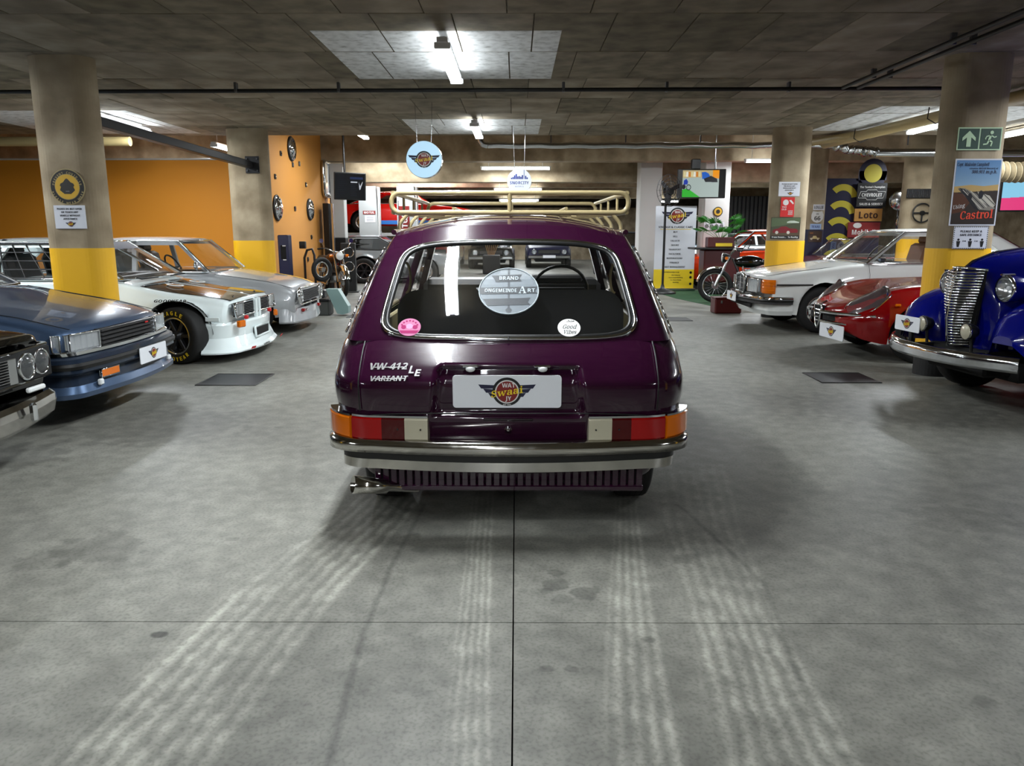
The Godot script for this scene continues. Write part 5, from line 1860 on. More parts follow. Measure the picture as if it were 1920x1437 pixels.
func vintage_car() -> void:
	var c := thing("vintage_car", "royal blue thirties car with chrome bar grille and rounded mudguards", "car", Vector3(3.6, 0, -6.25), PI / 2 + 0.12)
	var sts := [[0.0, 0.17, 0.42, 0.6, 1.03, 0.11, 1.06], [0.05, 0.22, 0.42, 0.65, 1.09, 0.15, 1.13], [0.25, 0.3, 0.42, 0.75, 1.15, 0.21, 1.21], [0.7, 0.4, 0.4, 0.8, 1.19, 0.3, 1.27], [1.3, 0.52, 0.36, 0.85, 1.2, 0.42, 1.29], [1.7, 0.66, 0.34, 0.85, 1.16, 0.58, 1.25], [2.6, 0.74, 0.34, 0.85, 1.16, 0.66, 1.22], [3.8, 0.7, 0.36, 0.8, 1.1, 0.6, 1.18], [4.5, 0.55, 0.4, 0.7, 0.9, 0.45, 0.98]]
	car_body(c, M.chev_blue, sts, [], 0.1, 0.1)
	greenhouse(c, M.chev_blue, {"zc": 1.75, "zf": 2.05, "zb": 3.2, "ze": 3.9, "yb": 1.16, "yr": 1.62, "wb": 0.62, "wr": 0.52, "dr": 0.1, "cp": 0.4, "mid": [0.5]}, M.chrome)
	for sd in [-1.0, 1.0]:
		mudguard(c, M.chev_blue, sd * 0.56, [[-0.05, 0.62, 0.1, 0.56], [0.0, 0.74, 0.2, 0.46], [0.12, 0.84, 0.27, 0.42], [0.35, 0.93, 0.3, 0.4], [0.7, 0.95, 0.3, 0.4], [1.1, 0.86, 0.28, 0.34], [1.6, 0.6, 0.24, 0.3], [1.9, 0.4, 0.2, 0.28]])
		mudguard(c, M.chev_blue, sd * 0.66, [[2.9, 0.4, 0.18, 0.3], [3.2, 0.72, 0.22, 0.3], [3.6, 0.85, 0.24, 0.32], [4.1, 0.75, 0.22, 0.34], [4.5, 0.5, 0.16, 0.36]])
		# headlight pods on the bonnet side
		var hp := sub("headlight", c, Vector3(sd * 0.325, 0.955, 0.12))
		plathe(hp, "lamp_shell", M.chev_blue, [[0.098, 0.0], [0.1, -0.05], [0.085, -0.16], [0.05, -0.28], [0.0, -0.34]], at(Vector3.ZERO, Basis(Vector3.RIGHT, -PI / 2)), 24)
		plathe(hp, "bezel", M.chrome, [[0.096, -0.004], [0.106, 0.004], [0.104, 0.02], [0.092, 0.024]], at(Vector3.ZERO, Basis(Vector3.RIGHT, -PI / 2)), 28)
		plathe(hp, "reflector", M.reflector, [[0.093, 0.008], [0.075, -0.03], [0.035, -0.055], [0.0, -0.06]], at(Vector3.ZERO, Basis(Vector3.RIGHT, -PI / 2)), 24)
		plathe(hp, "lens", M.lens, [[0.093, 0.016], [0.07, 0.034], [0.035, 0.044], [0.0, 0.047]], at(Vector3.ZERO, Basis(Vector3.RIGHT, -PI / 2)), 24)
		var bl := S()
		ball(bl, Vector3(0, 0, 0.02), Vector3(0.02, 0.02, 0.02), 10)
		obj("bulb", bl, M.lens_white, hp)
		pbox(hp, "lamp_visor", M.chrome, Vector3(0, 0.105, 0.0), Vector3(0.03, 0.02, 0.12), 0.008)
		# fog lamps on the bumper irons
		var fp := sub("fog_lamp", c, Vector3(sd * 0.27, 0.62, -0.13))
		plathe(fp, "lamp_shell", M.trim_black, [[0.062, 0.0], [0.064, -0.03], [0.045, -0.08], [0.0, -0.1]], at(Vector3.ZERO, Basis(Vector3.RIGHT, -PI / 2)), 20)
		plathe(fp, "bezel", M.chrome, [[0.06, -0.01], [0.068, 0.0], [0.06, 0.012]], at(Vector3.ZERO, Basis(Vector3.RIGHT, -PI / 2)), 20)
		plathe(fp, "lens", M.lamp_clear, [[0.06, 0.006], [0.04, 0.02], [0.0, 0.026]], at(Vector3.ZERO, Basis(Vector3.RIGHT, -PI / 2)), 20)
		pcyl(fp, "lamp_stem", M.trim_black, Vector3(0, -0.05, 0.05), Vector3(0, -0.16, 0.06), 0.012)
		wheel(c, Vector3(sd * 0.6, 0.34, 0.62), int(sd), 0.34, 0.16, "cap")
		wheel(c, Vector3(sd * 0.66, 0.34, 3.65), int(sd), 0.34, 0.16, "cap")
	# the bar grille narrows towards its foot
	var gn := sub("grille", c)
	var bk := S()
	prism(bk, PackedVector2Array([Vector2(-0.18, 1.075), Vector2(0.18, 1.075), Vector2(0.165, 0.9), Vector2(0.13, 0.65), Vector2(0.085, 0.48), Vector2(-0.085, 0.48), Vector2(-0.13, 0.65), Vector2(-0.165, 0.9)]), 0.02, at(Vector3(0, 0, 0.04)))
	obj("grille_backing", bk, M.underbody, gn)
	for i in 27:
		var t := i / 26.0
		var y := lerpf(1.07, 0.49, t)
		var hw := lerpf(0.205, 0.088, smoothstep(0.0, 1.15, t))
		var zf := -0.06 - 0.05 * sin(PI * (0.2 + t * 0.7))
		ptube(gn, "grille_bar", M.chrome, [Vector3(-hw, y, zf + 0.11), Vector3(-hw * 0.5, y - 0.002, zf + 0.03), Vector3(0, y - 0.004, zf), Vector3(hw * 0.5, y - 0.002, zf + 0.03), Vector3(hw, y, zf + 0.11)], 0.0085, 6)
	ptube(gn, "grille_spine", M.chrome, [Vector3(0, 1.09, -0.06), Vector3(0, 0.9, -0.1), Vector3(0, 0.7, -0.11), Vector3(0, 0.47, -0.08)], 0.012)
	ptube(c, "bonnet_strip", M.chrome, [Vector3(0, 1.075, -0.03), Vector3(0, 1.15, 0.06), Vector3(0, 1.222, 0.25), Vector3(0, 1.278, 0.7), Vector3(0, 1.3, 1.3)], 0.01)
	ptube(c, "grille_crown", M.chrome, [Vector3(-0.19, 1.085, 0.06), Vector3(-0.1, 1.095, -0.02), Vector3(0, 1.1, -0.05), Vector3(0.1, 1.095, -0.02), Vector3(0.19, 1.085, 0.06)], 0.012)
	# bumper
	var bn := sub("front_bumper", c)
	var path := []
	for i in 33:
		var x := lerpf(-0.76, 0.76, i / 32.0)
		path.append(Vector2(x, -0.32 + 0.26 * pow(absf(x) / 0.76, 2.4)))
	var st := S()
	sweep(st, path, [[-0.012, 0.37], [0.012, 0.376], [0.026, 0.398], [0.018, 0.418], [0.028, 0.435], [0.018, 0.462], [0.006, 0.486], [-0.012, 0.49]], false)
	obj("bumper_bar", st, M.chrome, bn)
	for sd in [-1.0, 1.0]:
		pbox(bn, "bumper_iron", M.trim_black, Vector3(sd * 0.3, 0.43, -0.1), Vector3(0.05, 0.05, 0.34), 0.008)
	number_plate(c, 0.34, 0.13, at(Vector3(0.43, 0.6, -0.16), Basis(Vector3.UP, PI)), false)
	pbox(c, "plate_bracket", M.trim_black, Vector3(0.4, 0.52, -0.13), Vector3(0.04, 0.14, 0.03), 0.004)
	pbox(c, "engine_sump", M.underbody, Vector3(0, 0.36, 0.5), Vector3(0.7, 0.2, 1.0), 0.02)
	pbox(c, "running_board", M.trim_black, Vector3(-0.68, 0.32, 2.4), Vector3(0.2, 0.04, 1.1), 0.01)
	pbox(c, "running_board", M.trim_black, Vector3(0.68, 0.32, 2.4), Vector3(0.2, 0.04, 1.1), 0.01)

func red_spider() -> void:
	var c := thing("sports_car", "low dark red open sports car with glass covered headlights", "car", Vector3(3.5, 0, -8.84), PI / 2)
	var sts := [[0.0, 0.2, 0.4, 0.46, 0.5, 0.16, 0.515], [0.03, 0.38, 0.36, 0.46, 0.53, 0.32, 0.55], [0.1, 0.55, 0.3, 0.46, 0.57, 0.48, 0.59], [0.22, 0.68, 0.24, 0.47, 0.645, 0.6, 0.645], [0.42, 0.765, 0.2, 0.48, 0.765, 0.67, 0.72], [0.8, 0.81, 0.19, 0.5, 0.835, 0.7, 0.785], [1.4, 0.82, 0.19, 0.5, 0.845, 0.71, 0.83], [2.3, 0.815, 0.19, 0.5, 0.85, 0.71, 0.85], [3.4, 0.79, 0.22, 0.5, 0.82, 0.66, 0.84], [4.2, 0.6, 0.35, 0.5, 0.66, 0.45, 0.68]]
	car_body(c, M.alfa_red, sts, [[0.78, 0.3, 0.345], [3.05, 0.3, 0.345]], 0.0, 0.09)
	for sd in [-1.0, 1.0]:
		# faired-in headlight: bowl, lamp, curved glass cover with chrome edge
		var n := sub("headlight", c)
		var cx: float = sd * 0.52
		headlight_bowl(n, sd)
		var rows := []
		for i in 9:
			var t := i / 8.0
			var z := lerpf(0.1, 0.47, t)
			var hw := 0.15 * pow(sin(PI * (0.1 + 0.72 * t)), 0.8)
			var row := PackedVector3Array()
			for j in 9:
				var u := j / 4.0 - 1.0
				var x: float = sd * (lerpf(0.47, 0.575, t) + u * hw)
				row.append(Vector3(x, body_top(sts, absf(x), z) + 0.02 * (1 - u * u) + 0.004, z + 0.0))
			rows.append(row)
		var gs := S()
		grid(gs, rows)
		obj("lamp_cover", gs, M.lens, n)
		var pk := []
		for r in rows:
			var pr := PackedVector3Array()
			for j in 9:
				pr.append(r[j] - Vector3(0, 0.016 * (1.0 - pow(absf(j / 4.0 - 1.0), 2.0)), 0))
			pk.append(pr)
		var ps := S()
		grid(ps, pk)
		obj("lamp_pocket", ps, M.pocket, n)
		var lp := []
		for i in 9:
			lp.append(rows[i][0])
		for i in range(8, -1, -1):
			lp.append(rows[i][8])
		ptube(n, "cover_rim", M.chrome, lp, 0.009, 6, true)
		# half bumpers
		var bp := []
		for i in 12:
			var t := i / 11.0
			var x := lerpf(0.14, 0.70, t)
			bp.append(Vector2(x * sd, -0.05 + 0.36 * pow(t, 2.0)))
		if sd < 0:
			bp.reverse()
		var st := S()
		sweep(st, bp, [[-0.03, 0.475], [0.01, 0.475], [0.028, 0.485], [0.03, 0.5], [0.016, 0.512], [-0.03, 0.515]])
		obj("bumper_blade", st, M.chrome, c)
		st = S()
		sweep(st, bp, [[-0.03, 0.37], [0.005, 0.37], [0.018, 0.378], [0.018, 0.392], [0.005, 0.4], [-0.03, 0.4]])
		obj("bumper_blade", st, M.chrome_worn, c)
		st = S()
		sweep(st, bp, [[-0.06, 0.405], [-0.02, 0.405], [-0.02, 0.47], [-0.06, 0.47]])
		obj("air_intake", st, M.underbody, c)
		pbox(c, "indicator", M.lamp_amber, Vector3(sd * 0.765, 0.62, 0.5), Vector3(0.02, 0.03, 0.06), 0.008)
	# shield grille
	var sh := PackedVector2Array([Vector2(-0.1, 0.11), Vector2(0.1, 0.11), Vector2(0.085, 0.0), Vector2(0.05, -0.1), Vector2(0, -0.15), Vector2(-0.05, -0.1), Vector2(-0.085, 0.0)])
	pprism(c, "shield_grille", M.underbody, sh, 0.03, at(Vector3(0, 0.45, -0.03)))
	var sp := []
	for p in sh:
		sp.append(Vector3(p.x, 0.45 + p.y, -0.034))
	ptube(c, "shield_rim", M.chrome, sp, 0.013, 8, true)
	for k in 4:
		pbox(c, "shield_bar", M.chrome, Vector3(0, 0.5 - k * 0.04, -0.036), Vector3(0.14 - k * 0.025, 0.012, 0.012), 0.003)
	number_plate(c, 0.52, 0.16, at(Vector3(-0.4, 0.3, -0.03), Basis(Vector3.UP, PI + 0.1)), false)
	two_wheels(c, 0.78, 0.7, 0.295, 0.17, "cap")
	two_wheels(c, 3.05, 0.7, 0.295, 0.17, "cap")
	# low windscreen and cockpit
	var ws := S()
	var rg := []
	for i in 4:
		var row := PackedVector3Array()
		for j in 11:
			var u := j / 5.0 - 1.0
			row.append(Vector3(u * lerpf(0.64, 0.55, i / 3.0), lerpf(0.85, 1.16, i / 3.0), lerpf(1.5, 1.78, i / 3.0) - 0.14 * (1 - u * u)))
		rg.append(row)
	grid(ws, rg)
	obj("windscreen", ws, M.glass, c)
	var fl := []
	for p in rg[0]:
		fl.append(p)
	var tl := Array(rg[3])
	tl.reverse()
	ptube(c, "windscreen_frame", M.chrome, fl + tl, 0.014, 6, true)
	pbox(c, "cockpit", M.seat_black, Vector3(0, 0.84, 2.15), Vector3(1.2, 0.06, 0.9), 0.02)
	for sd in [-1.0, 1.0]:
		var s2 := S()
		bx(s2, Vector3(sd * 0.32, 0.92, 2.4), Vector3(0.46, 0.34, 0.12), 0.05, Basis(Vector3.RIGHT, 0.2))
		obj("seat", s2, M.seat_black, c)
	ptube(c, "bonnet_badge", M.chrome, [Vector3(0, 0.56, 0.0), Vector3(0, 0.6, 0.06)], 0.012)
	var mr := S()
	ball(mr, Vector3(-0.7, 0.93, 1.2), Vector3(0.05, 0.04, 0.03))
	obj("door_mirror", mr, M.chrome, c)

func body_top(sts: Array, x: float, z: float) -> float:
	var yc := kin(sts, z, 6)
	var ysh := kin(sts, z, 4)
	var wsh := kin(sts, z, 5)
	var xe := wsh - 0.144
	if x < xe:
		return yc - (yc - ysh) * pow(x / wsh, 2.4)
	return ysh - 0.09 * pow((x - xe) / 0.144, 2.0) + 0.01

func headlight_bowl(n: Node3D, sd: float) -> void:
	plathe(n, "lamp_bowl", M.reflector, [[0.095, 0.02], [0.09, -0.01], [0.05, -0.04], [0.0, -0.05]], at(Vector3(sd * 0.575, 0.715, 0.43), Basis(Vector3.RIGHT, -PI / 2 + 0.2)), 24)
	plathe(n, "lamp_glass", M.lens_white, [[0.06, -0.02], [0.045, 0.0], [0.0, 0.012]], at(Vector3(sd * 0.575, 0.715, 0.43), Basis(Vector3.RIGHT, -PI / 2 + 0.2)), 20)

func white_coupe() -> void:
	var c := thing("coupe_car", "white seventies coupe with upright chrome grille and amber corner indicators", "car", Vector3(3.36, 0, -11.36), PI / 2)
	var sts := [[0.0, 0.80, 0.34, 0.55, 0.715, 0.76, 0.735], [0.04, 0.825, 0.32, 0.55, 0.745, 0.78, 0.775], [0.3, 0.85, 0.26, 0.55, 0.80, 0.79, 0.83], [0.8, 0.87, 0.22, 0.55, 0.865, 0.80, 0.895], [1.35, 0.875, 0.2, 0.57, 0.93, 0.80, 0.965], [2.5, 0.875, 0.2, 0.58, 0.945, 0.80, 0.965], [3.6, 0.87, 0.22, 0.58, 0.94, 0.79, 0.96], [4.4, 0.84, 0.3, 0.55, 0.9, 0.76, 0.92], [4.6, 0.8, 0.36, 0.55, 0.86, 0.72, 0.88]]
	car_body(c, M.merc_white, sts, [[0.82, 0.32, 0.375], [3.55, 0.32, 0.37]], 0.14, 0.06)
	greenhouse(c, M.merc_white, {"zc": 1.4, "zf": 1.95, "zb": 3.15, "ze": 3.85, "yb": 0.945, "yr": 1.415, "wb": 0.77, "wr": 0.62, "cp": 0.4, "down": -1, "seat": M.seat_tan}, M.chrome)
	two_wheels(c, 0.82, 0.755, 0.315, 0.19, "painted", -0.12)
	two_wheels(c, 3.55, 0.755, 0.315, 0.19, "painted")
	# upright radiator shell
	var gn := sub("grille", c)
	var sh := PackedVector2Array([Vector2(-0.2, 0.52), Vector2(0.2, 0.52), Vector2(0.21, 0.7), Vector2(0.19, 0.755), Vector2(0.0, 0.785), Vector2(-0.19, 0.755), Vector2(-0.21, 0.7)])
	pprism(gn, "grille_backing", M.gunmetal, sh, 0.06, at(Vector3(0, 0, -0.06)))
	var sp := []
	for p in sh:
		sp.append(Vector3(p.x, p.y, -0.07))
	ptube(gn, "grille_shell", M.chrome, sp, 0.02, 8, true)
	for i in 13:
		pbox(gn, "grille_bar", M.chrome if i % 4 == 2 else M.steel, Vector3(0, 0.535 + i * 0.018, -0.066), Vector3(0.37, 0.007, 0.012), 0.002)
	pbox(gn, "grille_bar", M.chrome, Vector3(0, 0.64, -0.072), Vector3(0.012, 0.24, 0.012), 0.003)
	ptube(gn, "star_ring", M.chrome, ring_pts(Vector3(0, 0.84, -0.05), 0.035, 18), 0.004, 6, true)
	pcyl(gn, "star_stem", M.chrome, Vector3(0, 0.78, -0.05), Vector3(0, 0.81, -0.05), 0.006)
	for k in 3:
		var t := PI / 2 + TAU * k / 3
		pcyl(gn, "star_point", M.chrome, Vector3(0, 0.84, -0.05), Vector3(cos(t) * 0.035, 0.84 + sin(t) * 0.035, -0.05), 0.005, 0.002, 6)
	for sd in [-1.0, 1.0]:
		box_lamp(c, "headlight", Vector3(sd * 0.42, 0.63, 0.0), Vector3(0.33, 0.19, 0.1), M.lens, ry(-sd * 0.12))
		# amber corner lens wraps round the wing
		var path := []
		for i in 9:
			var t := PI / 2 * i / 8.0
			path.append(Vector2(sd * (0.64 + sin(t) * 0.175), 0.06 + (1 - cos(t)) * 0.11))
		if sd < 0:
			path.reverse()
		var st := S()
		sweep(st, path, [[-0.04, 0.535], [0.01, 0.535], [0.02, 0.55], [0.02, 0.70], [0.008, 0.725], [-0.04, 0.725]])
		var o := obj("indicator", st, M.lamp_amber, c)
		for k in 4:
			st = S()
			sweep(st, path, [[0.018, 0.56 + k * 0.04], [0.024, 0.565 + k * 0.04], [0.024, 0.58 + k * 0.04], [0.018, 0.585 + k * 0.04]])
			obj("lens_rib", st, M.lamp_amber, o)
		pbox(c, "rub_strip", M.trim_black, Vector3(sd * 0.875, 0.66, 2.3), Vector3(0.016, 0.035, 2.2), 0.006)
		pbox(c, "rub_strip", M.trim_black, Vector3(sd * 0.858, 0.66, 0.42), Vector3(0.016, 0.022, 0.5), 0.004, ry(sd * -0.02))
		pbox(c, "door_handle", M.chrome, Vector3(sd * 0.875, 0.82, 2.5), Vector3(0.03, 0.025, 0.18), 0.008)
	# bumper with rubber band and white apron
	var bn := sub("front_bumper", c)
	var bp := plan_path(0.87, 0.4, -0.12, 0.16, 0.12)
	var s2 := S()
	sweep(s2, bp, [[-0.08, 0.50], [0.0, 0.498], [0.02, 0.485], [0.024, 0.465], [-0.08, 0.465]])
	obj("bumper_bar", s2, M.chrome, bn)
	s2 = S()
	sweep(s2, bp, [[-0.08, 0.464], [0.03, 0.464], [0.036, 0.45], [0.03, 0.43], [-0.08, 0.43]])
	obj("rubber_strip", s2, M.trim_black, bn)
	s2 = S()
	sweep(s2, bp, [[-0.08, 0.429], [0.022, 0.429], [0.016, 0.395], [-0.08, 0.39]])
	obj("bumper_lower", s2, M.steel, bn)
	s2 = S()
	sweep(s2, plan_path(0.84, 0.42, -0.05, 0.18, 0.12), [[-0.08, 0.4], [0.0, 0.39], [0.0, 0.3], [-0.03, 0.24], [-0.08, 0.24]])
	obj("apron", s2, M.merc_white, bn)
	pbox(bn, "apron_intake", M.underbody, Vector3(0, 0.35, -0.05), Vector3(1.0, 0.06, 0.03), 0.01)
	for sd in [-1, 1]:
		pbox(bn, "fog_lamp", M.lens_white, Vector3(sd * 0.45, 0.35, -0.045), Vector3(0.05, 0.04, 0.03), 0.008)
	number_plate(c, 0.46, 0.13, at(Vector3(0.1, 0.44, -0.17), Basis(Vector3.UP, PI)), false)
	ptube(c, "wiper", M.trim_black, [Vector3(-0.05, 0.985, 1.3), Vector3(-0.55, 0.99, 1.36)], 0.008)
	ptube(c, "wiper", M.trim_black, [Vector3(0.5, 0.985, 1.34), Vector3(0.05, 0.99, 1.3)], 0.008)
	var mr := S()
	bx(mr, Vector3(-0.88, 1.0, 1.55), Vector3(0.07, 0.08, 0.1), 0.02)
	obj("door_mirror", mr, M.chrome, c)
	gap_line(c, sts, [[0.66, 0.08], [0.68, 0.4], [0.7, 0.8], [0.7, 1.3]])
	gap_line(c, sts, [[-0.66, 0.08], [-0.68, 0.4], [-0.7, 0.8], [-0.7, 1.3]])
	ptube(c, "panel_gap", M.trim_black, [Vector3(-0.877, 0.3, 1.42), Vector3(-0.882, 0.6, 1.42), Vector3(-0.86, 0.8, 1.42), Vector3(-0.805, 0.93, 1.42)], 0.003, 6)

func ring_pts(c: Vector3, r: float, n: int, b := Basis()) -> Array:
	var o := []
	for i in n:
		o.append(c + b * Vector3(cos(TAU * i / n) * r, sin(TAU * i / n) * r, 0))
	return o

# ---------------------------------------------------------------- prints
func canvas(w: int, h: int, c: Color) -> Image:
	var im := Image.create(w, h, false, Image.FORMAT_RGB8)
	im.fill(c)
	return im

func poly(im: Image, pts: Array, c: Color) -> void:
	var y0 := 99999.0
	var y1 := -1.0
	for p in pts:
		y0 = minf(y0, p[1])
		y1 = maxf(y1, p[1])
	for y in range(maxi(0, int(y0)), mini(im.get_height(), int(y1) + 1)):
		var xs := []
		for i in pts.size():
			var a = pts[i]
			var b = pts[(i + 1) % pts.size()]
			if (a[1] <= y) != (b[1] <= y):
				xs.append(a[0] + (y - a[1]) * (b[0] - a[0]) / float(b[1] - a[1]))
		xs.sort()
		for i in range(0, xs.size() - 1, 2):
			im.fill_rect(Rect2i(int(xs[i]), y, maxi(1, int(xs[i + 1] - xs[i])), 1), c)

func oval(cx: float, cy: float, rx: float, ry_: float) -> Array:
	var o := []
	for i in 20:
		o.append([cx + cos(TAU * i / 20) * rx, cy + sin(TAU * i / 20) * ry_])
	return o

func printed(key: String, im: Image, rough := 0.35) -> StandardMaterial3D:
	var m := mk(key, Color.WHITE, rough)
	m.albedo_texture = ImageTexture.create_from_image(im)
	m.texture_repeat = false
	return m

func lit_screen(key: String, im: Image, e: float) -> StandardMaterial3D:
	var m := mk(key, Color(0.02, 0.02, 0.02), 0.2)
	m.emission_enabled = true
	m.emission_operator = BaseMaterial3D.EMISSION_OP_MULTIPLY
	m.emission = Color.WHITE
	m.emission_energy_multiplier = e
	m.emission_texture = ImageTexture.create_from_image(im)
	m.texture_repeat = false
	return m

func board(called: String, label: String, category: String, p: Vector3, w: float, h: float, m: Material, turn := 0.0, group := "", th := 0.006) -> Node3D:
	var t := thing(called, label, category, p, turn, group)
	pbox(t, "board", m, Vector3(0, 0, 0), Vector3(w, h, th), 0.001)
	return t

func lines_of(t: Node3D, rows: Array, z := 0.004) -> void:
	for r in rows:
		txt(t, r[0], r[1], at(Vector3(r[3] if r.size() > 3 else 0.0, r[2], z)), r[5] if r.size() > 5 else M.ink_black, "Droid Sans", 700, r[4] if r.size() > 4 else 0.0)

func round_words(t: Node3D, s: String, r: float, h: float, mid: float, step: float, m: Material, inward := false) -> void:
	for i in s.length():
		if s[i] == " ":
			continue
		var a := mid - (i - (s.length() - 1) / 2.0) * step * (-1.0 if inward else 1.0)
		var rot := a - PI / 2 + (PI if inward else 0.0)
		txt(t, s[i], h, at(Vector3(cos(a) * r, sin(a) * r, 0.006), Basis(Vector3(0, 0, 1), rot)), m)

func column_signs() -> void:
	var fz := -7.55 + 0.173
	# round mask sign
	var t := thing("mask_sign", "round black and yellow sign with a grey face mask", "sign", Vector3(-4.19, 1.79, fz + 0.006))
	pprism(t, "sign_disc", M.rack_cream, ngon(0.165, 40), 0.004)
	pprism(t, "sign_ring", M.ink_black, ngon(0.156, 40), 0.0048)
	pprism(t, "sign_ring", M.rack_cream, ngon(0.117, 40), 0.0056)
	pprism(t, "sign_face", M.sign_gold, ngon(0.112, 40), 0.0064)
	pprism(t, "mask_print", M.ink_mask, PackedVector2Array([Vector2(-0.068, 0.012), Vector2(-0.06, 0.03), Vector2(-0.035, 0.042), Vector2(-0.012, 0.07), Vector2(0, 0.076), Vector2(0.012, 0.07), Vector2(0.035, 0.042), Vector2(0.06, 0.03), Vector2(0.068, 0.012), Vector2(0.058, 0.0), Vector2(0.07, -0.03), Vector2(0.048, -0.05), Vector2(0.03, -0.064), Vector2(-0.03, -0.064), Vector2(-0.048, -0.05), Vector2(-0.07, -0.03), Vector2(-0.058, 0.0)]), 0.0072)
	pprism(t, "mask_print", M.ink_grey, rrect(0.035, 0.008, 0.003), 0.008, at(Vector3(0, -0.04, 0)))
	round_words(t, "PREVENT COVID-19", 0.128, 0.021, PI / 2, 0.185, M.rack_cream)
	round_words(t, "PLEASE WEAR MASK", 0.148, 0.021, -PI / 2, 0.165, M.rack_cream, true)
	t = board("notice", "white laminated notice below the round mask sign", "notice", Vector3(-4.195, 1.515, fz + 0.006), 0.295, 0.215, M.paper)
	lines_of(t, [["PLEASE DO NOT OPEN", 0.017, 0.075, 0.0, 0.23], ["OR TOUCH ANY", 0.017, 0.045, 0.0, 0.16], ["VEHICLE WITHOUT", 0.017, 0.014, 0.0, 0.19], ["ASSISTANCE", 0.017, -0.017, 0.0, 0.13]])
	emblem(t, 0.1, at(Vector3(0, -0.064, 0.003)), false)
	# right column: exit sign, racing poster, distance notice
	fz = -7.5 + 0.173
	t = thing("exit_sign", "green and white exit sign with arrow and running figure", "sign", Vector3(4.215, 2.21, fz + 0.006))
	pbox(t, "board", M.ink_pale_green, Vector3.ZERO, Vector3(0.4, 0.2, 0.006), 0.001)
	for x in [-0.098, 0.098]:
		pbox(t, "sign_field", M.ink_green, Vector3(x, 0, 0.002), Vector3(0.182, 0.178, 0.006), 0.001)
	pprism(t, "arrow", M.ink_pale_green, PackedVector2Array([Vector2(0, 0.07), Vector2(0.06, 0.01), Vector2(0.06, -0.02), Vector2(0.02, 0.012), Vector2(0.02, -0.07), Vector2(-0.02, -0.07), Vector2(-0.02, 0.012), Vector2(-0.06, -0.02), Vector2(-0.06, 0.01)]), 0.002, at(Vector3(-0.098, 0, 0.005)))
	pprism(t, "running_figure", M.ink_pale_green, ngon(0.016, 14), 0.002, at(Vector3(0.105, 0.055, 0.005)))
	for q in [[0.098, 0.032, 0.085, -0.012, 0.02], [0.085, -0.012, 0.115, -0.03, 0.014], [0.115, -0.03, 0.105, -0.065, 0.012], [0.085, -0.012, 0.07, -0.045, 0.014], [0.07, -0.045, 0.035, -0.05, 0.012], [0.095, 0.03, 0.06, 0.02, 0.01], [0.06, 0.02, 0.05, -0.005, 0.009], [0.1, 0.03, 0.13, 0.012, 0.01], [0.13, 0.012, 0.15, 0.02, 0.009]]:
		var st := S()
		var a := Vector2(q[0], q[1])
		var b := Vector2(q[2], q[3])
		var nn: Vector2 = (b - a).normalized().orthogonal() * q[4] * 0.5
		prism(st, PackedVector2Array([a + nn, b + nn, b - nn, a - nn]), 0.002, at(Vector3(0, 0, 0.005)))
		obj("running_figure", st, M.ink_pale_green, t)
	t = thing("racing_poster", "poster of a vintage racing car on sand under a blue sky", "poster", Vector3(4.235, 1.735, fz + 0.006))
	pbox(t, "poster_paper", M.paper, Vector3.ZERO, Vector3(0.43, 0.6, 0.004), 0.0005)
	var im := canvas(240, 300, Color(0.45, 0.58, 0.72))
	for y in 130:
		im.fill_rect(Rect2i(0, y, 240, 1), Color(0.33, 0.5, 0.68).lerp(Color(0.55, 0.66, 0.74), y / 130.0))
	poly(im, [[0, 122], [90, 114], [160, 120], [240, 112], [240, 160], [0, 165]], Color(0.72, 0.6, 0.38))
	poly(im, [[0, 150], [240, 140], [240, 300], [0, 300]], Color(0.2, 0.17, 0.15))
	poly(im, [[0, 150], [120, 165], [60, 240], [0, 250]], Color(0.33, 0.2, 0.14))
	poly(im, [[20, 130], [60, 130], [200, 185], [236, 225], [215, 235], [150, 230], [90, 190]], Color(0.5, 0.48, 0.44))
	poly(im, [[28, 128], [60, 135], [135, 215], [150, 235], [120, 225]], Color(0.12, 0.12, 0.13))
	poly(im, [[130, 145], [200, 165], [236, 205], [226, 220], [150, 190]], Color(0.7, 0.68, 0.62))
	for k in 7:
		poly(im, [[24 + k * 22, 134 + k * 3], [30 + k * 22, 134 + k * 3], [150 + k * 14, 230 - k * 4], [146 + k * 14, 232 - k * 4]], Color(0.75, 0.73, 0.68) if k % 2 else Color(0.16, 0.16, 0.17))
	poly(im, oval(150, 160, 14, 20), Color(0.14, 0.14, 0.16))
	poly(im, oval(92, 170, 12, 18), Color(0.12, 0.12, 0.14))
	print_sheet(t, "poster_print", printed("poster_art", im), 0.405, 0.575, at(Vector3(0, 0, 0.003)))
	txt(t, "Capt. Malcolm Campbell", 0.03, at(Vector3(-0.05, 0.25, 0.004)), M.ink_navy, "Droid Serif", 400, 0.29, 0.001, 0.15)
	txt(t, "creates World Record at", 0.015, at(Vector3(0.05, 0.215, 0.004)), M.ink_navy, "Droid Serif", 400, 0.26, 0.001, 0.15)
	txt(t, "300.911 m.p.h.", 0.03, at(Vector3(0.06, 0.185, 0.004)), M.ink_navy, "Droid Serif", 700, 0.23, 0.001, 0.15)
	txt(t, "Using", 0.034, at(Vector3(-0.14, -0.125, 0.004), Basis(Vector3(0, 0, 1), 0.2)), M.ink_white, "Droid Serif", 400, 0.11, 0.001, 0.25)
	txt(t, "Castrol", 0.075, at(Vector3(0.03, -0.2, 0.004), Basis(Vector3(0, 0, 1), 0.05)), M.ink_orange, "Droid Serif", 700, 0.3, 0.001, 0.1)
	t = board("notice", "white safe distance notice below the racing poster", "notice", Vector3(4.235, 1.325, fz + 0.006), 0.32, 0.205, M.paper)
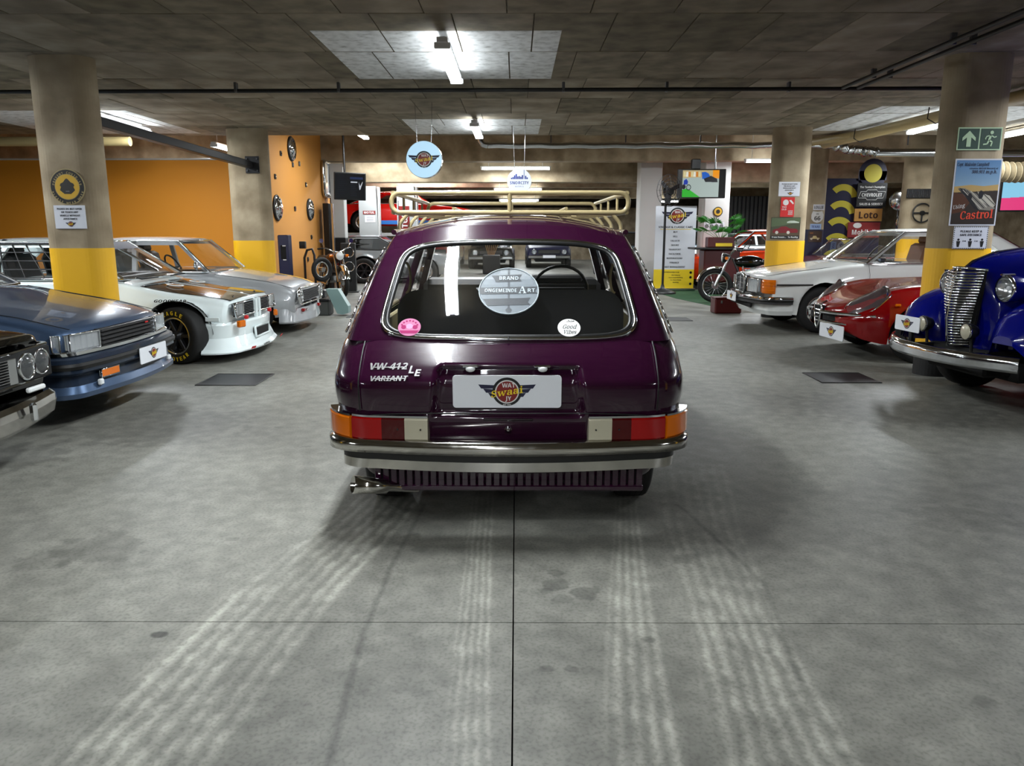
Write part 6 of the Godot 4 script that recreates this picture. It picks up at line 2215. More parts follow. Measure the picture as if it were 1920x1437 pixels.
	lines_of(t, [["PLEASE KEEP A", 0.02, 0.058, 0.0, 0.2], ["SAFE DISTANCE", 0.02, 0.026, 0.0, 0.2], ["2 m", 0.014, -0.03, -0.055], ["2 m", 0.014, -0.03, 0.055]])
	for x in [-0.11, 0.0, 0.11]:
		pprism(t, "figure_print", M.ink_black, ngon(0.011, 12), 0.001, at(Vector3(x, -0.018, 0.003)))
		pprism(t, "figure_print", M.ink_black, PackedVector2Array([Vector2(-0.018, 0.0), Vector2(0.018, 0.0), Vector2(0.014, -0.03), Vector2(0.009, -0.055), Vector2(-0.009, -0.055), Vector2(-0.014, -0.03)]), 0.001, at(Vector3(x, -0.031, 0.003)))
	for i in 18:
		for y in [-0.0975, 0.0975]:
			pbox(t, "border_stripe", M.ink_black, Vector3(-0.15 + i * 0.0177, y, 0.0025), Vector3(0.009, 0.007, 0.002), 0.0, Basis(Vector3(0, 0, 1), 0.0))
	for i in 10:
		for x in [-0.155, 0.155]:
			pbox(t, "border_stripe", M.ink_black, Vector3(x, -0.085 + i * 0.019, 0.0025), Vector3(0.007, 0.009, 0.002), 0.0)
	# far right column
	fz = -12.56 + 0.176
	t = board("notice", "white laminated notice above a red poster", "notice", Vector3(4.26, 2.02, fz), 0.33, 0.22, M.paper)
	lines_of(t, [["PLEASE DO NOT OPEN", 0.017, 0.075, 0.0, 0.24], ["OR TOUCH ANY", 0.017, 0.045, 0.0, 0.17], ["VEHICLE WITHOUT", 0.017, 0.014, 0.0, 0.2], ["ASSISTANCE", 0.017, -0.017, 0.0, 0.14]])
	emblem(t, 0.1, at(Vector3(0.02, -0.068, 0.003)), false)
	t = board("poster", "red poster with white shapes between two prints", "poster", Vector3(4.25, 1.745, fz), 0.215, 0.3, M.ink_scarlet)
	pprism(t, "poster_print", M.ink_white, ngon(0.045, 20), 0.001, at(Vector3(-0.03, 0.07, 0.003)))
	pprism(t, "poster_print", M.ink_white, PackedVector2Array([Vector2(0.02, 0.1), Vector2(0.05, 0.11), Vector2(0.095, 0.06), Vector2(0.085, 0.04)]), 0.001, at(Vector3(0, 0, 0.003)))
	lines_of(t, [["THE", 0.024, 0.0, -0.05, 0.07, M.ink_white], ["OLD", 0.024, -0.035, -0.05, 0.07, M.ink_white], ["LOVE", 0.02, -0.06, 0.05, 0.07, M.ink_white], ["YOUR", 0.02, -0.085, 0.05, 0.07, M.ink_white], ["RIDE", 0.02, -0.11, 0.05, 0.07, M.ink_white]])
	t = thing("car_poster", "dark poster of a red convertible with caption strip", "poster", Vector3(4.24, 1.42, fz))
	pbox(t, "board", M.ink_black, Vector3.ZERO, Vector3(0.46, 0.33, 0.006), 0.001)
	im = canvas(230, 140, Color(0.24, 0.26, 0.18))
	poly(im, [[0, 0], [230, 0], [230, 30], [90, 60], [0, 70]], Color(0.3, 0.36, 0.24))
	poly(im, [[0, 95], [230, 90], [230, 140], [0, 140]], Color(0.3, 0.24, 0.17))
	poly(im, [[12, 108], [20, 90], [60, 82], [80, 68], [120, 66], [150, 82], [205, 86], [218, 100], [214, 116], [20, 118]], Color(0.45, 0.06, 0.1))
	poly(im, oval(48, 114, 13, 13), Color(0.75, 0.74, 0.7))
	poly(im, oval(140, 114, 13, 13), Color(0.75, 0.74, 0.7))
	poly(im, [[125, 30], [150, 22], [185, 22], [222, 32], [222, 40], [125, 40]], Color(0.7, 0.73, 0.68))
	print_sheet(t, "poster_print", printed("car_poster_art", im), 0.45, 0.275, at(Vector3(0, 0.022, 0.004)))
	txt(t, "From Dream...   To Reality", 0.024, at(Vector3(0, -0.138, 0.004)), M.ink_white, "Droid Sans", 700, 0.41)

# ---------------------------------------------------------------- motorcycle: front wheel at local z = 0, stands on y = 0
func motorcycle(label: String, p: Vector3, turn: float, tank: Material, seat: Material) -> Node3D:
	var c := thing("motorcycle", label, "motorcycle", p, turn, "")
	for z in [0.0, 1.35]:
		var n := sub("wheel", c, Vector3(0, 0.33, z))
		ptube(n, "tyre", M.rubber, ring_pts(Vector3.ZERO, 0.285, 32, ry(PI / 2)), 0.046, 10, true)
		ptube(n, "rim", M.polished, ring_pts(Vector3.ZERO, 0.237, 28, ry(PI / 2)), 0.014, 6, true)
		pcyl(n, "hub", M.polished, Vector3(-0.06, 0, 0), Vector3(0.06, 0, 0), 0.065, -1, 18)
		for k in 18:
			var t := TAU * k / 18.0
			pcyl(n, "spoke", M.polished, Vector3(0.03 if k % 2 else -0.03, cos(t) * 0.06, sin(t) * 0.06), Vector3(0, cos(t + 0.25) * 0.235, sin(t + 0.25) * 0.235), 0.0025, -1, 5)
	# mudguards
	for z in [0.0, 1.35]:
		var st := S()
		var rows := []
		for i in 15:
			var t := lerpf(-0.5, 1.35, i / 14.0) if z == 0.0 else lerpf(-0.9, 0.9, i / 14.0)
			var row := PackedVector3Array()
			for j in 7:
				var u := j / 3.0 - 1.0
				var r := 0.37 - 0.035 * u * u
				row.append(Vector3(u * 0.065, 0.33 + cos(t) * r, z - sin(t) * r if z == 0.0 else z + sin(t) * r))
			rows.append(row)
		slab(st, rows, Vector3(0, -0.004, 0))
		obj("mudguard", st, M.chrome, c)
	for sd in [-1.0, 1.0]:
		pcyl(c, "fork_leg", M.polished, Vector3(sd * 0.085, 0.33, 0.0), Vector3(sd * 0.085, 0.88, 0.24), 0.022, 0.02)
		pcyl(c, "shock_absorber", M.chrome, Vector3(sd * 0.12, 0.36, 1.33), Vector3(sd * 0.12, 0.72, 1.18), 0.022)
		ptube(c, "exhaust", M.chrome, [Vector3(sd * 0.1, 0.55, 0.5), Vector3(sd * 0.15, 0.42, 0.45), Vector3(sd * 0.16, 0.26, 0.62), Vector3(sd * 0.16, 0.27, 1.0), Vector3(sd * 0.16, 0.33, 1.6)], 0.024)
		ptube(c, "handlebar", M.chrome, [Vector3(0, 0.93, 0.27), Vector3(sd * 0.12, 0.96, 0.28), Vector3(sd * 0.22, 1.02, 0.33), Vector3(sd * 0.36, 1.0, 0.43)], 0.013)
		pcyl(c, "grip", M.rubber, Vector3(sd * 0.27, 1.013, 0.37), Vector3(sd * 0.37, 0.999, 0.44), 0.019)
		ptube(c, "frame_tube", M.trim_black, [Vector3(sd * 0.05, 0.85, 0.3), Vector3(sd * 0.12, 0.3, 0.55), Vector3(sd * 0.13, 0.28, 0.95), Vector3(sd * 0.12, 0.7, 1.1), Vector3(sd * 0.1, 0.72, 1.45)], 0.016)
		ptube(c, "mirror_arm", M.chrome, [Vector3(sd * 0.25, 1.02, 0.35), Vector3(sd * 0.32, 1.16, 0.33)], 0.006)
		pcyl(c, "mirror", M.chrome, Vector3(sd * 0.32, 1.17, 0.325), Vector3(sd * 0.32, 1.17, 0.345), 0.045)
		pbox(c, "side_cover", tank, Vector3(sd * 0.12, 0.58, 1.0), Vector3(0.05, 0.16, 0.22), 0.02)
		pcyl(c, "indicator", M.lamp_amber, Vector3(sd * 0.14, 0.86, 0.18), Vector3(sd * 0.2, 0.86, 0.18), 0.03)
	var ts := S()
	ball(ts, Vector3(0, 0.79, 0.6), Vector3(0.14, 0.12, 0.29), 18)
	obj("tank", ts, tank, c)
	var ss := S()
	bx(ss, Vector3(0, 0.79, 1.12), Vector3(0.25, 0.1, 0.62), 0.045)
	obj("saddle", ss, seat, c)
	pbox(c, "crankcase", M.polished, Vector3(0, 0.38, 0.72), Vector3(0.3, 0.2, 0.4), 0.05)
	for k in 6:
		pbox(c, "cooling_fin", M.steel, Vector3(0, 0.5 + k * 0.027, 0.64), Vector3(0.26, 0.014, 0.2), 0.005)
	pcyl(c, "engine_cover", M.polished, Vector3(-0.17, 0.38, 0.75), Vector3(0.17, 0.38, 0.75), 0.085)
	var hl := sub("headlight", c, Vector3(0, 0.86, 0.12))
	plathe(hl, "lamp_shell", M.trim_black, [[0.088, 0.0], [0.09, -0.05], [0.06, -0.13], [0.0, -0.16]], at(Vector3.ZERO, Basis(Vector3.RIGHT, -PI / 2)), 20)
	plathe(hl, "bezel", M.chrome, [[0.086, -0.005], [0.095, 0.005], [0.085, 0.018]], at(Vector3.ZERO, Basis(Vector3.RIGHT, -PI / 2)), 20)
	plathe(hl, "lens", M.lens_white, [[0.084, 0.008], [0.05, 0.025], [0.0, 0.032]], at(Vector3.ZERO, Basis(Vector3.RIGHT, -PI / 2)), 20)
	pcyl(c, "tail_lamp", M.lamp_red, Vector3(0, 0.72, 1.6), Vector3(0, 0.72, 1.65), 0.04)
	ptube(c, "side_stand", M.trim_black, [Vector3(0.12, 0.3, 0.9), Vector3(0.26, 0.02, 0.85)], 0.012)
	return c

func hub(label: String, p: Vector3, r: float) -> void:
	var t := thing("hubcap", label, "hubcap", p, PI / 2, "hubcaps on the ochre wall")
	var b := Basis(Vector3.RIGHT, PI / 2)
	plathe(t, "rim_ring", M.trim_black, [[r, 0.0], [r * 1.02, 0.02], [r * 0.9, 0.045], [r * 0.86, 0.03]], at(Vector3.ZERO, b), 32)
	plathe(t, "cap", M.chrome, [[r * 0.95, 0.03], [r * 0.85, 0.06], [r * 0.6, 0.045], [r * 0.52, 0.06], [r * 0.3, 0.085], [0.0, 0.095]], at(Vector3.ZERO, b), 32)
	for k in 12:
		var a := TAU * k / 12
		pbox(t, "cap_rib", M.steel, Vector3(cos(a) * r * 0.72, sin(a) * r * 0.72, 0.056), Vector3(r * 0.22, 0.012, 0.012), 0.003, Basis(Vector3(0, 0, 1), a))

func back_left() -> void:
	column_signs()
	var wx := -4.65
	hub("chrome hubcap high on the ochre wall, nearest the ceiling", Vector3(wx, 3.03, -16.44), 0.25)
	hub("chrome hubcap on the ochre wall beside the concrete column", Vector3(wx, 1.81, -15.25), 0.25)
	hub("chrome hubcap on the ochre wall beside the white pilaster", Vector3(wx, 1.84, -17.66), 0.24)
	for q in [[-15.7, 2.87], [-15.25, 2.4], [-17.0, 2.78], [-16.5, 2.72], [-17.45, 2.37], [-16.5, 1.83], [-17.7, 1.23], [-17.3, 0.75]]:
		var t := thing("car_badge", "small dark car badge fixed on the ochre wall between the hubcaps", "badge", Vector3(wx, q[1], q[0]), PI / 2, "badges on the ochre wall")
		pbox(t, "badge_plate", M.gunmetal, Vector3(0, 0, 0.012), Vector3(0.09, 0.1, 0.024), 0.01)
		pbox(t, "badge_face", M.chrome, Vector3(0, 0, 0.026), Vector3(0.05, 0.03, 0.006), 0.002)
	# chrome framed wall mirror
	var m := thing("wall_mirror", "tall chrome framed mirror at the far end of the ochre wall", "mirror", Vector3(-4.62, 2.6, -19.2), PI / 2)
	var lp := []
	for p in rrect(0.7, 0.8, 0.14, 5):
		lp.append(Vector3(p.x, p.y, 0.03))
	ptube(m, "mirror_frame", M.chrome, lp, 0.05, 8, true)
	pprism(m, "mirror_glass", M.reflector, rrect(0.66, 0.76, 0.12, 5), 0.02)
	# blue pump stand and workshop stand against the wall
	var b := thing("pump_cabinet", "tall narrow dark blue pump cabinet against the ochre wall", "cabinet", Vector3(-4.38, 0, -14.75))
	pbox(b, "cabinet_body", M.pump_blue, Vector3(0, 0.65, 0), Vector3(0.2, 1.3, 0.24), 0.015)
	pbox(b, "gauge_window", M.underbody, Vector3(0.0, 0.98, 0.122), Vector3(0.1, 0.26, 0.012), 0.005)
	for y in [0.84, 1.1]:
		pbox(b, "label_strip", M.ink_white, Vector3(0.02, y + 0.0, 0.13), Vector3(0.06, 0.02, 0.004), 0.0)
	var w := thing("tyre_machine", "grey tyre stand with a small wheel beside the dark blue cabinet", "workshop stand", Vector3(-4.2, 0, -15.4))
	ptube(w, "stand_pole", M.gunmetal, [Vector3(0, 0, 0), Vector3(0, 0.85, 0), Vector3(0.06, 1.0, 0), Vector3(0.16, 1.02, 0), Vector3(0.2, 0.9, 0), Vector3(0.2, 0, 0)], 0.025)
	pbox(w, "stand_foot", M.gunmetal, Vector3(0.1, 0.03, 0), Vector3(0.5, 0.06, 0.4), 0.01)
	pbox(w, "gauge_box", M.trim_black, Vector3(-0.02, 1.1, 0), Vector3(0.12, 0.14, 0.1), 0.01)
	ptube(w, "spare_tyre", M.rubber, ring_pts(Vector3(0.34, 0.62, 0.02), 0.2, 24, ry(0.9)), 0.045, 10, true)
	ptube(w, "spare_rim", M.polished, ring_pts(Vector3(0.34, 0.62, 0.02), 0.15, 24, ry(0.9)), 0.018, 8, true)
	pcyl(w, "spare_hub", M.polished, Vector3(0.3, 0.62, -0.02), Vector3(0.38, 0.62, 0.05), 0.05)
	# old motorcycle
	motorcycle("old brown motorcycle beside the black loudspeaker tower", Vector3(-3.62, 0, -16.1), -PI / 2 - 1.05, M.rust_brown, M.seat_black)
	# outboard motor on its crate
	var o := thing("outboard_motor", "pale grey green outboard motor cowl leaning on a dark grey crate", "outboard motor", Vector3(-3.05, 0, -12.75))
	var st := S()
	prism(st, PackedVector2Array([Vector2(-0.14, 0.42), Vector2(0.06, 0.42), Vector2(0.22, 0.14), Vector2(0.22, 0.03), Vector2(0.12, 0.0), Vector2(0.03, 0.02)]), 0.2, at(Vector3(0.06, 0.02, -0.1)))
	obj("cowl", st, M.cowl_green, o)
	pbox(o, "motor_block", M.gunmetal, Vector3(-0.2, 0.36, 0), Vector3(0.2, 0.14, 0.22), 0.02)
	var cr := thing("crate", "dark grey plastic crate under the outboard motor", "crate", Vector3(-3.3, 0, -12.85))
	pbox(cr, "crate_body", M.crate_grey, Vector3(0, 0.12, 0), Vector3(0.4, 0.24, 0.36), 0.015)
	pbox(cr, "crate_lid", M.steel_dark, Vector3(0, 0.255, 0), Vector3(0.43, 0.03, 0.39), 0.008)
	# loudspeaker tower
	var sp := thing("loudspeaker", "tall black tower loudspeaker with two ringed cones", "loudspeaker", Vector3(-3.8, 0, -17.6), 0.15)
	pbox(sp, "speaker_box", M.trim_black, Vector3(0, 0.56, 0), Vector3(0.32, 1.08, 0.34), 0.01)
	for y in [0.9, 0.58]:
		plathe(sp, "cone_ring", M.polished, [[0.115, 0.0], [0.12, 0.014], [0.1, 0.018], [0.098, 0.004]], at(Vector3(0.02, y, 0.168), Basis(Vector3.RIGHT, PI / 2)), 28)
		plathe(sp, "cone", M.gunmetal, [[0.1, 0.008], [0.05, -0.03], [0.03, -0.02], [0.0, -0.01]], at(Vector3(0.02, y, 0.172), Basis(Vector3.RIGHT, PI / 2)), 24)
	pcyl(sp, "bass_port", M.underbody, Vector3(0.02, 0.28, 0.168), Vector3(0.02, 0.28, 0.176), 0.05)
	pbox(sp, "plinth", M.trim_black, Vector3(0, 0.015, 0), Vector3(0.42, 0.03, 0.44), 0.006)
	# pilaster, black panel, wall screen
	var pl := thing("pilaster", "white square pillar with black band and red foot at the end of the ochre wall", "pillar", Vector3(-4.35, 0, -19.3))
	pbox(pl, "shaft", M.wall_white, Vector3(0, 2.08, 0), Vector3(0.32, 1.76, 0.32), 0.01)
	pbox(pl, "black_band", M.black_band, Vector3(0, 0.95, 0), Vector3(0.33, 0.5, 0.33), 0.01)
	pbox(pl, "red_foot", M.ink_red, Vector3(0, 0.35, 0), Vector3(0.33, 0.7, 0.33), 0.01)
	var bp := thing("door_panel", "tall narrow black panel leaning beside the white pillar", "panel", Vector3(-4.45, 0, -18.6))
	pbox(bp, "panel_sheet", M.trim_black, Vector3(0, 1.0, 0), Vector3(0.14, 2.0, 0.5), 0.01)
	pbox(bp, "panel_edge", M.polished, Vector3(0.12, 1.0, 0.1), Vector3(0.05, 2.0, 0.1), 0.006)
	var im := canvas(160, 110, Color(0.012, 0.02, 0.045))
	for k in 9:
		im.fill_rect(Rect2i(12, 16 + k * 9, 30 + (k * 7) % 22, 2), Color(0.03, 0.06, 0.13))
		im.fill_rect(Rect2i(84, 30 + k * 8, 24 + (k * 5) % 14, 2), Color(0.12, 0.14, 0.18))
	im.fill_rect(Rect2i(80, 14, 70, 10), Color(0.1, 0.16, 0.3))
	im.fill_rect(Rect2i(84, 34, 36, 5), Color(0.8, 0.82, 0.85))
	poly(im, [[128, 34], [136, 52], [148, 32], [150, 36], [138, 66], [132, 70], [130, 58]], Color(0.75, 0.77, 0.8))
	var tv := thing("wall_screen", "dark tilted screen showing a price list hung by the white pillar", "screen", Vector3(-3.62, 2.32, -17.2), 0.25)
	pbox(tv, "screen_case", M.trim_black, Vector3.ZERO, Vector3(0.68, 0.58, 0.06), 0.01, Basis(Vector3(0, 0, 1), -0.03) * Basis(Vector3.RIGHT, 0.12))
	print_sheet(tv, "screen_picture", lit_screen("list_screen", im, 0.6), 0.63, 0.53, at(Vector3(0, 0, 0.036), Basis(Vector3(0, 0, 1), -0.03) * Basis(Vector3.RIGHT, 0.12)))
	ptube(tv, "ceiling_arm", M.trim_black, [Vector3(-0.1, 0.2, -0.05), Vector3(-0.1, 1.5, -0.15)], 0.025)
	lift_bay()

func lift_bay() -> void:
	var z := -23.0
	for q in [[-4.25, "left post of the grey car lift with the red maker's plate", true], [-3.15, "right post of the grey car lift beside the flag", false]]:
		var l := thing("lift_post", q[1], "car lift", Vector3(q[0], 0, z))
		pprism(l, "post", M.lift_grey, PackedVector2Array([Vector2(-0.29, 2.62), Vector2(0.2, 2.62), Vector2(0.25, 1.5), Vector2(0.32, 1.25), Vector2(0.5, 1.1), Vector2(0.5, 0.0), Vector2(-0.3, 0.0), Vector2(-0.3, 1.2)]), 0.3, at(Vector3(0, 0, 0)))
		pbox(l, "post_edge", M.wall_white, Vector3(0.27, 1.9, 0.15), Vector3(0.03, 1.4, 0.32), 0.006)
		pbox(l, "foot_plate", M.trim_black, Vector3(0.1, 0.03, 0.15), Vector3(1.0, 0.06, 0.5), 0.006)
		if q[2]:
			pbox(l, "maker_plate", M.ink_red, Vector3(0.0, 1.88, 0.305), Vector3(0.36, 0.1, 0.01), 0.002)
			txt(l, "MOTUL", 0.06, at(Vector3(0, 1.88, 0.312)), M.ink_white, "Droid Sans", 700, 0.3)
			pbox(l, "instruction_sheet", M.paper, Vector3(0.02, 1.7, 0.303), Vector3(0.3, 0.2, 0.006), 0.001)
			for k in 4:
				pbox(l, "sheet_print", M.ink_grey, Vector3(0.02, 1.77 - k * 0.04, 0.307), Vector3(0.2, 0.012, 0.002), 0.0)
	var r := thing("lift_ramp", "pale lift platform carrying the bright red car", "car lift", Vector3(-5.2, 1.22, -24.0))
	pbox(r, "platform", M.wall_white, Vector3(1.2, 0.03, 0), Vector3(4.8, 0.1, 0.5), 0.01)
	pbox(r, "platform", M.wall_white, Vector3(1.2, 0.03, -1.3), Vector3(4.8, 0.1, 0.5), 0.01)
	for x in [-0.9, 3.3]:
		for z2 in [0.0, -1.3]:
			pbox(r, "platform_leg", M.lift_grey, Vector3(x, -0.62, z2), Vector3(0.12, 1.2, 0.12), 0.01)
	# bright red car up on the lift
	var c := thing("lifted_car", "bright red car raised on the grey car lift", "car", Vector3(-1.35, 1.312, -24.65), PI / 2 + PI)
	var sts := [[0.0, 0.72, 0.36, 0.5, 0.62, 0.68, 0.64], [0.1, 0.78, 0.28, 0.5, 0.68, 0.72, 0.71], [0.8, 0.83, 0.22, 0.5, 0.78, 0.76, 0.8], [1.4, 0.83, 0.2, 0.5, 0.84, 0.76, 0.86], [3.2, 0.83, 0.2, 0.5, 0.86, 0.76, 0.88], [4.2, 0.76, 0.34, 0.5, 0.82, 0.7, 0.84]]
	car_body(c, M.bright_red_paint, sts, [[0.85, 0.32, 0.36], [3.35, 0.32, 0.36]], 0.06, 0.06)
	greenhouse(c, M.bright_red_paint, {"zc": 1.4, "zf": 1.9, "zb": 2.9, "ze": 3.7, "yb": 0.86, "yr": 1.25, "wb": 0.72, "wr": 0.56, "cp": 0.35}, M.chrome, false)
	two_wheels(c, 0.85, 0.72, 0.31, 0.19, "cap")
	two_wheels(c, 3.35, 0.72, 0.31, 0.19, "cap")
	pbox(c, "sill_strip", M.sky_blue, Vector3(0.84, 0.3, 2.1), Vector3(0.02, 0.12, 1.7), 0.005)
	# silver coupe parked below
	var s := thing("silver_coupe", "silver coupe with black wheels parked below the grey car lift", "car", Vector3(-1.55, 0, -21.2), -PI / 2)
	var s2 := [[0.0, 0.72, 0.32, 0.5, 0.62, 0.68, 0.64], [0.1, 0.78, 0.26, 0.5, 0.69, 0.72, 0.71], [0.9, 0.83, 0.22, 0.5, 0.8, 0.76, 0.82], [1.5, 0.83, 0.2, 0.5, 0.86, 0.76, 0.88], [3.2, 0.84, 0.2, 0.5, 0.9, 0.76, 0.93], [4.3, 0.78, 0.34, 0.55, 0.9, 0.7, 0.94]]
	car_body(s, M.silver_paint, s2, [[0.85, 0.32, 0.38], [2.45, 0.32, 0.4]], 0.06, 0.06)
	greenhouse(s, M.silver_paint, {"zc": 1.5, "zf": 2.1, "zb": 2.9, "ze": 3.7, "yb": 0.88, "yr": 1.26, "wb": 0.74, "wr": 0.58, "cp": 0.5, "glass": M.glass_dark}, M.trim_black, false)
	two_wheels(s, 0.85, 0.74, 0.32, 0.2, "cap")
	two_wheels(s, 2.45, 0.76, 0.33, 0.22, "race")
	pbox(s, "rear_wing", M.trim_black, Vector3(0, 1.0, 3.0), Vector3(1.4, 0.03, 0.9), 0.01)
	# flag and far wall prints
	var f := thing("flag", "dark red feather flag with white letters behind the roof rack", "flag", Vector3(-3.2, 0, -22.28))
	pcyl(f, "flag_pole", M.polished, Vector3(-0.14, 0, 0), Vector3(-0.14, 2.2, 0), 0.012)
	pbox(f, "flag_cloth", M.ink_red, Vector3(0.02, 1.4, 0), Vector3(0.3, 1.3, 0.01), 0.003)
	txt(f, "MOTUL", 0.16, at(Vector3(0.03, 1.45, 0.008), Basis(Vector3(0, 0, 1), PI / 2)), M.ink_white, "Droid Sans", 700, 0.8)
	pbox(f, "flag_base", M.trim_black, Vector3(-0.1, 0.03, 0), Vector3(0.5, 0.06, 0.28), 0.01)

func lightbox(called: String, label: String, p: Vector3, r: float, m: Material) -> Node3D:
	var t := thing(called, label, "lit sign", p)
	pcyl(t, "sign_drum", M.polished, Vector3(0, 0, -0.12), Vector3(0, 0, -0.004), r * 1.02, -1, 48)
	pcyl(t, "sign_face", m, Vector3(0, 0, -0.004), Vector3(0, 0, 0.0), r, -1, 48)
	for x in [-0.4, 0.4]:
		pcyl(t, "sign_wire", M.polished, Vector3(x * r, r * 0.9, -0.06), Vector3(x * r * 1.3, r + 0.7, -0.06), 0.004, -1, 6)
	return t

func back_right() -> void:
	# lit round signs hung over the aisle
	var a := lightbox("lit_sign", "lit round pale blue sign with the winged emblem", Vector3(-1.16, 2.263, -10.0), 0.222, M.lit_blue)
	emblem(a, 0.4, at(Vector3(0, 0, 0.001)))
	var b := lightbox("lit_sign", "lit round white sign with a blue city skyline", Vector3(0.045, 2.13, -12.2), 0.185, M.lit_white)
	txt(b, "SNORCITY", 0.045, at(Vector3(0, -0.025, 0.004)), M.ink_city, "Droid Sans", 700, 0.29)
	txt(b, "MOTOR CO", 0.02, at(Vector3(0, -0.08, 0.004)), M.ink_city, "Droid Sans", 400, 0.13)
	for k in 11:
		var h: float = [0.02, 0.03, 0.055, 0.075, 0.04, 0.045, 0.035, 0.06, 0.15, 0.05, 0.025][k]
		pbox(b, "skyline_print", M.ink_city, Vector3(-0.12 + k * 0.024, 0.03 + h / 2, 0.002), Vector3(0.02 if k != 8 else 0.008, h, 0.003), 0.0)
	# green carpet
	var g := S()
	prism(g, PackedVector2Array([Vector2(3.1, 18.1), Vector2(3.3, 15.9), Vector2(3.65, 14.3), Vector2(4.4, 13.6), Vector2(4.85, 14.2), Vector2(4.85, 18.1)]), 0.004, at(Vector3.ZERO, Basis(Vector3.RIGHT, -PI / 2)))
	var go := obj("carpet", g, M.carpet_green, self)
	meta(go, "flat green carpet under the black motorcycle", "carpet")
	# roll-up banner
	var t := thing("banner", "tall white roll-up banner with winged emblem and yellow foot", "banner", Vector3(3.64, 0.005, -17.95))
	pbox(t, "banner_sheet", M.paper, Vector3(0, 1.05, 0), Vector3(0.93, 1.74, 0.01), 0.002)
	pbox(t, "banner_foot", M.ink_yellow, Vector3(0, 0.26, 0.001), Vector3(0.93, 0.46, 0.012), 0.002)
	pbox(t, "banner_base", M.polished, Vector3(0, 0.03, 0), Vector3(0.98, 0.06, 0.2), 0.01)
	emblem(t, 0.72, at(Vector3(0.03, 1.7, 0.006)))
	var rows := [["VINTAGE & CLASSIC CARS", 0.042, 1.45, 0.0, 0.78]]
	var words := ["BUY", "SELL", "VALUATE", "INSURE", "TRANSPORT", "FACILITATE", "RESTORATIONS", "FINANCE", "ASSET MANAGEMENT"]
	for k in words.size():
		rows.append([words[k], 0.036, 1.34 - k * 0.099, 0.0])
	rows.append(["info@swaaijy.co.za", 0.028, 0.43, -0.05])
	for k in 4:
		rows.append([["Wat Swaai Jy", "Park House Building", "Cor Main Street", "Gauteng"][k], 0.024, 0.36 - k * 0.055, 0.05])
	lines_of(t, rows, 0.009)
	pbox(t, "banner_line", M.ink_yellow, Vector3(0, 1.4, 0.006), Vector3(0.7, 0.012, 0.002), 0.0)
	for y in [0.42, 0.31, 0.16]:
		pprism(t, "contact_mark", M.ink_black, ngon(0.03, 12), 0.002, at(Vector3(0.39, y, 0.008)))
	# pedestal fan
	t = thing("pedestal_fan", "large black pedestal fan in front of the banner", "fan", Vector3(3.25, 0.005, -17.2))
	pcyl(t, "pole", M.trim_black, Vector3(0, 0, 0), Vector3(0, 2.2, 0), 0.026)
	plathe(t, "base", M.trim_black, [[0.3, 0.0], [0.3, 0.03], [0.22, 0.06], [0.05, 0.12], [0.03, 0.2]], Transform3D(), 24)
	pcyl(t, "motor", M.trim_black, Vector3(0.02, 2.2, -0.05), Vector3(0.1, 2.2, 0.1), 0.1, 0.07)
	var fb := ry(0.5)
	var fc := Vector3(0.05, 2.22, 0.06)
	for r in [0.34, 0.27, 0.2, 0.13]:
		ptube(t, "guard_ring", M.gunmetal, ring_pts(fc + fb * Vector3(0, 0, 0.1 * (1.0 - r / 0.4)), r, 28, fb), 0.006, 5, true)
	for k in 16:
		var q := TAU * k / 16
		pcyl(t, "guard_wire", M.gunmetal, fc + fb * Vector3(cos(q) * 0.06, sin(q) * 0.06, 0.1), fc + fb * Vector3(cos(q) * 0.34, sin(q) * 0.34, 0.0), 0.003, -1, 5)
	for k in 3:
		var q := TAU * k / 3 + 0.4
		var s := S()
		bx(s, fc + fb * Vector3(cos(q) * 0.17, sin(q) * 0.17, 0.02), Vector3(0.24, 0.12, 0.008), 0.003, fb * Basis(Vector3(0, 0, 1), q) * Basis(Vector3.RIGHT, 0.5))
		obj("blade", s, M.gunmetal, t)
	# television on its pole
	var im := canvas(192, 108, Color(0.66, 0.72, 0.7))
	poly(im, [[0, 0], [192, 0], [192, 26], [0, 30]], Color(0.75, 0.68, 0.5))
	poly(im, [[0, 78], [28, 72], [96, 108], [0, 108]], Color(0.2, 0.7, 0.2))
	poly(im, [[158, 0], [192, 0], [192, 34], [158, 28]], Color(0.95, 0.6, 0.08))
	poly(im, [[100, 8], [118, 6], [136, 12], [150, 30], [150, 36], [104, 34]], Color(0.15, 0.38, 0.75))
	poly(im, [[112, 34], [150, 22], [182, 34], [186, 48], [120, 46]], Color(0.1, 0.1, 0.12))
	for k in 7:
		poly(im, [[6 + k * 13, 6], [16 + k * 13, 6], [18 + k * 13, 26], [4 + k * 13, 26]], [Color(0.85, 0.8, 0.6), Color(0.9, 0.9, 0.85), Color(0.8, 0.5, 0.2)][k % 3])
	poly(im, [[8, 40], [20, 34], [30, 44], [28, 56], [6, 58]], Color(0.15, 0.25, 0.65))
	poly(im, oval(34, 68, 13, 12), Color(0.12, 0.13, 0.15))
	poly(im, oval(34, 68, 10, 9), Color(0.6, 0.68, 0.66))
	poly(im, oval(8, 66, 10, 10), Color(0.15, 0.15, 0.18))
	t = thing("television", "television showing parked cars, hung from a ceiling pole", "television", Vector3(4.12, 2.4, -17.7), -0.06)
	pbox(t, "screen_case", M.trim_black, Vector3.ZERO, Vector3(1.06, 0.63, 0.08), 0.01)
	print_sheet(t, "screen_picture", lit_screen("tv_screen", im, 0.55), 0.8, 0.58, at(Vector3(-0.02, 0, 0.042)))
	pcyl(t, "ceiling_pole", M.polished, Vector3(0.3, 0.2, -0.06), Vector3(0.3, 1.5, -0.06), 0.02)
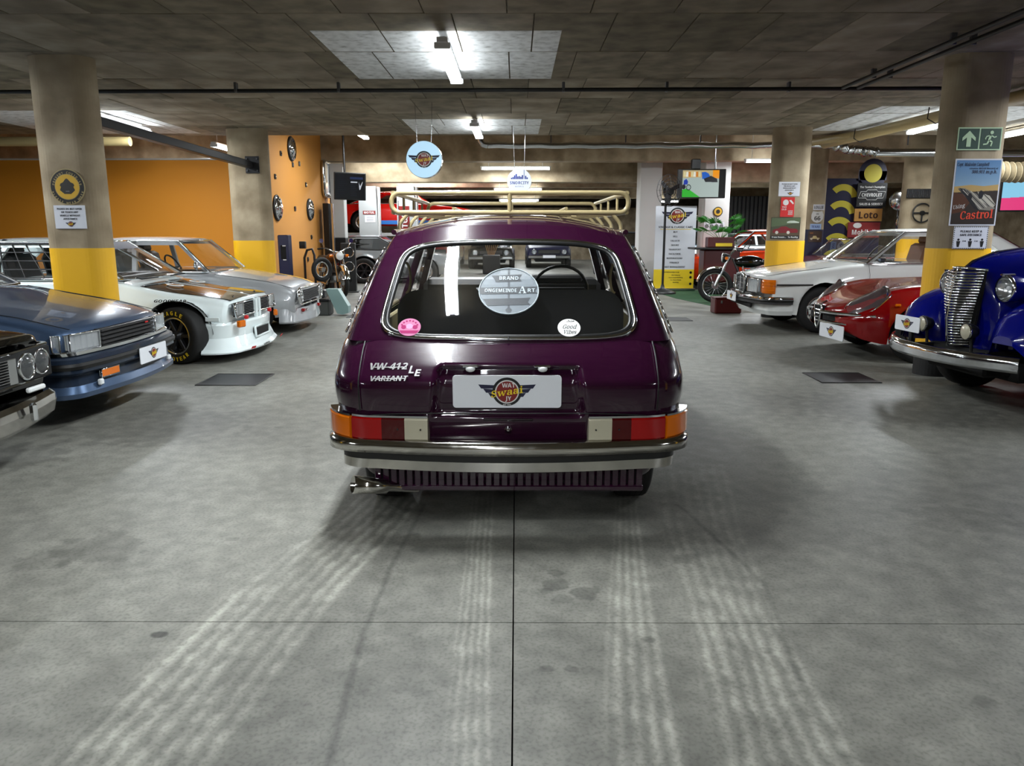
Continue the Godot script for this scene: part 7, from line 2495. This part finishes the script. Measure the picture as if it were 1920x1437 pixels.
	pbox(t, "speaker_box", M.trim_black, Vector3(-0.14, 0.42, 0), Vector3(0.2, 0.22, 0.16), 0.015)
	# white columns behind
	for q in [[3.35, -20.0, 0.55, "white square column behind the pedestal fan"], [4.9, -19.6, 0.62, "pale grey square column with a round gold badge"]]:
		var c := thing("white_column", q[3], "column", Vector3(q[0], 0, q[1]))
		pbox(c, "shaft", M.wall_white, Vector3(0, 1.92, 0), Vector3(q[2], 3.84, q[2]), 0.02)
		pbox(c, "foot", M.black_band, Vector3(0, 0.06, 0), Vector3(q[2] + 0.01, 0.12, q[2] + 0.01), 0.005)
	t = thing("gold_badge", "round gold and black badge on the pale column above the signs", "badge", Vector3(4.93, 1.83, -19.285))
	pprism(t, "badge_disc", M.ink_black, ngon(0.115, 28), 0.01)
	pprism(t, "badge_face", M.sign_gold, ngon(0.095, 28), 0.013)
	pprism(t, "badge_mark", M.ink_mask, ngon(0.05, 16), 0.016)
	t = board("distance_sign", "small white strip sign with round pictograms on the pale column", "sign", Vector3(4.85, 1.48, -19.28), 0.5, 0.19, M.paper)
	for k in 4:
		pprism(t, "pictogram", M.ink_grey, ngon(0.05, 16), 0.002, at(Vector3(-0.18 + k * 0.12, 0, 0.003)))
	# round counter with palm
	t = thing("counter", "dark red drum counter with black top", "counter", Vector3(4.45, 0.005, -17.1))
	pbox(t, "counter_top", M.trim_black, Vector3(-0.1, 0.99, 0), Vector3(1.05, 0.04, 0.7), 0.01)
	pbox(t, "counter_body", M.counter_red, Vector3(0, 0.62, 0), Vector3(0.78, 0.7, 0.5), 0.03)
	pbox(t, "counter_foot", M.trim_black, Vector3(0, 0.14, 0), Vector3(0.7, 0.27, 0.44), 0.02)
	t = thing("potted_palm", "green fan palm in a dark red box on the counter", "plant", Vector3(4.45, 1.016, -17.1))
	pbox(t, "plant_box", M.counter_red, Vector3(0, 0.11, 0), Vector3(0.58, 0.22, 0.3), 0.015)
	pbox(t, "box_print", M.ink_yellow, Vector3(0.05, 0.06, 0.153), Vector3(0.36, 0.07, 0.004), 0.0)
	for k in 13:
		var yaw := TAU * k / 13.0 + 0.3
		var up := 0.35 + 0.5 * ((k * 5) % 7) / 7.0
		var st := S()
		var dirv := Vector3(cos(yaw) * cos(up), sin(up), sin(yaw) * cos(up))
		var tip := dirv * (0.34 + 0.12 * (k % 3)) + Vector3(0.03, 0.2, 0)
		cyl(st, Vector3(0, 0.15, 0), tip, 0.006, 0.004, 5)
		var fbs := frame_of(dirv)
		smooth(st, false)
		for i in 11:
			var an := lerpf(-1.5, 1.5, i / 10.0)
			var d := (dirv * cos(an) + fbs.x * sin(an)).normalized()
			var sdv := d.cross(fbs.z).normalized() * 0.013
			var ln := 0.26 * (1.0 - 0.2 * absf(an))
			quad(st, tip - sdv * 0.4, tip + d * ln * 0.5 - sdv + Vector3(0, 0.01, 0), tip + d * ln - Vector3(0, 0.04, 0), tip + d * ln * 0.5 + sdv + Vector3(0, 0.01, 0))
		obj("leaf", st, M.leaf, t)
	# motorcycle and toolbox
	motorcycle("black motorcycle with chrome mudguards behind the red toolbox", Vector3(3.85, 0.005, -15.0), PI / 2 - 0.22, M.black_paint, M.seat_black)
	t = thing("toolbox", "dark red metal toolbox on the floor beside the white coupe", "toolbox", Vector3(3.58, 0, -13.15), 0.05)
	pbox(t, "box_body", M.toolbox_red, Vector3(0, 0.13, 0), Vector3(0.46, 0.26, 0.28), 0.02)
	pbox(t, "box_lid", M.toolbox_red, Vector3(0, 0.265, 0), Vector3(0.47, 0.02, 0.29), 0.006)
	ptube(t, "handle", M.polished, [Vector3(-0.07, 0.27, 0), Vector3(-0.06, 0.31, 0), Vector3(0.06, 0.31, 0), Vector3(0.07, 0.27, 0)], 0.008)
	pbox(t, "latch", M.polished, Vector3(-0.12, 0.2, 0.145), Vector3(0.03, 0.05, 0.012), 0.003)
	# orange fastback and dark red convertible
	var c := thing("orange_fastback", "orange fastback car behind the black motorcycle", "car", Vector3(3.8, 0.005, -19.05), PI / 2)
	var so := [[0.0, 0.7, 0.34, 0.5, 0.62, 0.66, 0.64], [0.1, 0.76, 0.28, 0.5, 0.7, 0.7, 0.73], [0.9, 0.82, 0.22, 0.5, 0.8, 0.75, 0.84], [1.4, 0.82, 0.2, 0.5, 0.88, 0.75, 0.92], [3.0, 0.82, 0.2, 0.5, 0.92, 0.75, 0.95], [4.2, 0.74, 0.34, 0.55, 0.86, 0.66, 0.88]]
	car_body(c, M.orange_paint, so, [[0.8, 0.31, 0.35], [3.3, 0.31, 0.35]], 0.06, 0.06)
	greenhouse(c, M.orange_paint, {"zc": 1.3, "zf": 1.8, "zb": 2.9, "ze": 4.1, "yb": 0.92, "yr": 1.4, "wb": 0.73, "wr": 0.58, "cp": 0.9, "mid": [0.7]}, M.trim_black)
	two_wheels(c, 0.8, 0.72, 0.3, 0.18, "cap")
	two_wheels(c, 3.3, 0.72, 0.3, 0.18, "cap")
	headlight(c, Vector3(0.5, 0.55, -0.01), 0.085)
	headlight(c, Vector3(-0.5, 0.55, -0.01), 0.085)
	pbox(c, "bumper", M.chrome, Vector3(0, 0.42, -0.05), Vector3(1.5, 0.08, 0.08), 0.02)
	c = thing("red_convertible", "dark red open car half hidden behind the concrete column and the white coupe", "car", Vector3(5.0, 0.005, -15.95), PI / 2)
	var sr := [[0.0, 0.7, 0.34, 0.5, 0.6, 0.66, 0.62], [0.1, 0.76, 0.28, 0.5, 0.68, 0.7, 0.7], [0.9, 0.82, 0.22, 0.5, 0.78, 0.75, 0.8], [1.3, 0.82, 0.2, 0.5, 0.86, 0.75, 0.87], [3.0, 0.82, 0.2, 0.5, 0.86, 0.75, 0.88], [4.1, 0.74, 0.34, 0.5, 0.78, 0.66, 0.8]]
	car_body(c, M.dark_red_paint, sr, [[0.75, 0.3, 0.34], [3.1, 0.3, 0.34]], 0.06, 0.06)
	two_wheels(c, 0.75, 0.72, 0.29, 0.17, "cap")
	two_wheels(c, 3.1, 0.72, 0.29, 0.17, "cap")
	var ws := S()
	grid(ws, [[Vector3(-0.66, 0.87, 1.3), Vector3(0.66, 0.87, 1.3)], [Vector3(-0.58, 1.2, 1.65), Vector3(0.58, 1.2, 1.65)]])
	obj("windscreen", ws, M.glass, c)
	ptube(c, "windscreen_frame", M.chrome, [Vector3(-0.66, 0.87, 1.3), Vector3(0.66, 0.87, 1.3), Vector3(0.58, 1.2, 1.65), Vector3(-0.58, 1.2, 1.65)], 0.02, 6, true)
	pbox(c, "cockpit", M.seat_black, Vector3(0, 0.86, 2.1), Vector3(1.2, 0.08, 1.0), 0.03)
	headlight(c, Vector3(0.5, 0.53, -0.01), 0.085)
	headlight(c, Vector3(-0.5, 0.53, -0.01), 0.085)
	sign_corner()

func sign_corner() -> void:
	# signs on the blue footed column
	var fz := -17.2 + 0.176
	var t := board("plate_sign", "white number plate sign above the route 66 shield", "sign", Vector3(6.52, 1.87, fz), 0.24, 0.12, M.paper)
	lines_of(t, [["LOLLIE", 0.06, 0.0, 0.0, 0.2]])
	t = thing("route_sign", "white shield shaped route 66 sign", "sign", Vector3(6.5, 1.67, fz))
	pprism(t, "shield", M.ink_white, PackedVector2Array([Vector2(-0.1, 0.12), Vector2(0, 0.105), Vector2(0.1, 0.12), Vector2(0.13, 0.04), Vector2(0.125, -0.05), Vector2(0.07, -0.11), Vector2(0, -0.13), Vector2(-0.07, -0.11), Vector2(-0.125, -0.05), Vector2(-0.13, 0.04)]), 0.006)
	lines_of(t, [["66", 0.09, -0.03, 0.0, 0.13], ["US", 0.035, 0.06]], 0.007)
	t = board("plate_sign", "pale blue number plate sign below the route 66 shield", "sign", Vector3(6.48, 1.46, fz), 0.24, 0.12, M.pale_blue)
	lines_of(t, [["TEXAS", 0.05, 0.0, 0.0, 0.18, M.ink_city]])
	t = board("car_print", "brown print of a cream vintage car on the blue footed column", "poster", Vector3(6.48, 1.25, fz), 0.3, 0.24, M.print_brown)
	var im := canvas(96, 80, Color(0.22, 0.13, 0.09))
	poly(im, [[12, 52], [30, 48], [36, 34], [58, 34], [66, 48], [84, 50], [84, 58], [12, 58]], Color(0.7, 0.62, 0.42))
	poly(im, oval(24, 58, 8, 8), Color(0.75, 0.7, 0.6))
	poly(im, oval(72, 58, 8, 8), Color(0.75, 0.7, 0.6))
	im.fill_rect(Rect2i(10, 8, 24, 10), Color(0.5, 0.3, 0.15))
	print_sheet(t, "poster_print", printed("vintage_print", im), 0.28, 0.22, at(Vector3(0, 0, 0.004)))
	# wall of enamel signs behind
	var z := -17.8
	t = board("striped_board", "large navy board with curved yellow bands behind the enamel signs", "sign", Vector3(7.55, 1.57, z), 1.35, 1.9, M.ink_navy, 0, "", 0.03)
	for k in 5:
		var ring := PackedVector2Array()
		for i in 26:
			var a := lerpf(0.2, 2.4, (i if i < 13 else 25 - i) / 12.0)
			var r := 0.34 if i < 13 else 0.2
			ring.append(Vector2(-0.3 + 0.02 * k + cos(a) * r, -0.95 + k * 0.36 + sin(a) * r))
		pprism(t, "painted_band", M.ink_dull_yellow, ring, 0.004, at(Vector3(0, 0, 0.014)))
	for x in [-0.5, 0.5]:
		pbox(t, "board_leg", M.steel_dark, Vector3(x, -1.26, 0), Vector3(0.05, 0.62, 0.05), 0.005)
	t = board("dealer_sign", "black enamel dealer sign with white lettering and bow tie frame", "sign", Vector3(7.95, 2.16, z + 0.062), 0.66, 0.52, M.ink_black, 0, "", 0.02)
	lines_of(t, [["The Tested Champion", 0.045, 0.17, 0.0, 0.56, M.ink_white], ["CHEVROLET", 0.075, 0.0, 0.0, 0.45, M.ink_white], ["SALES & SERVICE", 0.05, -0.2, 0.0, 0.52, M.ink_white]], 0.013)
	var bt := []
	for p in [[-0.3, -0.07], [-0.13, -0.07], [-0.1, -0.11], [0.1, -0.11], [0.13, -0.07], [0.25, -0.07], [0.3, 0.07], [0.13, 0.07], [0.1, 0.11], [-0.1, 0.11], [-0.13, 0.07], [-0.25, 0.07]]:
		bt.append(Vector3(p[0], p[1], 0.012))
	ptube(t, "bow_tie_frame", M.ink_white, bt, 0.006, 5, true)
	t = board("arch_sign", "arched navy and yellow sign above the dealer sign", "sign", Vector3(7.95, 2.58, z + 0.03), 0.62, 0.2, M.ink_navy, 0, "", 0.02)
	pprism(t, "arch_top", M.ink_navy, ngon(0.31, 24), 0.02, at(Vector3(0, 0.06, -0.01)))
	pprism(t, "arch_band", M.ink_dull_yellow, ngon(0.2, 24), 0.024, at(Vector3(0, 0.05, -0.01)))
	t = board("word_sign", "tan wooden sign with raised letters", "sign", Vector3(7.92, 1.72, z + 0.036), 0.62, 0.28, M.tan_sign, 0, "", 0.03)
	lines_of(t, [["Loto", 0.15, 0.0, 0.0, 0.42, M.rust_brown]], 0.018)
	t = board("oil_sign", "dull red oil sign with white lettering", "sign", Vector3(7.85, 1.39, z + 0.032), 0.72, 0.34, M.oil_red, 0, "", 0.02)
	lines_of(t, [["Mobiloil", 0.11, -0.05, 0.0, 0.52, M.ink_white]], 0.012)
	pprism(t, "sign_mark", M.ink_white, ngon(0.06, 16, Vector2(-0.15, 0.1), 1.6), 0.002, at(Vector3(0, 0, 0.01)))
	# hanging headlamps
	for q in [[8.5, 2.03, 0.2, "large chrome headlamp bowl on a stand beside the dealer sign"], [8.42, 1.55, 0.19, "chrome headlamp bowl on a low stand in front of the large one"], [8.95, 1.68, 0.17, "round chrome headlamp beside the column with the steering wheel"]]:
		t = thing("display_headlamp", q[3], "headlamp", Vector3(q[0], q[1], z + 0.25 + (0.5 if q[1] < 1.6 else 0.0)), 0, "headlamps standing by the enamel signs")
		var bb := Basis(Vector3.RIGHT, PI / 2)
		plathe(t, "lamp_bowl", M.trim_black, [[q[2], 0.0], [q[2] * 0.95, -0.1], [q[2] * 0.6, -0.22], [0.0, -0.26]], at(Vector3.ZERO, bb), 24)
		plathe(t, "lamp_rim", M.chrome, [[q[2] * 0.98, -0.01], [q[2] * 1.08, 0.0], [q[2] * 0.98, 0.03]], at(Vector3.ZERO, bb), 24)
		plathe(t, "lamp_glass", M.reflector, [[q[2] * 0.97, 0.01], [q[2] * 0.7, 0.05], [q[2] * 0.3, 0.07], [0.0, 0.075]], at(Vector3.ZERO, bb), 24)
		pcyl(t, "lamp_stand", M.steel, Vector3(0, -q[2] * 0.9, -0.05), Vector3(0, -q[1], -0.05), 0.012, -1, 6)
	# steering wheel and grille on the column
	t = thing("hung_steering_wheel", "black three spoke steering wheel hung on the concrete column", "steering wheel", Vector3(7.5, 1.7, -14.59))
	ptube(t, "wheel_rim", M.trim_black, ring_pts(Vector3.ZERO, 0.17, 28), 0.013, 8, true)
	for k in 3:
		var a := [PI, 0.0, -PI / 2][k] as float
		pcyl(t, "wheel_spoke", M.trim_black, Vector3.ZERO, Vector3(cos(a) * 0.17, sin(a) * 0.17, 0), 0.014)
	pcyl(t, "wheel_boss", M.trim_black, Vector3(0, 0, -0.02), Vector3(0, 0, 0.03), 0.04)
	t = thing("hung_grille", "chrome car grille hung on the concrete column above the steering wheel", "grille", Vector3(7.5, 2.05, -14.61))
	pbox(t, "grille_back", M.steel_dark, Vector3.ZERO, Vector3(0.62, 0.17, 0.03), 0.01)
	for k in 22:
		pbox(t, "grille_bar", M.chrome, Vector3(-0.29 + k * 0.0276, 0, 0.02), Vector3(0.012, 0.15, 0.015), 0.003)
	# flexible duct and advertising screen at the right edge
	t = thing("flexible_duct", "beige crinkled flexible duct under the ceiling", "duct", Vector3(8.6, 2.36, -13.4))
	var pts := []
	for i in 30:
		pts.append(Vector3(-1.0 + i * 0.1, 0.02 * sin(i * 0.6), 0))
	ptube(t, "duct", M.duct_beige, pts, 0.16, 14)
	for i in 28:
		ptube(t, "duct_ring", M.duct_beige, ring_pts(pts[i + 1], 0.163, 16, ry(PI / 2) * Basis(Vector3.RIGHT, 0.0)), 0.012, 5, true)
	var im2 := canvas(96, 64, Color(0.55, 0.8, 0.92))
	poly(im2, [[0, 36], [96, 30], [96, 64], [0, 64]], Color(0.9, 0.25, 0.5))
	poly(im2, [[40, 0], [96, 0], [96, 34], [52, 36]], Color(0.85, 0.6, 0.55))
	poly(im2, oval(60, 22, 16, 12), Color(0.95, 0.88, 0.75))
	t = thing("advert_screen", "bright pink and blue advertising screen on a dark stand", "screen", Vector3(9.35, 2.0, -14.5), -0.35)
	pbox(t, "screen_case", M.trim_black, Vector3.ZERO, Vector3(0.9, 0.56, 0.06), 0.01)
	print_sheet(t, "screen_picture", lit_screen("advert_picture", im2, 0.6), 0.84, 0.5, at(Vector3(0, 0, 0.032)))
	pcyl(t, "stand_pole", M.trim_black, Vector3(0.1, -0.2, -0.05), Vector3(0.1, -2.0, -0.05), 0.04)

func simple_car(label: String, paint: Material, p: Vector3, turn: float, len_ := 4.3, hgt := 1.4, called := "parked_car") -> Node3D:
	var c := thing(called, label, "car", p, turn)
	var k := len_ / 4.3
	var sts := [[0.0, 0.74, 0.36, 0.5, 0.66, 0.7, 0.68], [0.1, 0.8, 0.3, 0.5, 0.74, 0.75, 0.77], [0.9 * k, 0.84, 0.24, 0.5, 0.84, 0.78, 0.88], [1.4 * k, 0.84, 0.22, 0.5, 0.9, 0.78, 0.94], [3.3 * k, 0.84, 0.22, 0.5, 0.92, 0.78, 0.95], [4.3 * k, 0.78, 0.34, 0.55, 0.88, 0.72, 0.9]]
	car_body(c, paint, sts, [[0.8 * k, 0.33, 0.37], [3.4 * k, 0.33, 0.37]], 0.06, 0.06)
	greenhouse(c, paint, {"zc": 1.4 * k, "zf": 1.9 * k, "zb": 3.0 * k, "ze": 3.7 * k, "yb": 0.92, "yr": hgt, "wb": 0.76, "wr": 0.62, "cp": 0.3, "mid": [0.5], "glass": M.glass_dark}, M.trim_black, false)
	two_wheels(c, 0.8 * k, 0.74, 0.32, 0.19, "cap")
	two_wheels(c, 3.4 * k, 0.74, 0.32, 0.19, "cap")
	for sd in [-1.0, 1.0]:
		headlight(c, Vector3(sd * 0.55, 0.6, -0.01), 0.085)
	pbox(c, "grille_panel", M.trim_black, Vector3(0, 0.6, -0.01), Vector3(0.8, 0.13, 0.03), 0.005)
	slats(c, "grille_slat", M.chrome, -0.38, 0.38, 0.55, 0.65, 4, -0.025, 0.3)
	pbox(c, "bumper", M.chrome, Vector3(0, 0.42, -0.06), Vector3(1.56, 0.1, 0.1), 0.02)
	pbox(c, "front_plate", M.plate, Vector3(0, 0.43, -0.118), Vector3(0.46, 0.1, 0.006), 0.001)
	return c

func back_hall() -> void:
	# lights of the rear hall, some of them added as fill
	tube_light(Vector3(-0.02, 2.9, -20.1), PI / 2, "twin tube light mounted crosswise under the first dark beam", 1.7, POWER)
	tube_light(Vector3(0.05, 2.66, -25.6), PI / 2, "twin tube light crosswise behind the lit skyline sign", 1.5, POWER * 1.3)
	tube_light(Vector3(0.1, 2.5, -30.6), PI / 2, "twin tube light crosswise under the far beam", 1.5, POWER)
	tube_light(Vector3(0.1, 2.55, -34.0), PI / 2, "twin tube light crosswise deepest in the hall", 1.5, POWER)
	tube_light(Vector3(6.0, 2.95, -18.6), PI / 2, "twin tube light crosswise beside the far concrete column", 1.3, POWER * 0.7)
	tube_light(Vector3(7.0, 2.85, -23.4), PI / 2, "twin tube light crosswise above the grey shutter", 1.5, POWER * 1.5)
	tube_light(Vector3(5.5, 2.45, -30.6), PI / 2, "twin tube light crosswise above the cream off-roader", 1.5, POWER)
	tube_light(Vector3(-3.0, 3.3, -25.0), PI / 2, "twin tube light crosswise above the car lift", 1.5, POWER * 1.6)
	tube_light(Vector3(-3.2, 3.3, -16.3), 0, "twin tube light in front of the ochre wall", 1.5, POWER * 0.6)
	tube_light(Vector3(-3.3, 3.3, -20.1), PI / 2, "added fill tube light crosswise in front of the car lift", 1.5, POWER * 0.5)  # added fitting that lights the lift bay from the front
	tube_light(Vector3(3.2, 3.4, -16.0), PI / 2, "added fill tube light crosswise in front of the banner", 1.5, POWER * 0.7)  # added fitting that lights banner and columns from the front
	tube_light(Vector3(-3.7, 3.0, -21.9), PI / 2, "added fill tube light hidden by the beam right in front of the lift posts", 1.5, POWER * 0.8)  # added behind the beam to brighten the faces of the posts
	tube_light(Vector3(9.5, 2.9, -17.0), PI / 2, "twin tube light crosswise above the enamel signs", 1.5, POWER)
	tube_light(Vector3(-8.0, 3.4, -17.0), PI / 2, "twin tube light behind the low orange wall", 1.5, POWER * 0.7)
	# far cross wall
	var w := S()
	bx(w, Vector3(3.0, 1.2, -37.0), Vector3(20, 2.4, 0.2))
	structure("wall_far", w, M.concrete)
	# grey shutter beside the column
	var sh := thing("roller_shutter", "grey ribbed roller shutter beyond the orange car", "shutter", Vector3(8.9, 0, -29.0))
	for k in 22:
		pbox(sh, "shutter_slat", M.shutter_grey, Vector3(-1.6 + k * 0.15, 1.3, 0), Vector3(0.1, 2.6, 0.05), 0.015)
	pbox(sh, "shutter_sheet", M.steel_dark, Vector3(0, 1.3, -0.04), Vector3(3.4, 2.6, 0.03), 0.0)
	# parked cars of the rear hall
	simple_car("black off-roader parked deep in the hall", M.black_paint, Vector3(-0.9, 0, -27.5), PI, 4.5, 1.75, "off_roader").rotation.y = PI + 0.0
	simple_car("dark navy car parked deep in the hall", M.ink_navy, Vector3(1.2, 0, -28.5), PI, 4.4, 1.45)
	simple_car("pale blue car parked deep in the hall", M.grey_blue_paint, Vector3(3.6, 0, -27.6), PI / 2, 4.4, 1.45)
	simple_car("red car parked deep in the hall", M.alfa_red, Vector3(-3.0, 0, -28.8), PI, 4.2, 1.4)
	simple_car("white low coupe behind the banner", M.race_white, Vector3(5.0, 0, -24.8), PI / 2, 4.2, 1.3)
	var c := simple_car("tall cream off-roader behind the pedestal fan", M.cream_paint, Vector3(4.4, 0, -31.0), PI / 2, 4.4, 1.95, "cream_off_roader")
	simple_car("grey green car beside the banner", M.grey_blue_paint, Vector3(3.3, 0, -21.9), PI, 3.6, 1.35)
	var b := thing("planter_box", "dark square planter deep in the hall in front of the black off-roader", "planter", Vector3(-0.8, 0, -25.0))
	pbox(b, "planter_body", M.trim_black, Vector3(0, 0.3, 0), Vector3(0.55, 0.6, 0.55), 0.02)
	for k in 7:
		ptube(b, "stem", M.tan_sign, [Vector3(-0.1 + k * 0.03, 0.6, 0), Vector3(-0.2 + k * 0.07, 0.95, 0.05), Vector3(-0.25 + k * 0.08, 1.15 + 0.03 * (k % 3), 0.1)], 0.008, 5)
